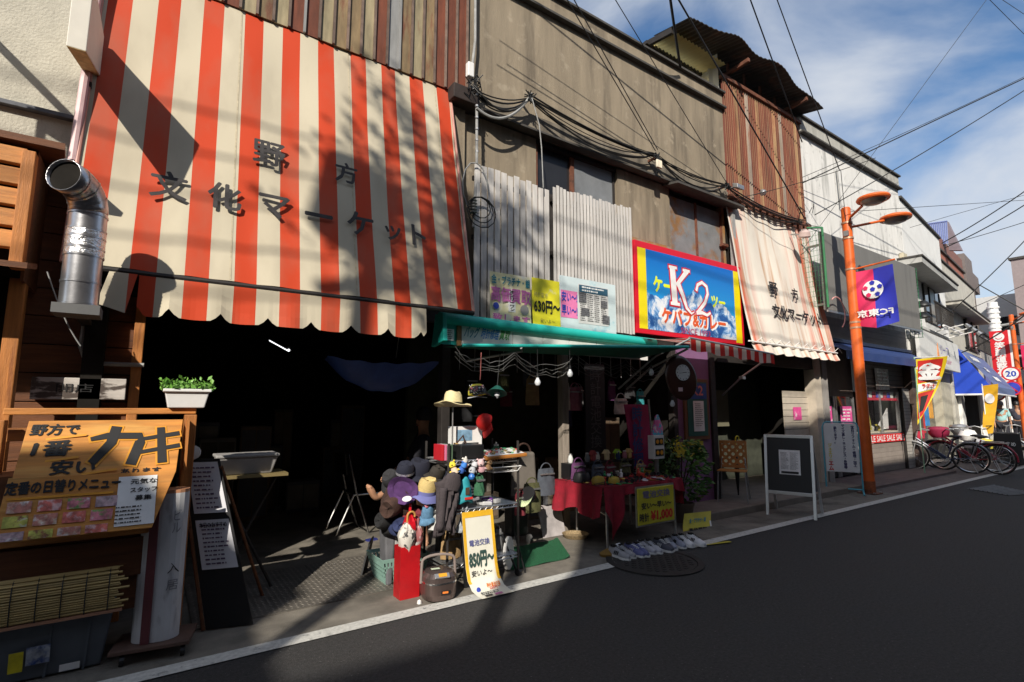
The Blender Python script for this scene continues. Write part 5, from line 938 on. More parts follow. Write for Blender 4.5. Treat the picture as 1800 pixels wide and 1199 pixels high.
t_ = tr_.build('tread', M('tread_steel', (.3, .27, .23), .4, metal=.4, var=.3, sc=9), cp_); t_['kind'] = 'stuff'
mh = thing('manhole_cover', 'round iron manhole cover set across the white line', 'manhole cover', (4.2, 3.6, 0)); MB().lathe([(0, .01), (.4, .01), (.4, .004)], (4.2, 3.62, 0), 40).build('cover', M('cast_iron', (.03, .029, .028), .6, metal=.2, var=.3, sc=10), mh); MB().lathe([(.41, .005), (.41, .014), (.47, .014), (.47, .004)], (4.2, 3.62, 0), 40, caps=False).build('frame', M('cast_iron', 0), mh)
km = MB()
for i in range(-8, 9):
    for j in range(-8, 9):
        if (i * i + j * j) < 58 and (i + j) % 2 == 0: km.box(4.2 + i * .048 - .016, 4.2 + i * .048 + .016, 3.62 + j * .048 - .016, 3.62 + j * .048 + .016, .0102, .015)
k_ = km.build('stud_pattern', M('cast_iron', 0), mh); k_['kind'] = 'stuff'
dg = thing('drain_cover', 'rectangular ribbed drain cover in the asphalt', 'drain cover', (14.6, 2.9, 0)); q = [aZ(1700, 860), aZ(1775, 872), aZ(1820, 868), aZ(1745, 853)]; dm = MB().poly([p + ZU * .01 for p in q]).build('plate', M('cast_iron_pale', (.11, .105, .1), .55, var=.3, sc=10), dg)
for k in range(9): a, b = q[0].lerp(q[1], (k + .5) / 9) + ZU * .012, q[3].lerp(q[2], (k + .5) / 9) + ZU * .012; MB().tube([a, b], .012, 4).build('rib', MATS['cast_iron_pale'], dg)
gm = thing('green_mat', 'green artificial turf mat lying by the stall', 'mat', (3.4, 4.45, 0)); MB().grid(lambda a, b: (2.86 + .72 * a + .38 * b, 4.16 + .66 * b, .012 + .004 * math.sin(a * 14) + (.012 if a > .95 else 0)), 24, 12).build('turf', M('turf', (.012, .13, .05), .9, var=.3, sc=60, bump=.8, bsc=220), gm)
# ---------------------------------------------------------------- headwear helper
def hat(name, label, c, ax, crown_r, crown_h, brim, mat, band=None, brimmat=None, droop=.02, group=None, sq=.85, dent=True):
    o = thing(name, label, 'hat', c, group); c = V(c); n_ = 24
    pr = [(crown_r, 0), (crown_r * .99, crown_h * .35), (crown_r * .9, crown_h * .8), (crown_r * .74, crown_h * (1.0)), (crown_r * .35, crown_h * (.9 if dent else 1.06)), (0, crown_h * (.86 if dent else 1.08))]
    axn = V(ax).normalized(); ph = (c.x * 37 + c.z * 53) % 6.28
    def ruffle(m, amp):
        nr = len(m.v) // n_
        for i, p in enumerate(m.v):
            k, j = divmod(i, n_); th = 6.283 * j / n_; w_ = amp(k, nr); m.v[i] = tuple(V(p) + axn * w_ * (math.sin(2 * th + ph) + .45 * math.sin(5 * th + 2 * ph)) + V((math.sin(3 * th + ph + k), math.cos(4 * th - k), 0)) * w_ * .3)
        return m
    ruffle(MB().lathe(pr, c, n_, ax=ax, sy=sq), lambda k, nr: .006 if k > 1 else .002).build('crown', mat, o, smooth=True, auto=60)
    if brim: ruffle(MB().lathe([(crown_r * .98, .004), (crown_r + brim * .5, .002 - droop * .3), (crown_r + brim, -droop), (crown_r + brim, -droop - .006), (crown_r * .95, -.004)], c, n_, ax=ax, sy=sq, caps=False), lambda k, nr: (0, .007, .014, .014, 0)[k]).build('brim', brimmat or mat, o, smooth=True, auto=60)
    if band: MB().lathe([(crown_r * 1.015, .003), (crown_r * 1.012, crown_h * .26)], c, n_, ax=ax, sy=sq, caps=False).build('band', band, o, smooth=True)
    return o
def cap(name, label, c, ax, fwd, mat, visor, r=.085, panel=None, group=None):
    o = thing(name, label, 'cap', c, group); c = V(c); ax = V(ax).normalized(); fwd = V(fwd); fwd = (fwd - ax * fwd.dot(ax)).normalized(); side = ax.cross(fwd)
    MB().lathe([(r, 0), (r * .98, r * .4), (r * .82, r * .85), (r * .5, r * 1.12), (0, r * 1.2)], c, 20, ax=ax).build('crown', mat, o, smooth=True)
    m = MB(); nn = 10
    pts = [c + fwd * (r * .96 * math.cos(R(t))) + side * (r * .96 * math.sin(R(t))) for t in [-70 + 14 * k for k in range(nn + 1)]]; out = [c + fwd * (r * .75 + r * 1.05 * math.cos(R(t))) + side * (r * 1.0 * math.sin(R(t))) - ax * (.018 * math.sin(R(t)) ** 2 + .012) for t in [-70 + 14 * k for k in range(nn + 1)]]
    for k in range(nn): m.poly([pts[k], out[k], out[k + 1], pts[k + 1]])
    m.build('visor', visor, o, smooth=True, solid=.005)
    MB().lathe([(0, 0), (.008, 0), (0, .008)], c + ax * r * 1.2, 8, ax=ax).build('button', visor, o)
    if panel: MB().lathe([(r * 1.0, .005), (r * .99, r * .4), (r * .84, r * .85)], c + fwd * .006, 20, ax=ax, caps=False).build('front_panel', panel, o, smooth=True)
    return o
STRAW = M('straw', (.6, .45, .18), .7, var=.15, sc=40, bump=.4, bsc=120, st=(1, 1, 3)); PURP = M('purple_felt', (.09, .035, .14), .9, var=.3, sc=18, bump=.5, bsc=130); BRN = M('brown_felt', (.06, .03, .022), .9, var=.3, sc=18, bump=.5, bsc=130); DENIM = M('denim', (.1, .22, .36), .85, var=.25, sc=50); LILAC = M('lilac_cloth', (.14, .15, .36), .8, var=.1); NAVYF = M('navy_felt', (.012, .014, .028), .9)
F = lambda x, y, Yv=4.2: aY(x, y, Yv)
hat('brown_hat', 'large brown felt hat hanging at the end of the rack', F(694, 885, 4.25), (-.75, -.5, -.25), .1, .12, .07, BRN)
hat('purple_hat', 'purple felt hat with a white edge hung facing the street', F(708, 860, 4.14), (.45, .85, .15), .085, .1, .045, PURP, brimmat=PURP)
hat('straw_trilby', 'straw trilby with lilac band and brim on the rack', F(749, 868, 4.1), (.05, -.25, 1), .083, .13, .045, STRAW, LILAC, LILAC, .03)
hat('denim_bucket_hat', 'small blue denim bucket hat with pink flower badge', F(751, 908, 4.1), (-.1, -.35, 1), .055, .1, .03, DENIM, None, DENIM, .035, dent=False)
MB().lathe([(0, 0), (.02, .0), (0, .006)], F(750, 888, 4.03), 10, ax=(0, -1, .2)).build('flower_badge', M('badge_pink', (.6, .2, .25), .6), bpy.data.objects['denim_bucket_hat'])
hat('black_hat', 'black felt hat at the back of the rack', F(735, 832, 4.3), (.1, -.3, 1), .1, .12, .05, NAVYF); hat('navy_sequin_cap', 'dark navy cap with silver sequins beside the purple hat', F(712, 832, 4.25), (-.1, -.4, 1), .08, .09, .0, NAVYF, M('sequins', (.5, .5, .55), .3, metal=.6, var=.6, sc=90))
hat('panama_hat', 'cream panama hat with black ribbon above the stall', F(796, 714, 4.2), (.05, .05, 1), .088, .13, .085, M('panama_straw', (.68, .58, .32), .7, var=.1, sc=40, bump=.3, bsc=120), INK, None, -.02)
tube('hat_stand', METAL, bpy.data.objects['panama_hat'], [F(796, 714, 4.2), F(796, 714, 4.2) - ZU * .48], .007)
cap('trucker_cap', 'black and yellow trucker cap with pink print hanging on a cord', F(839, 694, 4.15), (0, .15, 1), (0, -1, 0), M('cap_yellow', (.55, .5, .05), .7), BLACK, .085, BLACK)
tc_ = bpy.data.objects['trucker_cap']; tube('cord', M('cord_red', (.4, .12, .1), .6), tc_, [F(846, 620, 4.2), F(844, 668, 4.17)], .005)
leaves('pink_print', tc_, [M('badge_pink', 0), WINK], 50, lambda g: (F(838 + g.uniform(-13, 13), 686 + g.uniform(-8, 8), 4.055), (g.gauss(0, 1), -.05, g.gauss(0, 1))), .02, 9)
MB().tube([F(822, 700, 4.06), F(838, 697, 4.03), F(856, 699, 4.06)], .004, 5).build('visor_edge', WINK, tc_)
cap('baseball_cap', 'bright red baseball cap hanging below the trucker cap', F(856, 744, 4.2), (-.75, .1, .35), (0, -.5, -1), M('cap_red', (.6, .012, .01), .7), M('cap_red', 0), .085)
cap('baseball_cap', 'small yellow cap under the plush toys', F(793, 845, 4.05), (-.1, -.3, 1), (-.4, -1, 0), M('cap_lemon', (.75, .58, .01), .7), M('cap_lemon', 0), .045)
cap('baseball_cap', 'black cap with pale green visor hanging at the rack end', F(926, 868, 4.1), (.7, .3, -.6), (-.8, -.4, -.5), BLACK, M('visor_pale', (.6, .7, .4), .6), .08)
# hooded jackets on the rack
for (nm, lab, px_, py_, w_, h_, Yv, m_) in (('hooded_jacket', 'charcoal hooded jacket hanging from the rack', 784, 888, .2, .44, 4.0, M('charcoal_cloth', (.06, .048, .052), .9, var=.2, sc=9, bump=.4, bsc=80)), ('hooded_jacket', 'black hooded jacket folded over behind the charcoal one', 775, 855, .2, .22, 4.24, NAVYF)):
    c = F(px_, py_, Yv); o = thing(nm, lab, 'jacket', c - ZU * h_ / 2)
    MB().grid(lambda a, b: c + V(((a - .5) * w_ * (1 - .15 * b) + .02 * math.sin(b * 5), -.05 * math.sin(math.pi * a) + .02 * math.sin(a * 19 + b * 6), h_ * (.5 - b) - .03 * math.cos(a * 6))), 16, 14).build('body', m_, o, smooth=True, solid=.03); MB().lathe([(.0, -.09), (.07, -.06), (.085, 0), (.06, .07), (0, .09)], c + V((.03, -.05, h_ * .42)), 14, sy=.5, ax=(.2, 0, 1)).build('hood', m_, o, smooth=True)
    MB().grid(lambda a, b: c + V((-w_ * .42 - .03 * b + .05 * a, -.06 - .02 * math.sin(a * 3.1), h_ * (.35 - .75 * b))), 5, 10).build('sleeve', m_, o, smooth=True, solid=.03)
# ---------------------------------------------------------------- wheeled wire rack
rk = thing('wire_rack', 'wheeled black wire rack loaded with second-hand goods', 'rack', (2.55, 4.25, 0))
RX0, RX1, RY0, RY1 = 2.12, 2.84, 4.02, 4.46
for (x, y) in ((RX0, RY0), (RX1, RY0), (RX1, RY1), (RX0, RY1)): tube('post', DARKF, rk, [(x, y, .06), (x, y, 1.2)], .012); MB().lathe([(0, -.012), (.032, -.012), (.032, .012), (0, .012)], (x, y, .034), 12, ax=(1, .3, 0)).build('castor', BLACK, rk)
def wshelf(z):
    m = MB()
    for k in range(18): y = RY0 + (RY1 - RY0) * k / 17; m.tube([(RX0, y, z), (RX1, y, z)], .003, 4)
    for x in (RX0, RX1): m.tube([(x, RY0, z), (x, RY1, z)], .006, 5).tube([(x, RY0, z - .03), (x, RY1, z - .03)], .006, 5)
    for y in (RY0, RY1):
        m.tube([(RX0, y, z), (RX1, y, z)], .006, 5).tube([(RX0, y, z - .03), (RX1, y, z - .03)], .006, 5)
        for k in range(12): x = RX0 + (RX1 - RX0) * k / 12; d = (RX1 - RX0) / 12; m.tube([(x, y, z - .03), (x + d / 2, y, z), (x + d, y, z - .03)], .003, 4)
    m.build('wire_shelf', METAL, rk)
for z in (.2, .64, 1.05): wshelf(z)
for k, (c, w_) in enumerate((((.5, .02, .03), .024), ((.6, .16, .28), .022), ((.5, .48, .48), .02), ((.1, .16, .1), .022))):
    x = F(771, 800, 4.1).x + .0 + .028 * k
    o = top(MB().box(x, x + w_, 4.04, 4.2, 1.056, 1.19).build('album_case', M('album%d' % k, c, .4), None, bevel=.004), ['red', 'pink', 'pale grey', 'dark green'][k] + ' album case standing in the row on the rack top', 'case')
o = top(MB().box(2.24, 2.48, 4.03, 4.2, 1.056, 1.18).build('black_case', BLACK, None, bevel=.01), 'black leather case at the end of the album row', 'case')
o = thing('printed_carton', 'white and blue printed carton behind the black case', 'carton', (2.42, 4.38, 1.06)); box('carton', WHITEP, o, 2.33, 2.62, 4.3, 4.44, 1.056, 1.33, .003); decal('blue_print', M('print_blue', (.2, .35, .5), .5, var=.4, sc=20), o, (2.43, 4.3, 1.25), XU, ZU, .16, .1); decal('dark_print', INK, o, (2.5, 4.3, 1.13), XU, ZU, .16, .1)
o = thing('leopard_purse', 'leopard print purse with brown strap on the rack', 'purse', (2.36, 4.24, 1.06)); MB().slab([(2.28, 4.22, 1.056), (2.44, 4.22, 1.056), (2.42, 4.22, 1.15), (2.3, 4.22, 1.19)], (0, .06, 0)).build('body', M('leopard', (.45, .28, .08), .7, var=.2, col2=(.04, .02, .01), c2=.52, c2w=.03, c2sc=60), o, bevel=.01); tube('strap', BRN, o, [(2.3, 4.24, 1.17), (2.38, 4.24, 1.25), (2.43, 4.24, 1.12)], .009)
o = thing('jewel_tray', 'orange-brown tray of costume jewellery tilted on the rack top', 'tray', (2.72, 4.2, 1.06))
q = [F(850, 812, 4.0), F(915, 802, 4.0), F(905, 787, 4.3), F(838, 793, 4.3)]; zt = 1.09
q = [V((2.47, 3.98, 1.07)), V((2.92, 3.98, 1.085)), V((2.98, 4.3, 1.115)), V((2.52, 4.3, 1.1))]
MB().slab(q, (0, 0, -.03)).build('tray', M('tray_orange', (.42, .16, .03), .5, var=.15), o, bevel=.008); MB().poly([p.lerp((q[0] + q[2]) / 2, .1) + ZU * .003 for p in q]).build('lining', WHITEP, o)
def tp(g): a, b = g.uniform(.08, .92), g.uniform(.1, .9); return q[0].lerp(q[1], a).lerp(q[3].lerp(q[2], a), b)
JM = [METAL, M('gold', (.6, .42, .1), .3, metal=.9), M('jade', (.03, .3, .1), .3), M('coral', (.6, .06, .04), .4), WINK, BLACK]
jg = random.Random(5)
for k in range(34):
    c = tp(jg); r_ = jg.uniform(.008, .017); MB().tube([c + V((r_ * math.cos(a * .785), r_ * math.sin(a * .785), .008 + .006 * math.sin(a))) for a in range(9)], .0035, 4).build('jewel', JM[jg.randrange(6)], o)
eg2 = random.Random(41)
# generic plush toys
def plush(lab, c, body, head, s=1):
    o = thing('plush_toy', lab, 'plush toy', c, None); c = V(c)
    MB().lathe([(0, -.04 * s), (.032 * s, -.025 * s), (.036 * s, 0), (.024 * s, .03 * s), (0, .035 * s)], c, 12).build('body', body, o, smooth=True); h = MB().lathe([(0, -.032 * s), (.03 * s, -.015 * s), (.033 * s, .006 * s), (.02 * s, .028 * s), (0, .032 * s)], c + V((0, -.008, .055 * s)), 12).build('head', head, o, smooth=True)
    for sx in (-1, 1): MB().lathe([(0, -.012), (.011, 0), (0, .012)], c + V((sx * .027 * s, 0, .085 * s)), 8).build('ear', head, o, smooth=True); MB().lathe([(0, -.02), (.012, 0), (0, .02)], c + V((sx * .036 * s, -.012, .0)), 8, ax=(sx, -.4, -.5)).build('paw', head, o, smooth=True)
    MB().lathe([(0, 0), (.006, .004), (0, .012)], c + V((0, -.04 * s, .055 * s)), 8, ax=(0, -1, 0)).build('nose', BLACK, o)
    import mathutils
    q_ = mathutils.Euler((eg2.uniform(-.5, .5), eg2.uniform(-.7, .7), eg2.uniform(-.8, .8))); o.rotation_euler = q_; return o
pal = [((.7, .55, .4), (.75, .6, .05), 'cream and yellow'), ((.05, .15, .55), (.05, .2, .6), 'blue'), ((.6, .05, .05), (.7, .66, .6), 'white-headed red'), ((.4, .42, .45), (.5, .5, .52), 'grey'), ((.6, .35, .38), (.65, .45, .45), 'dusty pink'), ((.35, .2, .1), (.45, .28, .14), 'brown')]
for k, (px_, py_, s) in enumerate(((799, 828, .95), (811, 826, .85), (817, 818, .75), (830, 827, .9), (846, 823, 1.0), (858, 822, .8))):
    a, b, nm = pal[k]; plush(nm + ' plush toy in the row on the rack', F(px_, py_, 4.0), M('pl%da' % k, a, .9, var=.2), M('pl%db' % k, b, .9, var=.2), s)
o = thing('teal_drawstring_bag', 'teal drawstring bag with picture hanging below the plush toys', 'bag', F(818, 875, 4.0)); c = F(817, 862, 4.0)
MB().grid(lambda a, b: c + V(((a - .5) * (.07 + .08 * b), -.025 * math.sin(math.pi * a) * (.4 + b), .1 - .2 * b - .015 * math.cos(a * 6))), 10, 10).build('body', M('teal_bag', (.02, .3, .36), .7, var=.2, sc=12), o, smooth=True, solid=.02); decal('picture', M('bag_print', (.08, .05, .03), .6), o, c + V((0, -.045, 0)), XU, ZU, .04, .06); decal('red_print', REDI, o, c + V((.01, -.05, -.06)), XU, ZU, .08, .02)
o = thing('blue_ball', 'small blue ball among the plush toys', 'ball', F(829, 836, 3.98)); MB().lathe([(0, -.03), (.022, -.02), (.03, 0), (.022, .02), (0, .03)], F(829, 838, 3.98), 14).build('ball', M('ball_blue', (.03, .16, .5), .4), o, smooth=True)
o = thing('clear_plastic_bag', 'clear crumpled plastic bag hanging from the rack', 'bag', F(820, 910, 4.05)); c = F(818, 905, 4.03); MB().grid(lambda a, b: c + V(((a - .5) * (.05 + .05 * b) - .04 * b, -.02 * math.sin(a * 9 + b * 4), .12 - .26 * b)), 10, 12).build('film', M('plastic_film', (.35, .38, .42), .15, var=.5, sc=25, spec=.8), o, smooth=True)
o = thing('white_wire_tray', 'white wire tray hooked under the jewellery tray', 'tray', (2.72, 4.05, .93)); m = MB()
for z, g_ in ((.93, 0), (.975, .025)): m.tube([(2.56 - g_, 4.0 - g_, z), (2.82 + g_, 4.0 - g_, z), (2.82 + g_, 4.25 + g_, z), (2.56 - g_, 4.25 + g_, z), (2.56 - g_, 4.0 - g_, z)], .004, 5)
for k in range(7): m.tube([(2.56 + .043 * k, 4.0, .93), (2.56 + .043 * k, 4.25, .93)], .003, 4)
for (x, y) in ((2.56, 4), (2.82, 4), (2.82, 4.25), (2.56, 4.25)): m.tube([(x, y, .93), (x + (.025 if x > 2.7 else -.025), y + (.025 if y > 4.1 else -.025), .975)], .004, 4)
m.build('wire', WHITEP, o)
gg = random.Random(11)
for k in range(9):
    x, y = gg.uniform(2.45, 2.8), gg.uniform(4.04, 4.3); nm = ['purple scarf', 'white mouse', 'grey remote', 'black purse', 'silver lighter', 'violet pouch', 'beige case', 'grey clip', 'white tag'][k]; col_ = [(.16, .05, .3), (.65, .65, .65), (.25, .25, .25), (.02, .02, .02), (.5, .5, .5), (.12, .05, .25), (.4, .33, .22), (.3, .3, .32), (.7, .7, .66)][k]
    top(MB().obox((x, y, .665), V((gg.uniform(.025, .05), gg.uniform(-.02, .02), 0)), V((gg.uniform(-.01, .01), .025, .0)), (0, 0, .018)).build(nm.split()[1] + '_item', M('sm%d' % k, col_, .5, var=.2), None, bevel=.008), 'small ' + nm + ' lying on the middle shelf of the rack', nm.split()[1])
# ---------------------------------------------------------------- ground goods round the rack
rb = thing('red_bin', 'tall square red umbrella bin beside the rack', 'bin', (1.8, 4.1, 0)); RB = M('red_enamel', (.42, .008, .012), .35, var=.2, sc=5, bump=.15, bsc=12, col2=(.25, .01, .012), c2=.62, c2sc=9)
for a, b, c_, d in ((1.72, 1.885, 4.04, 4.05), (1.72, 1.885, 4.165, 4.175), (1.72, 1.73, 4.05, 4.165), (1.875, 1.885, 4.05, 4.165)): box('side', RB, rb, a, b, c_, d, .004, .4)
def umbrella(lab, base, tip, mat, hook, r=.045, group=None):
    o = thing('folded_umbrella', lab, 'umbrella', base); base, tip = V(base), V(tip); d = (tip - base); n_ = 14; m = MB()
    rings = [(.0, .012), (.4, .03), (.62, r * .8), (.72, r), (.8, r * .8), (.9, .014)]; pts = [base + d * t for t, _ in rings]; m.tube(pts, [q_ for _, q_ in rings], n_, caps=True)
    m.v = [tuple(V(p) + V((.007 * math.sin(k * 2.4), .007 * math.cos(k * 3.1), 0))) for k, p in enumerate(m.v)]; m.build('canopy', mat, o, smooth=True); e = base + d * .88; dd = d.normalized()
    if hook: MB().tube([e, tip - dd * .01] + arc(tip - dd * .01 + V((.032, 0, 0)), V((-1, 0, 0)), dd, .032, 0, 200, 10), .0085, 8).build('crook_handle', M('cane_handle', (.5, .26, .07), .5), o, smooth=True)
    else: MB().tube([e, tip], .012, 8).build('handle', mat, o, smooth=True)
    return o
umbrella('white floral folded umbrella with a cane crook in the red bin', (1.78, 4.1, .05), (1.785, 4.08, .64), M('floral', (.6, .56, .5), .7, var=.1, col2=(.05, .05, .05), c2=.56, c2w=.05, c2sc=26), True, .075); umbrella('glossy red folded umbrella in the red bin', (1.82, 4.12, .05), (1.82, 4.11, .72), M('gloss_red', (.55, .01, .02), .25), False, .06); umbrella('dusky pink folded umbrella in the red bin', (1.85, 4.13, .05), (1.89, 4.1, .6), M('dusky_pink', (.3, .1, .1), .6, var=.3, sc=14, col2=(.5, .5, .48), c2=.55, c2sc=16), False, .06)
o = thing('oval_tag', 'white oval price tag on the red umbrella handle', 'tag', (1.82, 4.08, .74)); MB().lathe([(0, 0), (.04, 0), (.04, .004), (0, .004)], F(715, 877, 4.05), 16, ax=(-.1, -1, .4), sx=1, sy=.55).build('card', WINK, o)
bk = thing('mint_basket', 'mint green perforated plastic basket with folded bags beside the red bin', 'basket', (1.95, 4.6, 0)); MINT = M('mint_plastic', (.25, .42, .36), .5, var=.08)
B0, B1 = (1.76, 2.1, 4.44, 4.72), (1.7, 2.14, 4.38, 4.78)
def bpnt(s, t, z): k = z / .23; x0 = B0[0] + (B1[0] - B0[0]) * k; x1 = B0[1] + (B1[1] - B0[1]) * k; y0 = B0[2] + (B1[2] - B0[2]) * k; y1 = B0[3] + (B1[3] - B0[3]) * k; return {0: V((x0 + (x1 - x0) * t, y0, z)), 1: V((x1, y0 + (y1 - y0) * t, z)), 2: V((x1 - (x1 - x0) * t, y1, z)), 3: V((x0, y1 - (y1 - y0) * t, z))}[s]
m = MB()
for s in range(4):
    for z0, z1 in ((.004, .04), (.2, .23)): m.poly([bpnt(s, 0, z0), bpnt(s, 1, z0), bpnt(s, 1, z1), bpnt(s, 0, z1)])
    for zz in (.075, .112, .15): m.poly([bpnt(s, 0, zz), bpnt(s, 1, zz), bpnt(s, 1, zz + .014), bpnt(s, 0, zz + .014)])
    for k in range(15): t = k / 14; m.poly([bpnt(s, max(0, t - .02), .04), bpnt(s, min(1, t + .02), .04), bpnt(s, min(1, t + .02), .2), bpnt(s, max(0, t - .02), .2)])
m.build('lattice', MINT, bk, solid=.004); box('bottom', MINT, bk, B0[0], B0[1], B0[2], B0[3], .003, .008)
for k, (x, y, h_, c_) in enumerate(((1.78, 4.5, .5, (.12, .12, .13)), (1.86, 4.5, .46, (.35, .34, .33)), (1.94, 4.55, .55, (.06, .06, .065)), (2.02, 4.6, .45, (.18, .16, .15)))):
    o = thing('folded_bag', ['grey', 'pale', 'black', 'taupe'][k] + ' folded bag standing in the mint basket', 'bag', (x, y, .01)); MB().slab([(x - .03, y - .1, .012), (x + .02, y - .1, .012), (x + .04, y - .11, h_), (x - .06, y - .1, h_)], (.02, .2, 0)).build('body', M('fb%d' % k, c_, .8, var=.2, sc=9), o, bevel=.015); tube('strap', METAL if k == 0 else BLACK, o, arc((x - .02, y, h_), XU, ZU, .05, 0, 180, 8), .006, 6)
rc = thing('rice_cooker', 'brown metallic rice cooker with carry handle on the white line', 'rice cooker', (1.99, 3.9, 0)); RCM = M('cooker_brown', (.14, .1, .09), .3, metal=.6, var=.06); cx_, cy_ = 1.995, 3.93
def sup(r, z, k=.72): return [V((cx_ + r * math.copysign(abs(math.cos(a)) ** k, math.cos(a)), cy_ + r * 1.0 * math.copysign(abs(math.sin(a)) ** k, math.sin(a)), z)) for a in [2 * math.pi * j / 32 for j in range(32)]]
def shell(rings, name, mat):
    m = MB()
    for (ra, za), (rb_, zb_) in zip(rings, rings[1:]):
        A, B = sup(ra, za), sup(rb_, zb_)
        for k in range(32): m.poly([A[k], A[(k + 1) % 32], B[(k + 1) % 32], B[k]])
    m.poly(sup(*rings[-1])); return m.build(name, mat, rc, smooth=True, auto=50)
shell([(.1, .01), (.122, .02), (.132, .06), (.134, .14)], 'body', RCM); shell([(.136, .14), (.136, .152)], 'seam_ring', CHROME); shell([(.134, .152), (.13, .185), (.11, .215), (.07, .23)], 'lid', M('cooker_lid', (.1, .075, .07), .25, metal=.4))
rot = V((-.22, -.975, 0)); sd = V((.975, -.22, 0))
MB().tube([V((cx_, cy_, .13)) - sd * .14, V((cx_, cy_, .26)) - sd * .135] + [V((cx_, cy_, .26)) + sd * (-.135 * math.cos(R(a))) + ZU * (.075 * math.sin(R(a)) ** .5) for a in range(15, 180, 15)] + [V((cx_, cy_, .26)) + sd * .135, V((cx_, cy_, .13)) + sd * .14], .011, 8).build('handle', M('handle_taupe', (.25, .2, .18), .4), rc, smooth=True)
pc = V((cx_, cy_, .205)) + rot * .122; slp = (ZU * .56 - rot * .83).normalized(); nrl = (rot * .56 + ZU * .83).normalized(); MB().obox(pc, sd * .06, slp * .022, nrl * .006).build('control_panel', METAL, rc, bevel=.004); MB().obox(pc + nrl * .004 + sd * .005, sd * .032, slp * .015, nrl * .006).build('display', M('display_orange', (.7, .33, .02), .4), rc)
decal('maker_plate', BLACK, rc, V((cx_, cy_, .08)) + rot * .131 + sd * .03, sd, ZU, .075, .032, .006); decal('maker_mark', ORI, rc, V((cx_, cy_, .084)) + rot * .134 + sd * .024, sd, ZU, .045, .015, .006); decal('price_sticker', M('sticker_green', (.6, .68, .5), .6), rc, V((cx_, cy_, .218)) - sd * .03 + rot * .02, sd, -rot, .07, .04, .016)
# curled price board
pbd = thing('battery_price_board', 'tall curling watch battery price poster propped against the rack', 'poster', (2.42, 3.95, 0))
pf = [(4.0, .62), (3.975, .45), (3.95, .3), (3.93, .18), (3.9, .09), (3.83, .03), (3.74, .012), (3.68, .014)]
def pp(a, b):
    k = b * (len(pf) - 1); i = min(int(k), len(pf) - 2); f = k - i; y = pf[i][0] + (pf[i + 1][0] - pf[i][0]) * f; z = pf[i][1] + (pf[i + 1][1] - pf[i][1]) * f; return V((2.24 + .31 * a + .015 * b, y, z))
MB().grid(pp, 6, 28).build('sheet', M('poster_white', (.72, .7, .6), .6, var=.06), pbd, smooth=True)
for (a0, a1, b0, b1_) in ((0, 1, .0, .04), (0, .09, .04, .62), (.91, 1, .04, .62)): MB().grid(lambda a, b: pp(a0 + (a1 - a0) * a, b0 + (b1_ - b0) * b) + V((0, -.003, .001)), 4, 12).build('amber_border', M('border_amber', (.75, .42, .02), .6, var=.2), pbd)
vP = V((0, .14, 1)).normalized()
text('電池交換', pp(.48, .22), .2, .05, M('ink_slate', (.12, .13, .3), .6), pbd, v=vP, bold=.02, eps=.008); text('850円〜', pp(.5, .36), .24, .12, M('ink_darkgreen', (.03, .07, .06), .6), pbd, v=vP, bold=.05, eps=.01); text('安いよ〜', pp(.46, .5), .2, .05, INK, pbd, v=vP, bold=.01, eps=.01)
text('時計電池交換', pp(.68, .68), .13, .04, ORI, pbd, v=V((0, .5, 1)), bold=.02, eps=.01); text('630円〜', pp(.66, .74), .1, .028, REDI, pbd, v=V((0, .8, .6)), bold=.02, eps=.012); printlines(pbd, INK, pp(.4, .84), XU, V((0, 1, .3)), .2, .04, 2, 1, .6, .014); MB().lathe([(0, 0), (.02, .004), (0, .008)], pp(.16, .72) + V((0, -.012, .008)), 10, ax=(0, -1, .5)).build('jewel_picture', BLUEI, pbd); decal('pink_label', PINK, pbd, pp(.55, .95), XU, V((0, 1, .05)), .07, .03, .01); decal('grey_label', GREYINK, pbd, pp(.25, .95), XU, V((0, 1, .05)), .07, .03, .01)
MB().slab([(2.28, 4.0, .004), (2.6, 4.0, .004), (2.57, 4.02, .62), (2.25, 4.02, .62)], (0, .02, 0)).build('backing_board', BLACK, pbd)
o = thing('folding_stool', 'white and black folding stool leaning at the rack side', 'folding stool', (2.92, 4.1, 0)); MB().slab([V((2.82, 4.05, .02)) + V((.09 * math.cos(t * .524), .06 * math.cos(t * .524) + .12, .15 + .15 * math.sin(t * .524) + .0)) for t in range(12)], (.02, -.02, 0)).build('seat_panel', WHITEP, o, bevel=.006)
for dx in (-.07, .07): tube('leg', BLACK, o, [(2.82 + dx, 4.15, .35), (2.9 + dx * .6, 4.05, .005)], .009)
o = thing('black_sign_stand', 'thin black leaning slab standing on the checker plate', 'stand', (1.72, 4.95, 0)); MB().slab([(1.66, 4.8, .013), (1.76, 4.95, .013), (1.82, 4.96, .3), (1.74, 4.84, .27)], (.012, -.01, 0)).build('slab', BLACK, o); tube('wire', CABLE, o, [(1.76, 4.95, .1), (1.9, 5.05, .12), (2.0, 5.0, .02)], .005)
o = thing('blue_packet', 'small dark blue packet on the concrete', 'packet', (2.2, 5.9, 0)); c = aZ(653, 949, .01); MB().obox(c, (.06, .01, 0), (-.005, .03, 0), (0, 0, .012)).build('packet', M('packet_blue', (.03, .04, .2), .4), o); 
o = thing('white_chip', 'small white stone on the white line by the cooker', 'stone', aZ(737, 1062)); MB().lathe([(0, 0), (.018, .004), (.015, .025), (0, .035)], aZ(737, 1062), 7).build('stone', WHITEP, o)
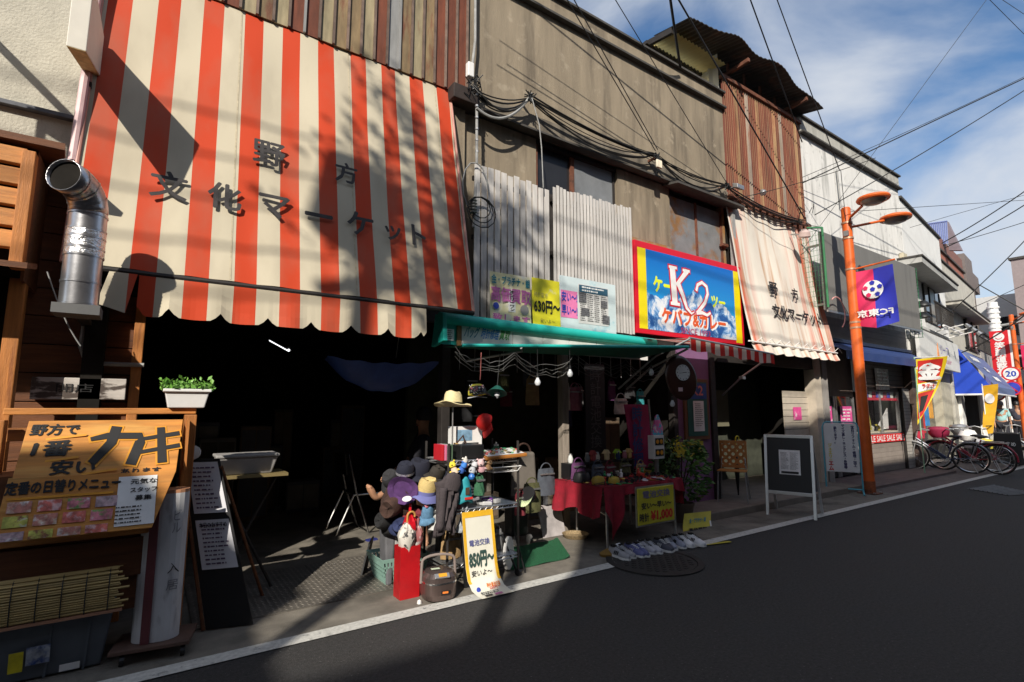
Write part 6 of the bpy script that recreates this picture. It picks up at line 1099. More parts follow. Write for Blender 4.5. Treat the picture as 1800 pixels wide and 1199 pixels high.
# bags and boards behind the rack
o = thing('silver_panel', 'grey marbled board leaning on the old post', 'board', (4.1, 5.0, 0)); MB().slab([(3.86, 4.95, .004), (4.2, 4.95, .004), (4.17, 5.02, .36), (3.83, 5.02, .36)], (0, .02, 0)).build('board', M('marbled', (.4, .37, .37), .5, var=.3, sc=7), o, bevel=.004)
o = thing('beige_tote', 'beige tote bag hanging behind the rack', 'bag', (3.6, 5.1, .5)); MB().slab([(3.55, 5.1, .42), (3.9, 5.1, .42), (3.86, 5.1, .98), (3.58, 5.1, .98)], (0, .1, 0)).build('body', M('beige_canvas', (.16, .14, .12), .85, var=.15), o, bevel=.03); tube('strap', BRN, o, arc((3.72, 5.15, .98), XU, ZU, .1, 0, 180, 8), .012, 6); box('leather_base', BRN, o, 3.56, 3.89, 5.09, 5.1, .55, .57)
o = thing('suitcase_trolley', 'small black wheeled trolley behind the turf mat', 'trolley', (3.6, 4.95, 0)); MB().box(3.4, 3.62, 4.9, 5.1, .08, .5).build('case', BLACK, o, bevel=.03)
for x in (3.42, 3.6): MB().lathe([(0, -.015), (.05, -.015), (.05, .015), (0, .015)], (x, 4.88, .052), 14, ax=(1, 0, 0)).build('wheel', M('wheel_grey', (.12, .12, .12), .5), o)
o = thing('wicker_tray', 'shallow wicker tray on the ground by the post', 'tray', (4.2, 4.75, 0)); MB().lathe([(0, .006), (.13, .008), (.16, .05), (.15, .05), (.12, .016), (0, .014)], (4.2, 4.78, 0), 24).build('weave', M('wicker', (.3, .22, .12), .8, var=.4, sc=50, bump=.8, bsc=90), o)

# ---------------------------------------------------------------- the rest of the heap round the rack
eg = random.Random(31)
CLR = {'charcoal': (.025, .025, .028), 'jet': (.012, .012, .013), 'dusky': (.03, .025, .02), 'olive': (.08, .08, .03), 'maroon': (.16, .02, .03), 'tan': (.34, .22, .1), 'slate': (.07, .08, .1), 'cream': (.55, .5, .4), 'rose': (.4, .14, .18), 'navy': (.02, .03, .09), 'grey': (.2, .2, .2), 'green': (.03, .12, .06), 'white': (.62, .62, .6), 'plum': (.1, .03, .1), 'turquoise': (.03, .25, .28)}
def cm_(c): return M('cloth_' + c, CLR[c], .85, var=.22, sc=14, bump=.3, bsc=90)
for (c, px_, py_, Yv, ax, r_) in (('charcoal', 690, 845, 4.35, (-.6, -.5, .6), .08), ('jet', 680, 915, 4.35, (-.8, -.4, .2), .08), ('dusky', 766, 836, 4.2, (.2, -.5, .9), .07), ('maroon', 728, 905, 4.2, (-.2, -.9, .3), .06), ('navy', 704, 922, 4.24, (-.5, -.8, .1), .07)):
    hat('brimmed_hat', c + ' brimmed hat in the heap of hats on the rack', F(px_, py_, Yv), ax, r_, r_ * 1.2, .04, cm_(c), BLACK if c in ('cream', 'tan') else None)
def softbag(c, p, w_, h_, lab, strap=True):
    p = V(p); o = thing('handbag', c + ' ' + lab, 'bag', p)
    m = MB(); NU, NV = 12, 8
    for sgn in (-1, 1): m.grid(lambda a, b: p + V(((a - .5) * w_ * (1 - .2 * b + .1 * math.sin(b * 3)), sgn * (.045 * math.sin(math.pi * a) ** .6 * (1.1 - .7 * b)) + .006 * math.sin(a * 17 + b * 9), h_ * b)) if sgn < 0 else p + V(((.5 - a) * w_ * (1 - .2 * b + .1 * math.sin(b * 3)), .045 * math.sin(math.pi * a) ** .6 * (1.1 - .7 * b), h_ * b)), NU, NV)
    m.build('body', cm_(c), o, smooth=True); MB().obox(p + V((0, -.03, h_ * .8)), (w_ * .38, 0, 0), (0, .012, 0), (0, 0, .008)).build('clasp', METAL, o)
    if strap: tube('strap', cm_(c), o, arc(p + ZU * h_ * .95, XU, ZU, w_ * .3, 0, 180, 8), .007, 6)
for (c, x, y, z, w_, h_) in (('tan', 2.25, 4.2, .21, .2, .2), ('plum', 2.45, 4.3, .21, .22, .24), ('grey', 2.7, 4.2, .21, .18, .18), ('rose', 2.32, 4.34, .65, .16, .2), ('turquoise', 2.2, 4.12, .65, .12, .18), ('slate', 2.55, 4.38, .65, .2, .22)):
    softbag(c, (x, y, z), w_, h_, 'handbag standing on the ' + ('bottom' if z < .4 else 'middle') + ' rack shelf')
for (c, px_, py_, Yv, w_, h_) in (('green', 842, 870, 4.02, .1, .16), ('rose', 800, 900, 4.08, .11, .2), ('white', 762, 930, 4.1, .1, .18), ('maroon', 914, 905, 4.15, .12, .2), ('olive', 935, 900, 4.6, .24, .3), ('slate', 960, 870, 4.9, .26, .3)):
    q = F(px_, py_, Yv); softbag(c, q, w_, h_, 'bag hung on the rack side among the other goods')
for (c, px_, py_, Yv) in (('cream', 806, 806, 4.25), ('turquoise', 824, 806, 4.22), ('rose', 838, 808, 4.15), ('green', 872, 795, 4.3)):
    q = F(px_, py_, Yv); q.z = 1.06; o = thing('lidded_jar', c + ' lidded jar on the rack top', 'jar', q); MB().lathe([(0, 0), (.03, 0), (.036, .03), (.03, .07), (.02, .08)], q, 14).build('jar', cm_(c), o, smooth=True); MB().lathe([(.026, .08), (.026, .095), (.008, .1), (.01, .115), (0, .118)], q, 14).build('lid', METAL, o, smooth=True)
# ---------------------------------------------------------------- red cloth table
tb = thing('stall_table', 'folding stall table with steel legs under a red cloth', 'table', (4.65, 4.55, 0))
TX0, TX1, TY0, TY1, TZ = 4.02, 5.3, 4.12, 4.92, .66
box('top', DARKF, tb, TX0, TX1, TY0, TY1, TZ - .03, TZ)
for (x, y) in ((4.1, 4.16), (4.33, 4.9), (5.24, 4.18), (5.24, 4.88)): tube('leg', METAL, tb, [(x, y, .004), (x, y, TZ - .03)], .013)
tube('brace', METAL, tb, [(4.15, 4.2, .35), (4.33, 4.9, .42)], .011); tube('brace', METAL, tb, [(4.33, 4.88, .42), (5.24, 4.88, .42)], .011)
cl = thing('red_tablecloth', 'crimson red cloth draped over the stall table', 'tablecloth', (4.65, 4.5, .5)); RC = M('crimson_cloth', (.24, .004, .016), .85, var=.25, sc=9, bump=.3, bsc=40)
MB().grid(lambda a, b: (TX0 - .01 + (TX1 - TX0 + .02) * a, TY0 - .01 + (TY1 - TY0 + .02) * b, TZ + .006 + .004 * math.sin(a * 20 + b * 9)), 20, 14).build('top_sheet', RC, cl, smooth=True)
def drop(a):  # how far the front hangs
    return .12 + (.42 * max(0, 1 - abs(a - .1) / .14)) + .03 * math.sin(a * 14)
MB().grid(lambda a, b: (TX0 - .01 + (TX1 - TX0 + .02) * a + .02 * b * math.sin(a * 40), TY0 - .012 - .03 * b * (1 + math.sin(a * 44)) * .7, TZ + .006 - drop(a) * b), 70, 10).build('front_fall', RC, cl, smooth=True)
MB().grid(lambda a, b: (TX0 - .012 - .05 * b * (1 + .6 * math.sin(a * 22)), TY0 + (TY1 - TY0) * a, TZ + .006 - (.3 + .04 * math.sin(a * 9)) * b), 40, 8).build('side_fall', RC, cl, smooth=True)
MB().grid(lambda a, b: (TX1 + .012 + .03 * b, TY0 + (TY1 - TY0) * a, TZ + .006 - .3 * b), 20, 6).build('side_fall', RC, cl, smooth=True)
o = thing('yellow_price_sign', 'yellow price sign hanging on the front of the red table', 'sign', (4.75, 4.05, .2)); box('panel', M('sign_olive_yellow', (.55, .48, .03), .5, var=.12), o, 4.46, 5.06, 4.04, 4.055, .23, .62, .004); box('frame', METAL, o, 4.44, 5.08, 4.056, 4.066, .21, .64)
text('電池交換', (4.76, 4.04, .55), .45, .08, M('ink_grey_violet', (.2, .17, .25), .6), o, bold=.03); text('安い〜早い〜', (4.76, 4.04, .43), .5, .07, GREYINK, o, bold=.03); text('¥1,000', (4.84, 4.04, .31), .36, .11, REDI, o, bold=.05); text('時計', (4.55, 4.04, .31), .15, .09, GREYINK, o, bold=.02)
# trinkets on the table: every one its own thing
tg = random.Random(21)
def trinket(kind, x, y, z, g):
    m = MB(); c = V((x, y, z)); a = tg.uniform(0, 3.14); u = V((math.cos(a), math.sin(a), 0)); v = V((-u.y, u.x, 0))
    ci = tg.randrange(len(JM)); col_ = JM[ci]
    if kind == 'bracelet': m.tube([c + u * (.035 * math.cos(t * .52)) + v * (.03 * math.sin(t * .52)) + ZU * .006 for t in range(13)], .006, 5, caps=False); lab = 'small bangle bracelet lying on the red table'
    elif kind == 'sunglasses':
        for s in (-1, 1): m.lathe([(0, 0), (.024, 0), (.024, .004), (0, .004)], c + u * .03 * s + ZU * .026, 12, ax=v); m.tube([c + u * .056 * s + ZU * .03, c + u * .05 * s + v * .11 + ZU * .008], .003, 4)
        m.tube([c - u * .01 + ZU * .03, c + u * .01 + ZU * .03], .003, 4); lab = 'dark sunglasses set out on the red table'; ci = 5; col_ = BLACK
    elif kind == 'wristwatch': m.lathe([(0, 0), (.018, 0), (.018, .01), (0, .01)], c + ZU * .004, 12); m.obox(c + ZU * .005, u * .085, v * .009, ZU * .003); lab = 'flat wristwatch laid out on the red table'
    elif kind == 'perfume_bottle': m.lathe([(0, 0), (.02, 0), (.022, .05), (.008, .06), (.008, .075), (.012, .076), (.012, .095), (0, .096)], c, 10); lab = 'little stoppered bottle on the red table'
    elif kind == 'trinket_box': m.obox(c + ZU * .022, u * .045, v * .03, ZU * .02); m.obox(c + ZU * .048, u * .048, v * .033, ZU * .005); lab = 'small lidded box on the red table'
    else: m.lathe([(0, 0), (.022, 0), (.012, .025), (.02, .05), (.008, .065), (.015, .08), (0, .095)], c, 9); lab = 'small turned figurine on the red table'
    o = m.build(kind, col_, None, smooth=kind in ('bracelet', 'figurine', 'perfume_bottle')); lab = lab.replace('small ', '').replace('dark ', '').replace('flat ', '').replace('little ', ''); lab = ['silver', 'golden', 'jade green', 'coral red', 'white', 'black'][ci] + ' ' + lab; return top(o, lab, kind.replace('_', ' '), kind.replace('_', ' ') + ' set out on the red table')
kinds = ['bracelet', 'sunglasses', 'wristwatch', 'perfume_bottle', 'trinket_box', 'figurine']
for i in range(13):
    for j in range(5):
        k = kinds[(i * 5 + j * 3 + tg.randrange(2)) % 6] if j > 1 else kinds[tg.choice([0, 1, 2, 0])]
        trinket(k, TX0 + .07 + i * .094 + tg.uniform(-.02, .02), TY0 + .05 + j * .13 + tg.uniform(-.02, .02), TZ + .011, None)
for (x, y, s, col_, lab) in ((4.12, 4.3, .07, (.42, .28, .04), 'rolled amber leather case at the table corner'), (4.3, 4.24, .06, (.5, .35, .05), 'amber box beside the leather case on the table'), (4.1, 4.55, .09, (.02, .02, .022), 'black helmet-like bag on the table end'), (4.35, 4.75, .09, (.03, .028, .03), 'black handbag at the back of the table')):
    o = thing('leather_case' if col_[0] > .1 else 'black_bag', lab, 'case' if col_[0] > .1 else 'bag', (x, y, TZ)); MB().lathe([(0, 0), (s * .9, 0), (s, s * .5), (s * .8, s * 1.1), (0, s * 1.3)], (x, y, TZ + .012), 14, sx=1.2).build('body', M('tc' + lab[:9], col_, .5, var=.2), o, smooth=True); tube('strap', BLACK, o, arc((x, y, TZ + s), XU, ZU, s, 20, 160, 8), .006, 5)
for (px_, py_, col_, lab) in ((1066, 803, (.7, .55, .3), 'cream figurine catching the sun on the table back row'), (1085, 797, (.35, .6, .05), 'lime green toy on the table back row'), (1105, 795, (.6, .42, .16), 'little wooden house on the table back row'), (1042, 795, (.35, .06, .06), 'dark red toy on the table back row')):
    c = aY(px_, py_, 4.85); c.z = TZ + .27; o = thing('ornament', lab, 'ornament', V((c.x, 4.85, TZ + .2))); MB().box(c.x - .03, c.x + .03, 4.82, 4.87, TZ + .192, c.z).build('body', M('orn' + lab[:6], col_, .6, var=.2), o, bevel=.012); MB().slab([(c.x - .05, 4.815, c.z), (c.x + .05, 4.815, c.z), (c.x, 4.815, c.z + .05)], (0, .07, 0)).build('cap', MATS['orn' + lab[:6]], o)
o = thing('display_riser', 'low black display riser at the back of the red table', 'riser', (4.7, 4.85, TZ)); box('shelf', BLACK, o, 4.1, 5.2, 4.76, 4.91, TZ + .17, TZ + .19); box('side', BLACK, o, 4.1, 4.12, 4.76, 4.91, TZ + .012, TZ + .17); box('side', BLACK, o, 5.18, 5.2, 4.76, 4.91, TZ + .012, TZ + .17)
for (c, x, y, z, w_, h_) in (('plum', 4.15, 4.66, TZ + .01, .22, .2), ('slate', 4.42, 4.62, TZ + .01, .2, .17), ('maroon', 4.66, 4.66, TZ + .01, .18, .15), ('olive', 4.9, 4.64, TZ + .01, .2, .16), ('tan', 5.14, 4.6, TZ + .01, .16, .14)): softbag(c, (x, y, z), w_, h_, 'handbag in the back rows of the red table')
for k, (c, x) in enumerate((('white', 4.18), ('grey', 4.45), ('cream', 4.62), ('navy', 4.98), ('rose', 5.1))): o = thing('lidded_jar', c + ' lidded jar on the display riser of the red table', 'jar', (x, 4.83, TZ + .19)); MB().lathe([(0, 0), (.025, 0), (.035, .04), (.02, .09)], (x, 4.83, TZ + .192), 12).build('jar', cm_(c), o, smooth=True); MB().lathe([(.022, .09), (.02, .105), (0, .11)], (x, 4.83, TZ + .192), 12).build('lid', METAL, o, smooth=True)
# upright displays behind the table
nbp = thing('watch_repair_banner', 'crimson vertical watch repair banner with dark blue kanji behind the table', 'banner', (5.2, 4.9, 0)); vB = V((-.06, 0, 1)).normalized()
MB().slab([(5.34, 4.9, .7), (5.74, 4.9, .7), (5.66, 4.9, 1.55), (5.2, 4.9, 1.55)], (0, .012, 0)).build('cloth', M('banner_crimson', (.35, .02, .1), .7, var=.1), nbp); text('時計修理', (5.42, 4.89, 1.12), .2, .8, M('ink_indigo', (.05, .06, .22), .6), nbp, vertical=True, bold=.03, eps=.01); tube('pole', METAL, nbp, [(5.8, 4.92, 0), (5.7, 4.92, 1.62)], .012)
o = thing('pumpkin_photo_box', 'white stand with two orange photographs behind the table', 'display', (5.4, 4.6, .67)); c = V((5.45, 4.6, 0)); MB().obox((5.47, 4.62, 1.0), (.1, 0, 0), (0, .05, 0), (0, 0, .15)).build('carton', WHITEP, o, bevel=.004)
MB().obox((5.47, 4.62, .75), (.02, 0, 0), (0, .02, 0), (0, 0, .1)).build('stem', METAL, o)
for z in (1.07, .93): decal('photo', INK, o, (5.47, 4.57, z), XU, ZU, .16, .09, .006); [MB().lathe([(0, 0), (.028, .003), (0, .006)], (5.47 + dx, 4.562, z), 12, ax=(0, -1, 0)).build('orange_picture', M('print_orange', (.7, .3, .02), .5), o) for dx in (-.04, .035)]
o = thing('folded_scarf', 'pink and turquoise scarf standing folded on the photo stand', 'scarf', (5.48, 4.62, 1.15)); MB().slab([(5.38, 4.6, 1.152), (5.6, 4.6, 1.152), (5.62, 4.62, 1.25), (5.55, 4.63, 1.42), (5.5, 4.62, 1.4)], (0, .03, .0)).build('silk', M('scarf_print', (.65, .12, .35), .4, var=.2, col2=(.05, .4, .55), c2=.5, c2w=.04, c2sc=12, col3=(.7, .62, .6), c3=.58, c3sc=14), o, bevel=.008)
bnl = thing('battery_sign_panel', 'dark vertical shop panel with grey kanji inside the market', 'sign', (4.9, 5.25, 1.0)); box('panel', M('panel_black', (.02, .02, .022), .5), bnl, 4.78, 5.14, 5.2, 5.22, .9, 2.1); text('時計電池交換', (4.96, 5.2, 1.5), .2, 1.05, M('ink_dim', (.12, .12, .12), .6), bnl, vertical=True)
# ---------------------------------------------------------------- shoes
SHM = [M('shoe%d' % k, c, .6, var=.12, sc=15) for k, c in enumerate(((.3, .3, .32), (.1, .11, .25), (.4, .4, .44), (.05, .055, .08), (.25, .27, .34), (.66, .66, .68)))]
def shoe(lab, loc, rz, mat, stripe):
    o = thing('sneaker', lab, 'shoe', (0, 0, 0), 'second-hand sneakers below the red table'); L = .27
    prof = [(0, .028, .075), (.12, .036, .085), (.3, .036, .082), (.45, .036, .07), (.62, .042, .055), (.8, .044, .042), (.93, .034, .034), (1, .012, .026)]
    rings = []
    for (t, w_, h_) in prof: rings.append([V((t * L, w_ * math.cos(a), .018 + h_ * max(0, math.sin(a)))) for a in [math.pi * j / 8 for j in range(9)]])
    m = MB()
    for A, B in zip(rings, rings[1:]):
        for j in range(8): m.poly([A[j], B[j], B[j + 1], A[j + 1]])
    m.poly(rings[0]); m.poly(rings[-1][::-1]); m.build('upper', mat, o, smooth=True)
    m = MB(); lo = [V((t * L, (w_ + .004), 0)) for t, w_, _ in prof] + [V((t * L, -(w_ + .004), 0)) for t, w_, _ in prof[::-1]]; m.slab(lo, (0, 0, .022)); m.build('sole', WHITEP, o)
    MB().lathe([(0, 0), (.03, 0), (.028, .012), (0, .012)], (.05, 0, .09), 12, sx=1.4).build('opening', DARKW, o)
    for k in range(4): MB().tube([(.11 + .022 * k, -.018, .098 - .007 * k), (.115 + .022 * k, .018, .098 - .007 * k)], .003, 4).build('lace', stripe, o)
    for k in range(3):
        for s in (-1, 1): MB().obox((.1 + .022 * k, s * .038, .05), (.004, 0, 0), (0, .003, 0), (.008, 0, .018)).build('stripe', stripe, o)
    o.location = loc; o.rotation_euler = (0, 0, rz)
names = ['pale grey', 'navy', 'silver', 'black and white', 'blue-grey', 'white']
for k in range(6):
    for s in range(2):
        x = 4.0 + k * .2 + s * .1 + tg.uniform(-.012, .012); shoe(('left' if s == 0 else 'right') + ' ' + names[k] + ' sneaker in the row below the red table', (x, 4.02 - .02 * k + tg.uniform(-.03, .03), .012), R(-105 + tg.uniform(-18, 18)), SHM[k], WINK if k in (1, 3) else INK)
o = thing('suede_bag', 'flat tan suede bag on the ground with a white tag', 'bag', aZ(1075, 978)); c = aZ(1078, 975); MB().lathe([(0, 0), (.14, 0), (.15, .03), (.08, .06), (0, .065)], c, 14, sx=1.2, sy=.6).build('body', M('tan_suede', (.25, .14, .03), .9, var=.25), o, smooth=True); MB().obox(c + V((.02, -.06, .09)), (.03, 0, 0), (0, .004, 0), (0, .01, .03)).build('tag', WINK, o)
# curled leaflet board on the ground
o = thing('curled_poster', 'yellow gold-price poster curling onto the white line', 'poster', (5.55, 4.1, 0)); q0, q1, q2, q3 = aZ(1228, 962), aZ(1287, 955), aY(1250, 900, 4.45), aY(1203, 905, 4.45)
def cpf(a, b): p = q0.lerp(q1, a).lerp(q3.lerp(q2, a), b); bend = math.sin(math.pi * b); return p + V((0, .1 * bend, -.1 * bend + .014))
MB().grid(cpf, 8, 16).build('sheet', M('poster_yellow2', (.6, .52, .05), .6, var=.1), o, smooth=True)
for b, m_, s in ((.82, TEAL, '金・プラチナ・銀'), (.6, INK, '高価買取'), (.42, REDI, '時計電池')): uC = (q1 - q0).normalized(); vC = (cpf(.5, b + .08) - cpf(.5, b - .08)).normalized(); text(s, cpf(.5, b), .32, .1, m_, o, u=(cpf(.9, b) - cpf(.1, b)), v=vC, bold=.04, eps=.014)
decal('white_edge', WINK, o, cpf(.97, .7), (cpf(1, .7) - cpf(.9, .7)), (cpf(.97, .9) - cpf(.97, .5)), .03, .2, .01)
# ---------------------------------------------------------------- curry shop front
cs = thing('curry_shop', 'lilac curry shop front with dark doorway and low step', 'shop front', (7.5, 5.1, 0))
LIL = M('lilac_wall', (.2, .095, .2), .8, var=.12, sc=4)
MB().box(5.9, 10.85, 4.42, 6.5, .0, .1).build('step', M('step_concrete', (.2, .17, .14), .85, var=.2, sc=5), cs, bevel=.01)
box('lilac_wall', LIL, cs, 6.5, 7.3, 5.06, 5.16, .1, 2.58); box('door_post', DARKF, cs, 7.3, 7.42, 5.02, 5.16, .1, 2.58); box('door_post', DARKF, cs, 7.42, 7.5, 5.1, 5.16, .1, 2.58)
box('back_wall', M('dim_green_plaster', 0), cs, 7.5, 10.9, 6.3, 6.4, .1, 2.6); box('side_wall', DARKW, cs, 6.5, 6.6, 5.17, 9.9, .1, 2.57); box('side_wall', DARKW, cs, 10.86, 10.92, 5.2, 6.4, .1, 2.6); box('ceiling', DARKW, cs, 6.5, 10.92, 5.17, 6.4, 2.52, 2.56)
box('cream_cabinet', M('dim_cream', (.16, .15, .1), .7, var=.1), cs, 8.7, 9.4, 6.1, 6.28, 1.15, 1.85); box('shutter_box', DARKF, cs, 7.5, 10.85, 5.02, 5.14, 2.25, 2.55)
for k in range(14): box('roller_slat', M('shutter_cream', (.5, .44, .36), .6, rnd=.05), cs, 9.7, 10.6, 5.16, 5.18, .15 + .12 * k, .262 + .12 * k)
box('pier', M('pier_cream', (.48, .42, .34), .8, var=.12), cs, 10.6, 10.85, 5.0, 5.2, .1, 2.5); decal('small_notice', M('poster_pink', 0), cs, (10.15, 5.15, 1.4), XU, ZU, .3, .24, .004)
o = thing('menu_case', 'wood framed menu case with blue heading on the lilac wall', 'menu board', (6.95, 5.04, 1.0)); box('frame', M('case_wood', (.16, .07, .03), .6), o, 6.62, 7.22, 5.02, 5.055, 1.02, 1.95, .005); box('panel', M('case_green', (.02, .1, .08), .5), o, 6.68, 7.16, 5.012, 5.02, 1.08, 1.9); decal('heading', M('case_blue', (.02, .06, .25), .5, var=.2), o, (6.92, 5.01, 1.76), XU, ZU, .46, .24, .004); text('K2', (6.92, 5.005, 1.77), .26, .14, M('ink_coral', (.6, .2, .2), .5), o, bold=.03); decal('menu_sheet', WINK, o, (6.93, 5.008, 1.38), XU, ZU, .26, .46, .005); printlines(o, GREYINK, (6.93, 5.0, 1.4), XU, ZU, .22, .36, 12, 1, .35, .004, 6)
o = thing('yellow_notice', 'yellow notice strip low on the lilac wall', 'notice', (6.7, 5.04, .8)); box('sheet', M('notice_yellow', (.5, .42, .03), .6), o, 6.4, 7.05, 5.035, 5.05, .78, 1.0); printlines(o, GREYINK, (6.8, 5.03, .89), XU, ZU, .45, .16, 2, 1, .6)
# perforated plywood chair
ch = thing('plywood_chair', 'orange plywood chair with nine holes in its backrest by the doorway', 'chair', (7.6, 4.85, .1)); PW = M('orange_ply', (.45, .2, .05), .5, var=.12, sc=4, st=(4, 4, .5))
fwd = V((-.88, -.47, 0)); sdv = V((-.47, .88, 0)) * -1; c0 = V((7.45, 4.82, .1))
def cpnt(a, b, z): return c0 + fwd * a + sdv * b + ZU * z
MB().slab([cpnt(-.2, -.2, .44), cpnt(.2, -.21, .45), cpnt(.24, 0, .45), cpnt(.2, .21, .45), cpnt(-.2, .2, .44)], (0, 0, .014)).build('seat', PW, ch, bevel=.006)
# backrest with real holes
m = MB(); W_, H_ = .2, .2
def bk_(x, z): return cpnt(-.21 - .06 * (z + .2) + .0, x, .68 + z)
holes = [(-.11, .11), (0, .11), (.11, .11), (-.11, 0), (0, 0), (.11, 0), (-.11, -.11), (0, -.11), (.11, -.11)]; hr = .026; cell = .055
xsx = [-.2, -.165, -.055, .055, .165, .2]; zsz = [-.21, -.165, -.055, .055, .165, .21]
for i in range(5):
    for j in range(5):
        x0, x1, z0, z1 = xsx[i], xsx[i + 1], zsz[j], zsz[j + 1]
        if 1 <= i <= 3 and 1 <= j <= 3:
            hx, hz = (x0 + x1) / 2, (z0 + z1) / 2; ring = [bk_(hx + hr * math.cos(R(a)), hz + hr * math.sin(R(a))) for a in range(0, 360, 30)]; sq = []
            for a in range(0, 360, 30):
                cx2, sx2 = math.cos(R(a)), math.sin(R(a)); k = .055 / max(abs(cx2), abs(sx2)); sq.append(bk_(hx + cx2 * k, hz + sx2 * k))
            for k in range(12): m.poly([ring[k], sq[k], sq[(k + 1) % 12], ring[(k + 1) % 12]])
        else: m.poly([bk_(x0, z0), bk_(x1, z0), bk_(x1, z1), bk_(x0, z1)])
m.build('backrest', PW, ch, solid=.012)
for s in (-1, 1): tube('leg', METAL, ch, [cpnt(.2, .19 * s, .44), cpnt(.24, .21 * s, .002)], .011); tube('leg', METAL, ch, [cpnt(-.2, .17 * s, .62), cpnt(-.17, .18 * s, .44), cpnt(-.27, .21 * s, .002)], .011); tube('side_rail', METAL, ch, [cpnt(.2, .19 * s, .435), cpnt(-.17, .18 * s, .435)], .01)
um = thing('hooked_umbrella', 'yellow-handled umbrella hooked behind the plywood chair', 'umbrella', (7.9, 5.0, .1)); MB().tube([(7.85, 5.0, .35), (7.85, 5.0, 1.0)] + arc((7.9, 5.0, 1.0), V((-1, 0, 0)), ZU, .05, 0, 200, 8), .01, 6).build('crook_handle', YINK, um, smooth=True); MB().tube([(7.85, 5.0, .12), (7.85, 5.0, .5), (7.85, 5.0, .8)], [.01, .04, .015], 8).build('canopy', BLACK, um, smooth=True)
# potted shrub
ps = thing('potted_shrub', 'leafy potted shrub beside the red table', 'potted plant', (5.95, 4.6, 0)); MB().lathe([(.12, .003), (.15, .22), (.16, .22), (.16, .25), (.14, .25), (.13, .22), (0, .21)], (5.95, 4.62, 0), 18).build('pot', M('plant_pot', (.12, .09, .07), .7), ps, smooth=True)
for k in range(5): a = k * 1.3; tube('stem', BRN, ps, [(5.95, 4.62, .2), (5.95 + .06 * math.cos(a), 4.62 + .06 * math.sin(a), .55), (5.95 + .2 * math.cos(a), 4.62 + .2 * math.sin(a), .9)], .009, 5)
def shr(g):
    a, r_, z = g.uniform(0, 6.28), .3 * math.sqrt(g.random()), g.uniform(.3, 1.08); r_ *= .55 + .75 * math.sin(math.pi * min(1, (z - .2) / .95)); c = V((5.95 + r_ * math.cos(a), 4.62 + r_ * math.sin(a), z)); return c, (math.cos(a), math.sin(a), g.uniform(-.6, .5))
lv = leaves('foliage', ps, LF, 900, shr, .085, 12); lv['kind'] = 'stuff'
lv = leaves('flowers', ps, [YINK], 60, lambda g: ((5.72 + g.gauss(0, .06), 4.5 + g.gauss(0, .04), 1.02 + g.gauss(0, .06)), (g.gauss(0, 1), -1, g.gauss(0, 1))), .03, 5); lv['kind'] = 'stuff'
# wall clock hanging from the canopy arm
ck = thing('wall_clock', 'oval dark wood wall clock with white dial hanging from the canopy', 'clock', (5.21, 4.0, 1.6)); cc_ = V((5.21, 4.0, 1.86))
WK = M('dark_varnish', (.045, .015, .01), .25, var=.2, sc=5)
MB().lathe([(0, .0), (.2, 0), (.215, .02), (.2, .045), (.17, .05), (0, .045)], cc_, 32, ax=(-.3, -1, 0), sx=1, sy=1.28).build('case', WK, ck, smooth=True, auto=60)
axc = V((-.3, -1, 0)).normalized(); dcn = cc_ + ZU * .06 + axc * .055; MB().lathe([(0, .0), (.095, 0), (.095, .006), (0, .006)], dcn, 28, ax=axc).build('dial', M('clock_dial', (.6, .6, .58), .4), ck)
uC = axc.cross(ZU) * -1; uC = V((uC.x, uC.y, 0)).normalized()
if uC.x < 0: uC = -uC
for k in range(12): a = R(30 * k); MB().obox(dcn + axc * .008 + uC * .08 * math.cos(a) + ZU * .08 * math.sin(a), uC * .004, axc * .001, ZU * .006).build('hour_mark', INK, ck)
MB().tube([dcn + axc * .009, dcn + axc * .009 + uC * .05 + ZU * .005], .003, 4).build('hand', INK, ck); MB().tube([dcn + axc * .009, dcn + axc * .009 - uC * .05 - ZU * .01], .002, 4).build('hand', INK, ck); decal('price_tag', M('tag_pink', (.6, .4, .4), .5), ck, cc_ - ZU * .14 - uC * .04 + axc * .05, uC, ZU, .06, .045, .006); tube('hook_cord', CABLE, ck, [cc_ + ZU * .26, (5.16, 4.0, 2.17)], .004)
# bulbs and tangle of wires under the canopy
for (px_, py_, zt) in ((945, 672, 2.08), (1002, 657, 2.1), (1145, 655, 2.12), (1182, 710, 2.1)):
    c = aY(px_, py_, 4.1); o = thing('bare_bulb', 'bare white bulb hanging from a wire under the teal canopy', 'bulb', c, 'bare bulbs under the teal canopy'); MB().lathe([(0, -.036), (.02, -.03), (.031, -.008), (.027, .014), (.014, .035), (.013, .05), (0, .05)], c, 14).build('glass', M('bulb_white', (.62, .64, .66), .2, var=.03), o, smooth=True); MB().lathe([(.014, .045), (.014, .085), (0, .09)], c, 10).build('socket', BLACK, o); tube('flex', CABLE, o, [c + ZU * .08, (c.x, c.y, zt)], .004, 5)
rfl = thing('green_reflector_lamp', 'green reflector lamp with a bulb behind the hanging caps', 'lamp', aY(874, 690, 4.3)); c = aY(874, 688, 4.3); MB().lathe([(.03, .05), (.08, .0), (.1, -.02), (.095, -.02), (.03, .03)], c, 16, ax=(.3, .3, 1)).build('shade', M('shade_green', (.02, .1, .08), .3), rfl, smooth=True); MB().lathe([(0, -.05), (.028, -.02), (.024, .01), (0, .02)], c - ZU * .02, 12).build('bulb', M('bulb_white', 0), rfl, smooth=True); tube('flex', CABLE, rfl, [c + ZU * .05, c + V((.1, .1, .4))], .005)
tw = thing('fairy_light_wires', 'tangled fairy light wires looping under the teal canopy', 'wire', (3.6, 4.2, 2.0)); m = MB(); wg = random.Random(8)
pxs = [(800, 618), (850, 640), (905, 628), (960, 650), (1010, 632), (1060, 645), (1100, 640), (1140, 655), (1170, 640), (1205, 625)]
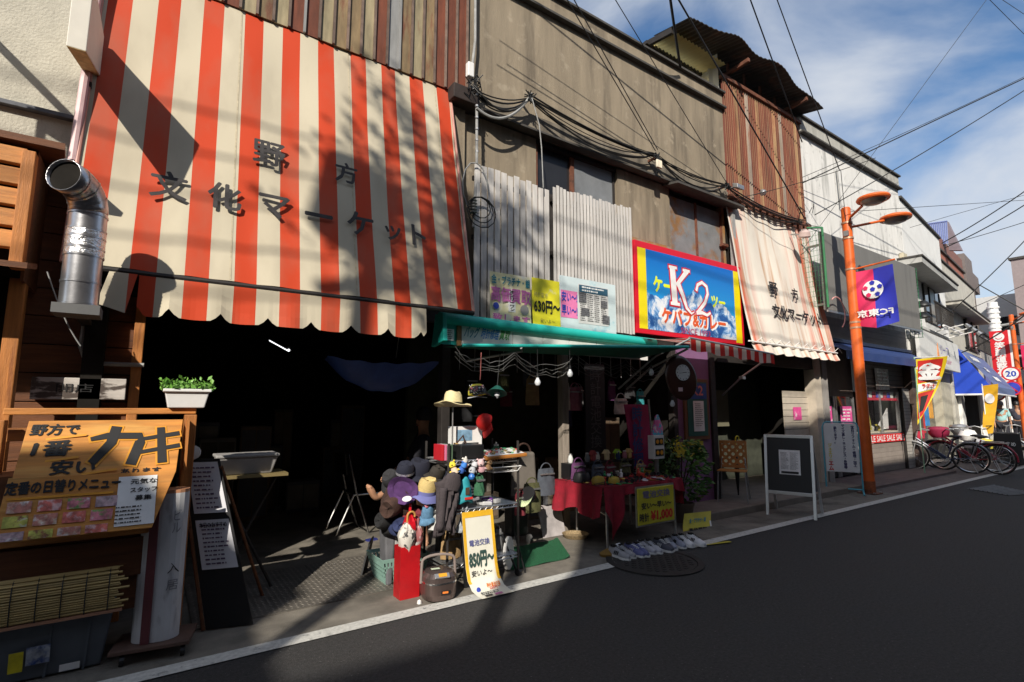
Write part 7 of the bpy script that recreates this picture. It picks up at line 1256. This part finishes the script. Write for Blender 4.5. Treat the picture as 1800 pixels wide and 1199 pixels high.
for r_ in range(4):
    pts = []
    for (a, b) in zip(pxs, pxs[1:]):
        for t in range(5): f = t / 5; pts.append(aY(a[0] + (b[0] - a[0]) * f, a[1] + (b[1] - a[1]) * f + wg.uniform(-3, 3) + 6 * r_ - 8 + 10 * math.sin(f * 3.14), 4.3 + .05 * r_ - .0004 * (a[0] - 800)))
    m.tube(pts, .0035, 4)
m.build('strand', M('dull_wire', (.12, .12, .115), .6), tw)
# ---------------------------------------------------------------- inside the dark market
tpn = thing('blue_tarpaulin', 'sagging dark blue tarpaulin slung below the market ceiling', 'tarpaulin', (2.2, 5.6, 2.0))
def tf(a, b): x = 1.45 + 1.3 * a; y = 5.4 + .5 * b; s = math.sin(math.pi * a) ** .7; return V((x + .1 * b, y, 2.03 + .02 * a - .36 * s * (math.sin(math.pi * (.05 + .8 * b))) + .008 * math.sin(a * 30)))
MB().grid(tf, 28, 12).build('sheet', M('tarp_blue', (.05, .11, .4), .5, var=.15, sc=6), tpn, smooth=True); tube('cord', GCABLE, tpn, [(2.2, 5.45, 2.05), (2.2, 5.3, 2.55)], .005)
ft = thing('fluorescent_tube', 'lit fluorescent tube in the dark market hall', 'lamp', (1.6, 7.5, 2.3)); MB().tube([aY(475, 598, 7.5), aY(508, 616, 7.2)], .018, 8).build('tube', M('lit_tube', (.95, .97, 1), .4, emis=1.6, var=0), ft, smooth=True); MB().tube([aY(475, 594, 7.5), aY(508, 612, 7.2)], .03, 6).build('fitting', DARKF, ft)
fc_ = thing('folding_chair', 'steel tube folding chair in the market entrance', 'folding chair', (2.15, 6.5, 0)); c0 = V((2.2, 6.55, 0))
for s in (0, .42): MB().tube([(2.02, 6.4 + s, .95), (2.12, 6.38 + s, .5), (2.28, 6.36 + s, .012), (2.45, 6.36 + s, .012)], .011, 6).build('leg', CHROME, fc_, smooth=True); MB().tube([(2.5, 6.4 + s, .46), (2.1, 6.4 + s, .46), (1.9, 6.4 + s, .012)], .011, 6).build('leg', CHROME, fc_, smooth=True)
box('seat', BLACK, fc_, 2.1, 2.5, 6.4, 6.82, .45, .48, .01); tube('cross_tube', CHROME, fc_, [(2.28, 6.36, .02), (2.28, 6.78, .02)], .01); MB().slab([(2.0, 6.4, .7), (2.0, 6.82, .7), (1.97, 6.82, .95), (1.97, 6.4, .95)], (.02, 0, 0)).build('backrest', BLACK, fc_)
cg = random.Random(4)
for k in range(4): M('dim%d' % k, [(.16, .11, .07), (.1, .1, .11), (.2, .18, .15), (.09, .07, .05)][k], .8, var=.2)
for k in range(26):
    x, y = cg.uniform(.2, 6.2), cg.uniform(7.6, 9.5) if k % 3 else cg.uniform(5.7, 7.1)
    if y < 7.4 and x < 2.9: x = cg.uniform(3.2, 6.0)
    if y > 7.3 and x > 3.0: x = cg.uniform(.2, 2.9)
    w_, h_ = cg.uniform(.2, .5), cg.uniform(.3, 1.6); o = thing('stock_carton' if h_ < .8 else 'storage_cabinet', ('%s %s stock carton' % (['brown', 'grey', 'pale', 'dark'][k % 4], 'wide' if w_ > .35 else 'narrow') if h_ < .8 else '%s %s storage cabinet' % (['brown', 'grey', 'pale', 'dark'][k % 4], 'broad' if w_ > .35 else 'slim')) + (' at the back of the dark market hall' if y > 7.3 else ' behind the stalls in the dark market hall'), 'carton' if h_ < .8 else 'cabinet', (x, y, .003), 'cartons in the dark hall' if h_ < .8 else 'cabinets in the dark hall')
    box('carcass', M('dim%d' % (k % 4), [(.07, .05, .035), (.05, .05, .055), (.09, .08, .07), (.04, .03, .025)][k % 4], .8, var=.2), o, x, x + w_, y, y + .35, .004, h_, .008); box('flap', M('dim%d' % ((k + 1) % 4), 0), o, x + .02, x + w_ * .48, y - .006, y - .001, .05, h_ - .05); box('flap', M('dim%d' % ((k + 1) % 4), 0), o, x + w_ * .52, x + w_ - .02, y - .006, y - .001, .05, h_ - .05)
hg = random.Random(77)
for k in range(16):
    c = list(CLR)[k % len(CLR)]; softbag(c, (3.0 + .21 * k + hg.uniform(-.05, .05), 5.25 + hg.uniform(0, .5), 1.2 + hg.uniform(0, .6)), hg.uniform(.16, .28), hg.uniform(.2, .4), 'bag hanging on the dim rail number%d of the market'.replace(' number%d', '') + (' behind the rack' if k < 7 else ' behind the red table' if k < 12 else ' beside the menu case'))
rlh = thing('hanging_rail', 'steel hanging rail under the market ceiling', 'rail', (4.6, 5.4, 2.3)); tube('rail', METAL, rlh, [(2.9, 5.45, 2.3), (6.4, 5.45, 2.3)], .014); [tube('hanger', METAL, rlh, [(3.0 + .21 * k, 5.45, 2.3), (3.0 + .21 * k, 5.45, 1.95)], .005, 5) for k in range(16)]
# ---------------------------------------------------------------- people
def skin_figure(name, label, joints, edges, mat, loc, parts=()):
    o = thing(name, label, 'person', loc)
    def grow(nm, js, es, m_, root=0):
        ks = list(js); me = bpy.data.meshes.new(nm); me.from_pydata([tuple(V(js[k][0]) - V(loc)) for k in ks], [(ks.index(a), ks.index(b)) for a, b in es], []); ob = bpy.data.objects.new(nm, me); COL.objects.link(ob)
        sm_ = ob.modifiers.new('skin', 'SKIN'); 
        for i, k in enumerate(ks): me.skin_vertices[0].data[i].radius = (js[k][1], js[k][1]); me.skin_vertices[0].data[i].use_root = (i == root)
        sm_.use_smooth_shade = True; sb = ob.modifiers.new('sub', 'SUBSURF'); sb.levels = 2; sb.render_levels = 2; me.materials.append(m_); ob.parent = o; ORG[ob.name] = V(loc); return ob
    def addskin(nm, js, es, m_): return grow(nm, js, es, m_)
    body = addskin('body', joints, edges, mat)
    for (nm, js, es, m_) in parts: addskin(nm, js, es, m_)
    return o
def ensure(): pass
SKN = M('skin', (.42, .22, .13), .55, var=.08); CLO = M('dark_clothes', (.02, .02, .028), .85)
fa, ft_ = aY(675, 868, 5.35), aY(643, 852, 5.3)
def rig(J, loc, label, shirt, trousers, hair, barefoot=None):
    """J: joint positions; the body is one skinned mesh, clothes and hair are grown over it"""
    rad = dict(pel=.13, che=.14, nec=.055, hea=.085, cro=.08, ls=.06, rs=.06, le=.042, re=.042, lw=.028, rw=.028, lp=.032, rp=.032, lh=.095, rh=.095, lk=.06, rk=.06, la=.038, ra=.038, lb=.036, rb=.036)
    js = {k: (J[k], rad[k]) for k in rad}
    es = [('pel', 'che'), ('che', 'nec'), ('nec', 'hea'), ('hea', 'cro'), ('che', 'ls'), ('che', 'rs'), ('ls', 'le'), ('rs', 're'), ('le', 'lw'), ('re', 'rw'), ('lw', 'lp'), ('rw', 'rp'), ('pel', 'lh'), ('pel', 'rh'), ('lh', 'lk'), ('rh', 'rk'), ('lk', 'la'), ('rk', 'ra'), ('la', 'lb'), ('ra', 'rb')]
    for s in 'lr':
        w_, p_ = V(J[s + 'w']), V(J[s + 'p']); d = (p_ - w_).normalized(); sd_ = d.cross(V((.3, .9, .2))).normalized()
        for i in range(4): js[s + 'f%d' % i] = (p_ + d * (.055, .065, .06, .045)[i] + sd_ * (.03 - .02 * i) - ZU * .01, .009); js[s + 'g%d' % i] = (p_ + d * (.085, .1, .092, .07)[i] + sd_ * (.03 - .021 * i) - ZU * .03, .008); es += [(s + 'p', s + 'f%d' % i), (s + 'f%d' % i, s + 'g%d' % i)]
        js[s + 't'] = (w_.lerp(p_, .5) + sd_ * .045 + d * .02, .011); js[s + 'u'] = (p_ + sd_ * .055 + d * .02, .009); es += [(s + 'w', s + 't'), (s + 't', s + 'u')]
        b_, a_ = V(J[s + 'b']), V(J[s + 'a']); d = (b_ - a_).normalized()
        if s == 'l' and 'toes' in J: d = V(J['toes']).normalized(); js['lheel'] = (J['heel'], .036); es.remove(('la', 'lb')); es += [('la', 'lheel'), ('lheel', 'lb')]
        sd_ = d.cross(V((.9, .3, .1))).normalized() if s == 'l' else d.cross(V((-.9, .3, .1))).normalized()
        for i in range(5): js[s + 'o%d' % i] = (b_ + d * (.05, .052, .048, .042, .034)[i] + sd_ * (.032 - .016 * i), (.014, .01, .009, .009, .008)[i]); es.append((s + 'b', s + 'o%d' % i))
    sel = lambda ks, g: {k: (J[k], rad[k] + g) for k in ks}
    parts = [('shirt', sel(('pel', 'che', 'ls', 'rs', 'le', 're'), .022), [('pel', 'che'), ('che', 'ls'), ('che', 'rs'), ('ls', 'le'), ('rs', 're')], shirt), ('trousers', sel(('pel', 'lh', 'rh', 'lk', 'rk', 'la', 'ra') if barefoot is None else ('pel', 'lh', 'rh', 'lk', 'rk'), .03), [('pel', 'lh'), ('pel', 'rh'), ('lh', 'lk'), ('rh', 'rk')] + ([('lk', 'la'), ('rk', 'ra')] if barefoot is None else []), trousers)]
    h = V(J['hea']); c_ = V(J['cro']); f = V(J['face']).normalized()
    o = skin_figure('person', label, js, es, SKN, loc, parts)
    MB().lathe([(0, .13), (.07, .11), (.105, .05), (.107, -.01), (.1, -.05)], h.lerp(c_, .6) - f * .018, 14, ax=(c_ - h)).build('hair', hair, o, smooth=True)
    sd_ = f.cross(ZU).normalized()
    for s in (-1, 1): MB().lathe([(0, -.012), (.011, 0), (0, .012)], h + f * .085 + sd_ * .032 * s + ZU * .02, 8).build('eye', BLACK, o); MB().lathe([(0, -.03), (.014, 0), (0, .03)], h + sd_ * .09 * s, 8).build('ear', SKN, o)
    MB().lathe([(.016, -.02), (.01, .02), (0, .03)], h + f * .1 - ZU * .005, 8).build('nose', SKN, o); MB().obox(h + f * .092 - ZU * .045, sd_ * .022, f * .004, ZU * .005).build('mouth', M('lip', (.3, .1, .08), .5), o)
    return o
ank, ball, heel = aY(674, 868, 5.35), aY(650, 860, 5.3), aY(660, 876, 5.31)
J = dict(pel=(2.75, 5.95, .55), che=(2.82, 6.0, 1.0), nec=(2.8, 5.98, 1.22), hea=(2.78, 5.96, 1.34), cro=(2.78, 5.96, 1.44), ls=(2.72, 5.8, 1.14), rs=(2.86, 6.18, 1.14), le=(2.6, 5.7, .88), re=(2.72, 6.2, .86), lw=(2.4, 5.68, .76), rw=(2.45, 6.1, .72), lp=(2.33, 5.66, .75), rp=(2.37, 6.06, .71), lh=(2.68, 5.85, .53), rh=(2.72, 6.06, .53), lk=(2.45, 5.55, .74), rk=(2.62, 5.65, .52), la=tuple(ank), heel=tuple(heel), toes=(-.3, -.15, .93), ra=(2.66, 5.6, .1), lb=tuple(ball), rb=(2.6, 5.42, .05), face=(-1, -.4, 0))
rig(J, (2.7, 5.9, 0), 'person in dark clothes sitting behind the hats with one bare foot raised', CLO, CLO, BLACK, True)
st_ = thing('low_stool', 'low stool under the person behind the hats', 'stool', (2.78, 5.97, 0)); box('seat', BRN, st_, 2.6, 2.98, 5.8, 6.15, .36, .4, .01)
for (x, y) in ((2.64, 5.84), (2.94, 5.84), (2.94, 6.11), (2.64, 6.11)): box('leg', BRN, st_, x - .02, x + .02, y - .02, y + .02, .003, .36)
def stand(x, y, yaw, label, shirt, trousers, hair):
    c, s = math.cos(yaw), math.sin(yaw)
    def P_(f, l, z): return (x + f * c - l * s, y + f * s + l * c, z)
    rig(dict(pel=P_(0, 0, .95), che=P_(.0, 0, 1.3), nec=P_(.01, 0, 1.5), hea=P_(.03, 0, 1.6), cro=P_(.02, 0, 1.7), ls=P_(0, .18, 1.42), rs=P_(0, -.18, 1.42), le=P_(-.03, .24, 1.15), re=P_(.05, -.24, 1.15), lw=P_(.05, .25, .92), rw=P_(.15, -.23, .95), lp=P_(.07, .25, .84), rp=P_(.2, -.23, .88), lh=P_(0, .09, .9), rh=P_(0, -.09, .9), lk=P_(.1, .1, .5), rk=P_(-.02, -.1, .5), la=P_(.12, .1, .09), ra=P_(-.18, -.1, .12), lb=P_(.24, .11, .04), rb=P_(-.06, -.11, .045), face=(c, s, 0)), (x, y, 0), label, shirt, trousers, hair)
p_ = aX(1762, 750, 27); stand(27, p_.y, R(200), 'pedestrian in a pale turquoise shirt beyond the bicycles', M('turq_shirt', (.35, .6, .6), .8), CLO, M('grey_hair', (.3, .3, .3), .8))
p_ = aX(1791, 750, 29.5); stand(29.5, p_.y, R(190), 'pedestrian in dark clothes beyond the bicycles at the street bend', M('dark_jacket', (.04, .04, .06), .8), CLO, BLACK)
# ---------------------------------------------------------------- overhead wires and wall cables
def wire(label, pts, r=.008, mat=CABLE, name='overhead_wire', group='overhead wires', n=5):
    o = thing(name, label, 'wire', pts[0], group); MB().tube(pts, r, n).build('strand', mat, o, smooth=True); return o
OW = 'thin black overhead wire crossing the street'
def span(pa, pb, ext, s=.05, r=.008, lab=OW, mat=CABLE):
    """from the wall point pa through pb and on to a pole outside the picture"""
    a, b = V(pa), V(pb); e = b + (b - a) * ext; wire(lab, sag(a, e, s, 20), r, mat)
# to the poles across the street (upper left)
FW_ = 'black service wire falling from above to the grey facade'
for (p, q_, y2, ext, r) in (((1152, 265), (1000, 5), 4.3, .8, .007), ((1156, 263), (1012, 5), 4.3, .8, .007), ((1275, 318), (1085, 5), 4.2, .8, .006)): span(aY(*p, 4.98), aY(*q_, y2), ext, .0, r, FW_)
span(aY(1196, 118, 5.0), aY(1180, 5, 4.5), .9, .06, .022, 'thick sagging black cable entering the grey parapet'); span(aY(1415, 385, 4.98), aY(1196, 5, 4.1), .8, 0, .013, 'long black cable slanting across the rusty tower'); span(aY(1410, 250, 5.0), aY(1321, 5, 4.4), .9, 0, .012, 'black cable passing the tin roof edge'); span((10.55, 4.2, 4.78), aY(1478, 300, 4.15), .02, 0, .006, 'thin feed wire to the orange street lamp'); span(aY(1476, 300, 4.3), aY(1368, 5, 3.9), .7, 0, .009, 'thin feed wire above the orange street lamp')
# to the right, along and over the street
RW = 'black wire running along the street to the right'
for (p, y1, q_, y2, s, r) in (((1410, 322), 4.95, (1800, 138), 2.2, .0, .012), ((1432, 378), 4.9, (1800, 150), 2.3, .12, .010), ((1410, 312), 4.95, (1800, 128), 2.4, .1, .006), ((1655, 428), 5.2, (1800, 330), 3.4, .12, .016), ((1660, 436), 5.2, (1800, 352), 3.4, .15, .016), ((1658, 432), 5.2, (1800, 388), 3.6, .05, .010), ((1672, 548), 5.2, (1800, 418), 3.6, .1, .014), ((1495, 372), 4.25, (1800, 352), 3.1, .0, .006), ((1600, 400), 5.0, (1800, 345), 3.3, -.03, .006), ((1700, 545), 5.4, (1800, 500), 3.9, .02, .010), ((1690, 620), 5.4, (1800, 540), 3.9, .25, .02), ((1410, 440), 4.95, (1730, 5), 2.6, .0, .005), ((1290, 350), 4.95, (1445, 305), 4.0, .05, .006)):
    span(aY(*p, y1), aY(*q_, y2), .6, s, r, ('thick' if r > .011 else 'thin') + ' black wire leaving ' + ('the corner of the rusty tower' if p[0] < 1450 else 'the lamp and white house' if p[0] < 1640 else 'the brick building') + ' over the street')
span(aY(1800, 60, 2.4), aY(1745, 5, 2.4), 1.5, 0, .006, RW); span(aY(1800, 25, 2.4), aY(1770, 5, 2.4), 1.5, 0, .006, RW)
span(aY(1720, 500, 6.2), aY(1800, 545, 5.0), .8, 0, .02, RW)
# cable bundle along the grey facade
wr = random.Random(3)
pegs = [aY(833, 155, 4.95), aY(932, 172, 4.95), aY(1152, 272, 4.95), aY(1276, 325, 4.95), aY(1412, 388, 4.96)]
for k in range(7):
    pts = []
    for a, b in zip(pegs[:-1], pegs[1:]):
        s = wr.uniform(.06, .32); sg_ = sag(a + V((0, wr.uniform(-.03, .03), wr.uniform(-.05, .03))), b + V((0, wr.uniform(-.03, .03), wr.uniform(-.05, .03))), s, 10); pts += sg_[:-1] if b is not pegs[-1] else sg_
    wire('black telephone cable of the bundle looping along the grey facade', pts if k < 4 else pts[:31], wr.choice([.006, .009, .012]), CABLE, 'facade_cable', 'cables looping along the grey facade')
o = thing('grey_conduit', 'grey conduit pipe climbing the joint beside the striped awning', 'conduit', (2.95, 5.0, 3.4)); MB().tube([(2.9, 5.0, 8.0), (2.91, 5.0, 5.9), aY(826, 150, 4.98), aY(838, 165, 4.96), aY(838, 285, 4.94), aY(832, 400, 4.9)], .017, 8).build('pipe', GCABLE, o, smooth=True); MB().obox(aY(826, 124, 4.92), (.04, 0, 0), (0, .035, 0), (0, 0, .09)).build('meter_box', WHITEP, o, bevel=.01)
for k in range(6): MB().tube([aY(838, 165 + 20 * k, 4.945), aY(838, 168 + 20 * k, 4.945)], .021, 8).build('clip', METAL, o)
m = MB()
for k in range(14):
    c = aY(832 + wr.uniform(-16, 16), 150 + wr.uniform(-12, 14), 4.93); m.tube([c + V((wr.uniform(-.12, .12), wr.uniform(-.06, .02), wr.uniform(-.12, .12))), c, c + V((wr.uniform(-.12, .12), wr.uniform(-.06, .02), wr.uniform(-.12, .12)))], .007, 5)
m.build('cable_knot', CABLE, o)
MB().tube(sag(aY(838, 190, 4.93), aY(935, 165, 4.93), .22, 16), .017, 7).build('loop_hose', GCABLE, o, smooth=True); MB().tube([V(aY(836, 330, 4.87)) + V((.17 * math.cos(a * .5), 0, .3 * math.sin(a * .5))) for a in range(11)], .008, 6).build('wire_coil', GCABLE, o, smooth=True)
for k in range(3): MB().tube([V(aY(845, 365, 4.84)) + V(((.13 + .03 * k) * math.cos(a * .52), -.01 * k, (.12 + .03 * k) * math.sin(a * .52) - .03 * k)) for a in range(13)], .006, 5).build('wire_coil', CABLE, o, smooth=True)
for k in range(5): MB().lathe([(.02, 0), (.045, .012), (.02, .03)], aY(832, 365, 4.86) + ZU * .035 * (k - 2), 10, caps=False).build('insulator_disc', GCABLE, o, smooth=True)
wire('pale blue drop wire hanging past the slat screen', [aY(935, 172, 4.9), aY(948, 220, 4.86), aY(952, 260, 4.84), aY(955, 330, 4.84)], .007, GCABLE, 'drop_wire', None)
for (px_, py_, lab) in ((1153, 275, 'bundled cable splice with pale insulator on the grey facade'), (1277, 325, 'bundled cable splice at the corner of the rusty tower'), (932, 170, 'cable peg with twisted wires high on the grey facade')):
    c = aY(px_, py_, 4.93); o = thing('cable_splice', lab, 'cable splice', c); m = MB()
    for k in range(16): m.tube([c + V((wr.uniform(-.09, .09), wr.uniform(-.05, .05), wr.uniform(-.08, .08))), c + V((wr.uniform(-.03, .03), -.02, wr.uniform(-.03, .03))), c + V((wr.uniform(-.09, .09), wr.uniform(-.05, .05), wr.uniform(-.1, .06)))], .008, 5)
    m.build('knot', CABLE, o); MB().obox(c + V((0, .08, -.02)), (.015, 0, 0), (0, .09, 0), (0, 0, .015)).build('bracket', RUSTB, o)
    if px_ == 1153: [MB().lathe([(.02, 0), (.022, .1), (.012, .12), (0, .12)], c + V((-.04 + .028 * k, -.05, -.2)), 8).build('insulator', M('cream_insulator', (.65, .58, .45), .4), o, smooth=True) for k in range(4)]
o = thing('flood_lamp', 'small grey flood lamp at the foot of the rusty tower', 'lamp', aY(1298, 328, 4.85)); c = aY(1298, 328, 4.8); MB().obox(c, (.1, 0, 0), (0, .05, .02), (0, 0, .04)).build('housing', METAL, o, bevel=.01); tube('arm', METAL, o, [c, c + V((.0, .25, .05))], .012)
o = thing('wall_spotlamp', 'round grey spot lamp bracketed on the rusty sheets', 'lamp', aY(1342, 340, 4.85)); c = aY(1341, 338, 4.85); MB().lathe([(.03, .05), (.06, 0), (.06, -.03), (0, -.03)], c, 12, ax=(0, .5, 1)).build('head', METAL, o, smooth=True); tube('arm', METAL, o, [c, c + V((.02, .2, .02))], .01)
o = thing('cup_lamp', 'pinkish cup lamp with tangled wires at the awning corner', 'lamp', aY(1413, 410, 4.75)); c = aY(1414, 412, 4.7); MB().lathe([(.02, .1), (.09, .05), (.11, -.03), (.09, -.06), (0, -.06)], c, 14, ax=(-.3, -.3, 1)).build('cup', M('cup_pink', (.5, .38, .35), .4), o, smooth=True); tube('bracket', METAL, o, [c, c + V((.1, .3, .1))], .014); m = MB()
for k in range(18): q_ = aY(1416 + wr.uniform(-14, 14), 380 + wr.uniform(-20, 20), 4.85); m.tube([q_, q_ + V((wr.uniform(-.15, .15), wr.uniform(-.1, .1), wr.uniform(-.12, .2)))], .007, 4)
m.build('loose_wires', CABLE, o)
o = thing('beige_meter', 'beige meter box on the white wall beside the window eave', 'meter', aY(1588, 452, 5.0)); c = aY(1588, 455, 5.04); MB().obox(c, (.13, 0, 0), (0, .05, 0), (0, 0, .14)).build('case', M('beige_case', (.5, .45, .33), .6), o, bevel=.01)
for (px_, lab) in ((1480, 'white ceramic insulator pole strap above the lamp'),): tube('drop_pipe', GCABLE, thing('wall_drop_pipe', 'grey drop pipe with insulator on the stained white wall', 'pipe', aY(1474, 300, 5.05)), [aY(1471, 298, 5.06), aY(1478, 365, 5.06)], .02)
# ---------------------------------------------------------------- the other side of the street (unseen behind the camera; rooflines shaped to cast the shade)
def house(name, label, x0, x1, ztop, mat, y1=-9, gable=None):
    o = thing(name, label, 'building', ((x0 + x1) / 2, -2.45, 0)); MB().box(x0, x1, y1, -2.45, -.01, ztop).build('wall', mat, o); box('coping', TARB, o, x0 - .02, x1 + .02, y1, -2.42, ztop + .002, ztop + .06)
    k = 0
    while x0 + .8 + k * 2.2 + 1.1 < x1:
        xa = x0 + .8 + k * 2.2; box('window', GLASS, o, xa, xa + 1.1, -2.44, -2.4, 3.4, 4.5); box('shop_front', GLASS, o, xa - .3, xa + 1.5, -2.44, -2.41, .2, 2.3); k += 1
    if gable: MB().slab([(gable[0], -2.45, ztop + .06), (gable[1], -2.45, ztop + .06), ((gable[0] + gable[1]) / 2, -2.45, gable[2])], (0, -3, 0)).build('gable', mat, o)
    return o
OPP = M('opposite_render', (.22, .2, .17), .9, var=.1); OPP2 = M('opposite_tile', (.16, .14, .13), .8, var=.1); OPP3 = M('opposite_grey', (.2, .2, .2), .85, var=.1)
house('opposite_house', 'beige rendered house opposite the oyster shop', -22, -6.74, 7.0, OPP); MB().box(-22, -6.74, -3.3, -2.45, 7.07, 7.5).build('shade_parapet', OPP, bpy.data.objects['opposite_house']); MB().box(-6.74, -6.5, -3.0, -2.46, -.01, 7.1).build('shade_annex', OPP, bpy.data.objects['opposite_house']); house('opposite_shed', 'low grey shop between two taller houses opposite the market', -6.45, -3.3, 5.1, OPP3, gable=(-5.9, -4.1, 5.42))  # parapet and annex are added out of view to set the shade edge
house('opposite_block', 'taller tiled block opposite the curry shop', -2.95, 4.6, 8.35, OPP2); house('opposite_terrace', 'grey terrace opposite the jewellery shop', 4.65, 11.5, 7.45, OPP3); house('opposite_row', 'beige row opposite the white house', 11.55, 40, 6.4, OPP)
MB().slab([(-3.25, -2.45, 0), (-2.95, -2.45, 0), (-2.95, -2.45, 6.0), (-3.1, -2.45, 5.75), (-3.25, -2.45, 5.2)], (0, -3, 0)).build('shade_annex', OPP2, bpy.data.objects['opposite_block'])  # unseen annex, outline shaped to give the shadow edge on the road
up = thing('utility_pole', 'concrete utility pole with transformer and crossarms across the street', 'utility pole', (-5.0, -2.0, 0)); tube('pole', M('pole_concrete', (.35, .34, .32), .85), up, [(-5.0, -2.0, 0), (-5.0, -2.0, 10.1)], [.1, .08], 12)
MB().lathe([(0, 0), (.3, 0), (.3, .85), (.1, .95), (0, .95)], (-5.3, -2.05, 9.4), 16).build('transformer', M('transformer_grey', (.3, .3, .31), .6), up, smooth=True)
for z in (8.8,): MB().obox((-5.0, -2.0, z), (.5, .1, 0), (0, .05, 0), (0, 0, .05)).build('crossarm', METAL, up)
for k in range(5): wire('thick cable on the far pole line', sag((-30, -2 + .1 * k, 8.6 + .5 * k), (-5.0, -2, 8.6 + .5 * k), .5, 12) + sag((-5.0, -2, 8.6 + .5 * k), (22, -1.9, 8.5 + .5 * k), .6, 12)[1:], .015, CABLE, 'pole_line_cable', 'cables of the far pole line')
# street tree opposite, its crown throws the dappled shade
tr = thing('street_tree', 'leafy street tree across the street', 'tree', (-3.15, -1.95, 0)); BARK = M('bark', (.1, .075, .055), .9, var=.3, sc=12, bump=.6, bsc=30)
tube('trunk', BARK, tr, [(-3.15, -1.95, 0), (-3.18, -1.98, 3.5), (-3.25, -2.0, 6.2), (-3.9, -2.0, 8.3), (-4.25, -2.0, 10.6)], [.13, .1, .08, .06, .03], 10); bgz = random.Random(17); tips = []
m = MB()
for k in range(16):
    z0 = 8.0 + .15 * k; a = k * 2.4; e = V((-4.2 + (.75 - .02 * k) * math.cos(a), -2.0 + .8 * math.sin(a), z0 + bgz.uniform(.3, .9))); m.tube([(-4.2, -2.0, z0), V((-4.2, -2.0, z0)).lerp(e, .5) + ZU * .12, e], [.035, .025, .01], 5); tips += [e, V((-4.2, -2.0, z0)).lerp(e, .6)]
m.build('limbs', BARK, tr)
def crown(g): t = tips[g.randrange(len(tips))]; d = V((g.gauss(0, .22), g.gauss(0, .22), g.gauss(0, .2))); return t + d, (g.gauss(0, 1), g.gauss(0, 1), g.gauss(0, 1))
cw = leaves('crown', tr, LF, 2400, crown, .13, 23); cw['kind'] = 'stuff'

for (x0, x1, h_, lab) in ((-26, -8, 12.2, 'unseen tall grey block added behind the beige house to cut skylight'), (-7.5, 6, 12.4, 'unseen tall tiled block added behind the low shop to cut skylight'), (6.5, 30, 12.0, 'unseen long block added behind the grey terrace to cut skylight')):
    o = thing('rear_sky_blocker', lab, 'building', ((x0 + x1) / 2, -10, 0)); box('wall', OPP2, o, x0, x1, -16, -9.8, -.01, h_); box('coping', TARB, o, x0, x1, -16, -9.75, h_ + .002, h_ + .1)  # unseen blocks added to hold skylight off the shaded street
    for k in range(int((x1 - x0) / 3)):
        for z in (1.5, 4.4, 7.3, 9.9): box('window', GLASS, o, x0 + .8 + 3 * k, x0 + 2.4 + 3 * k, -9.8, -9.74, z, z + 1.3)
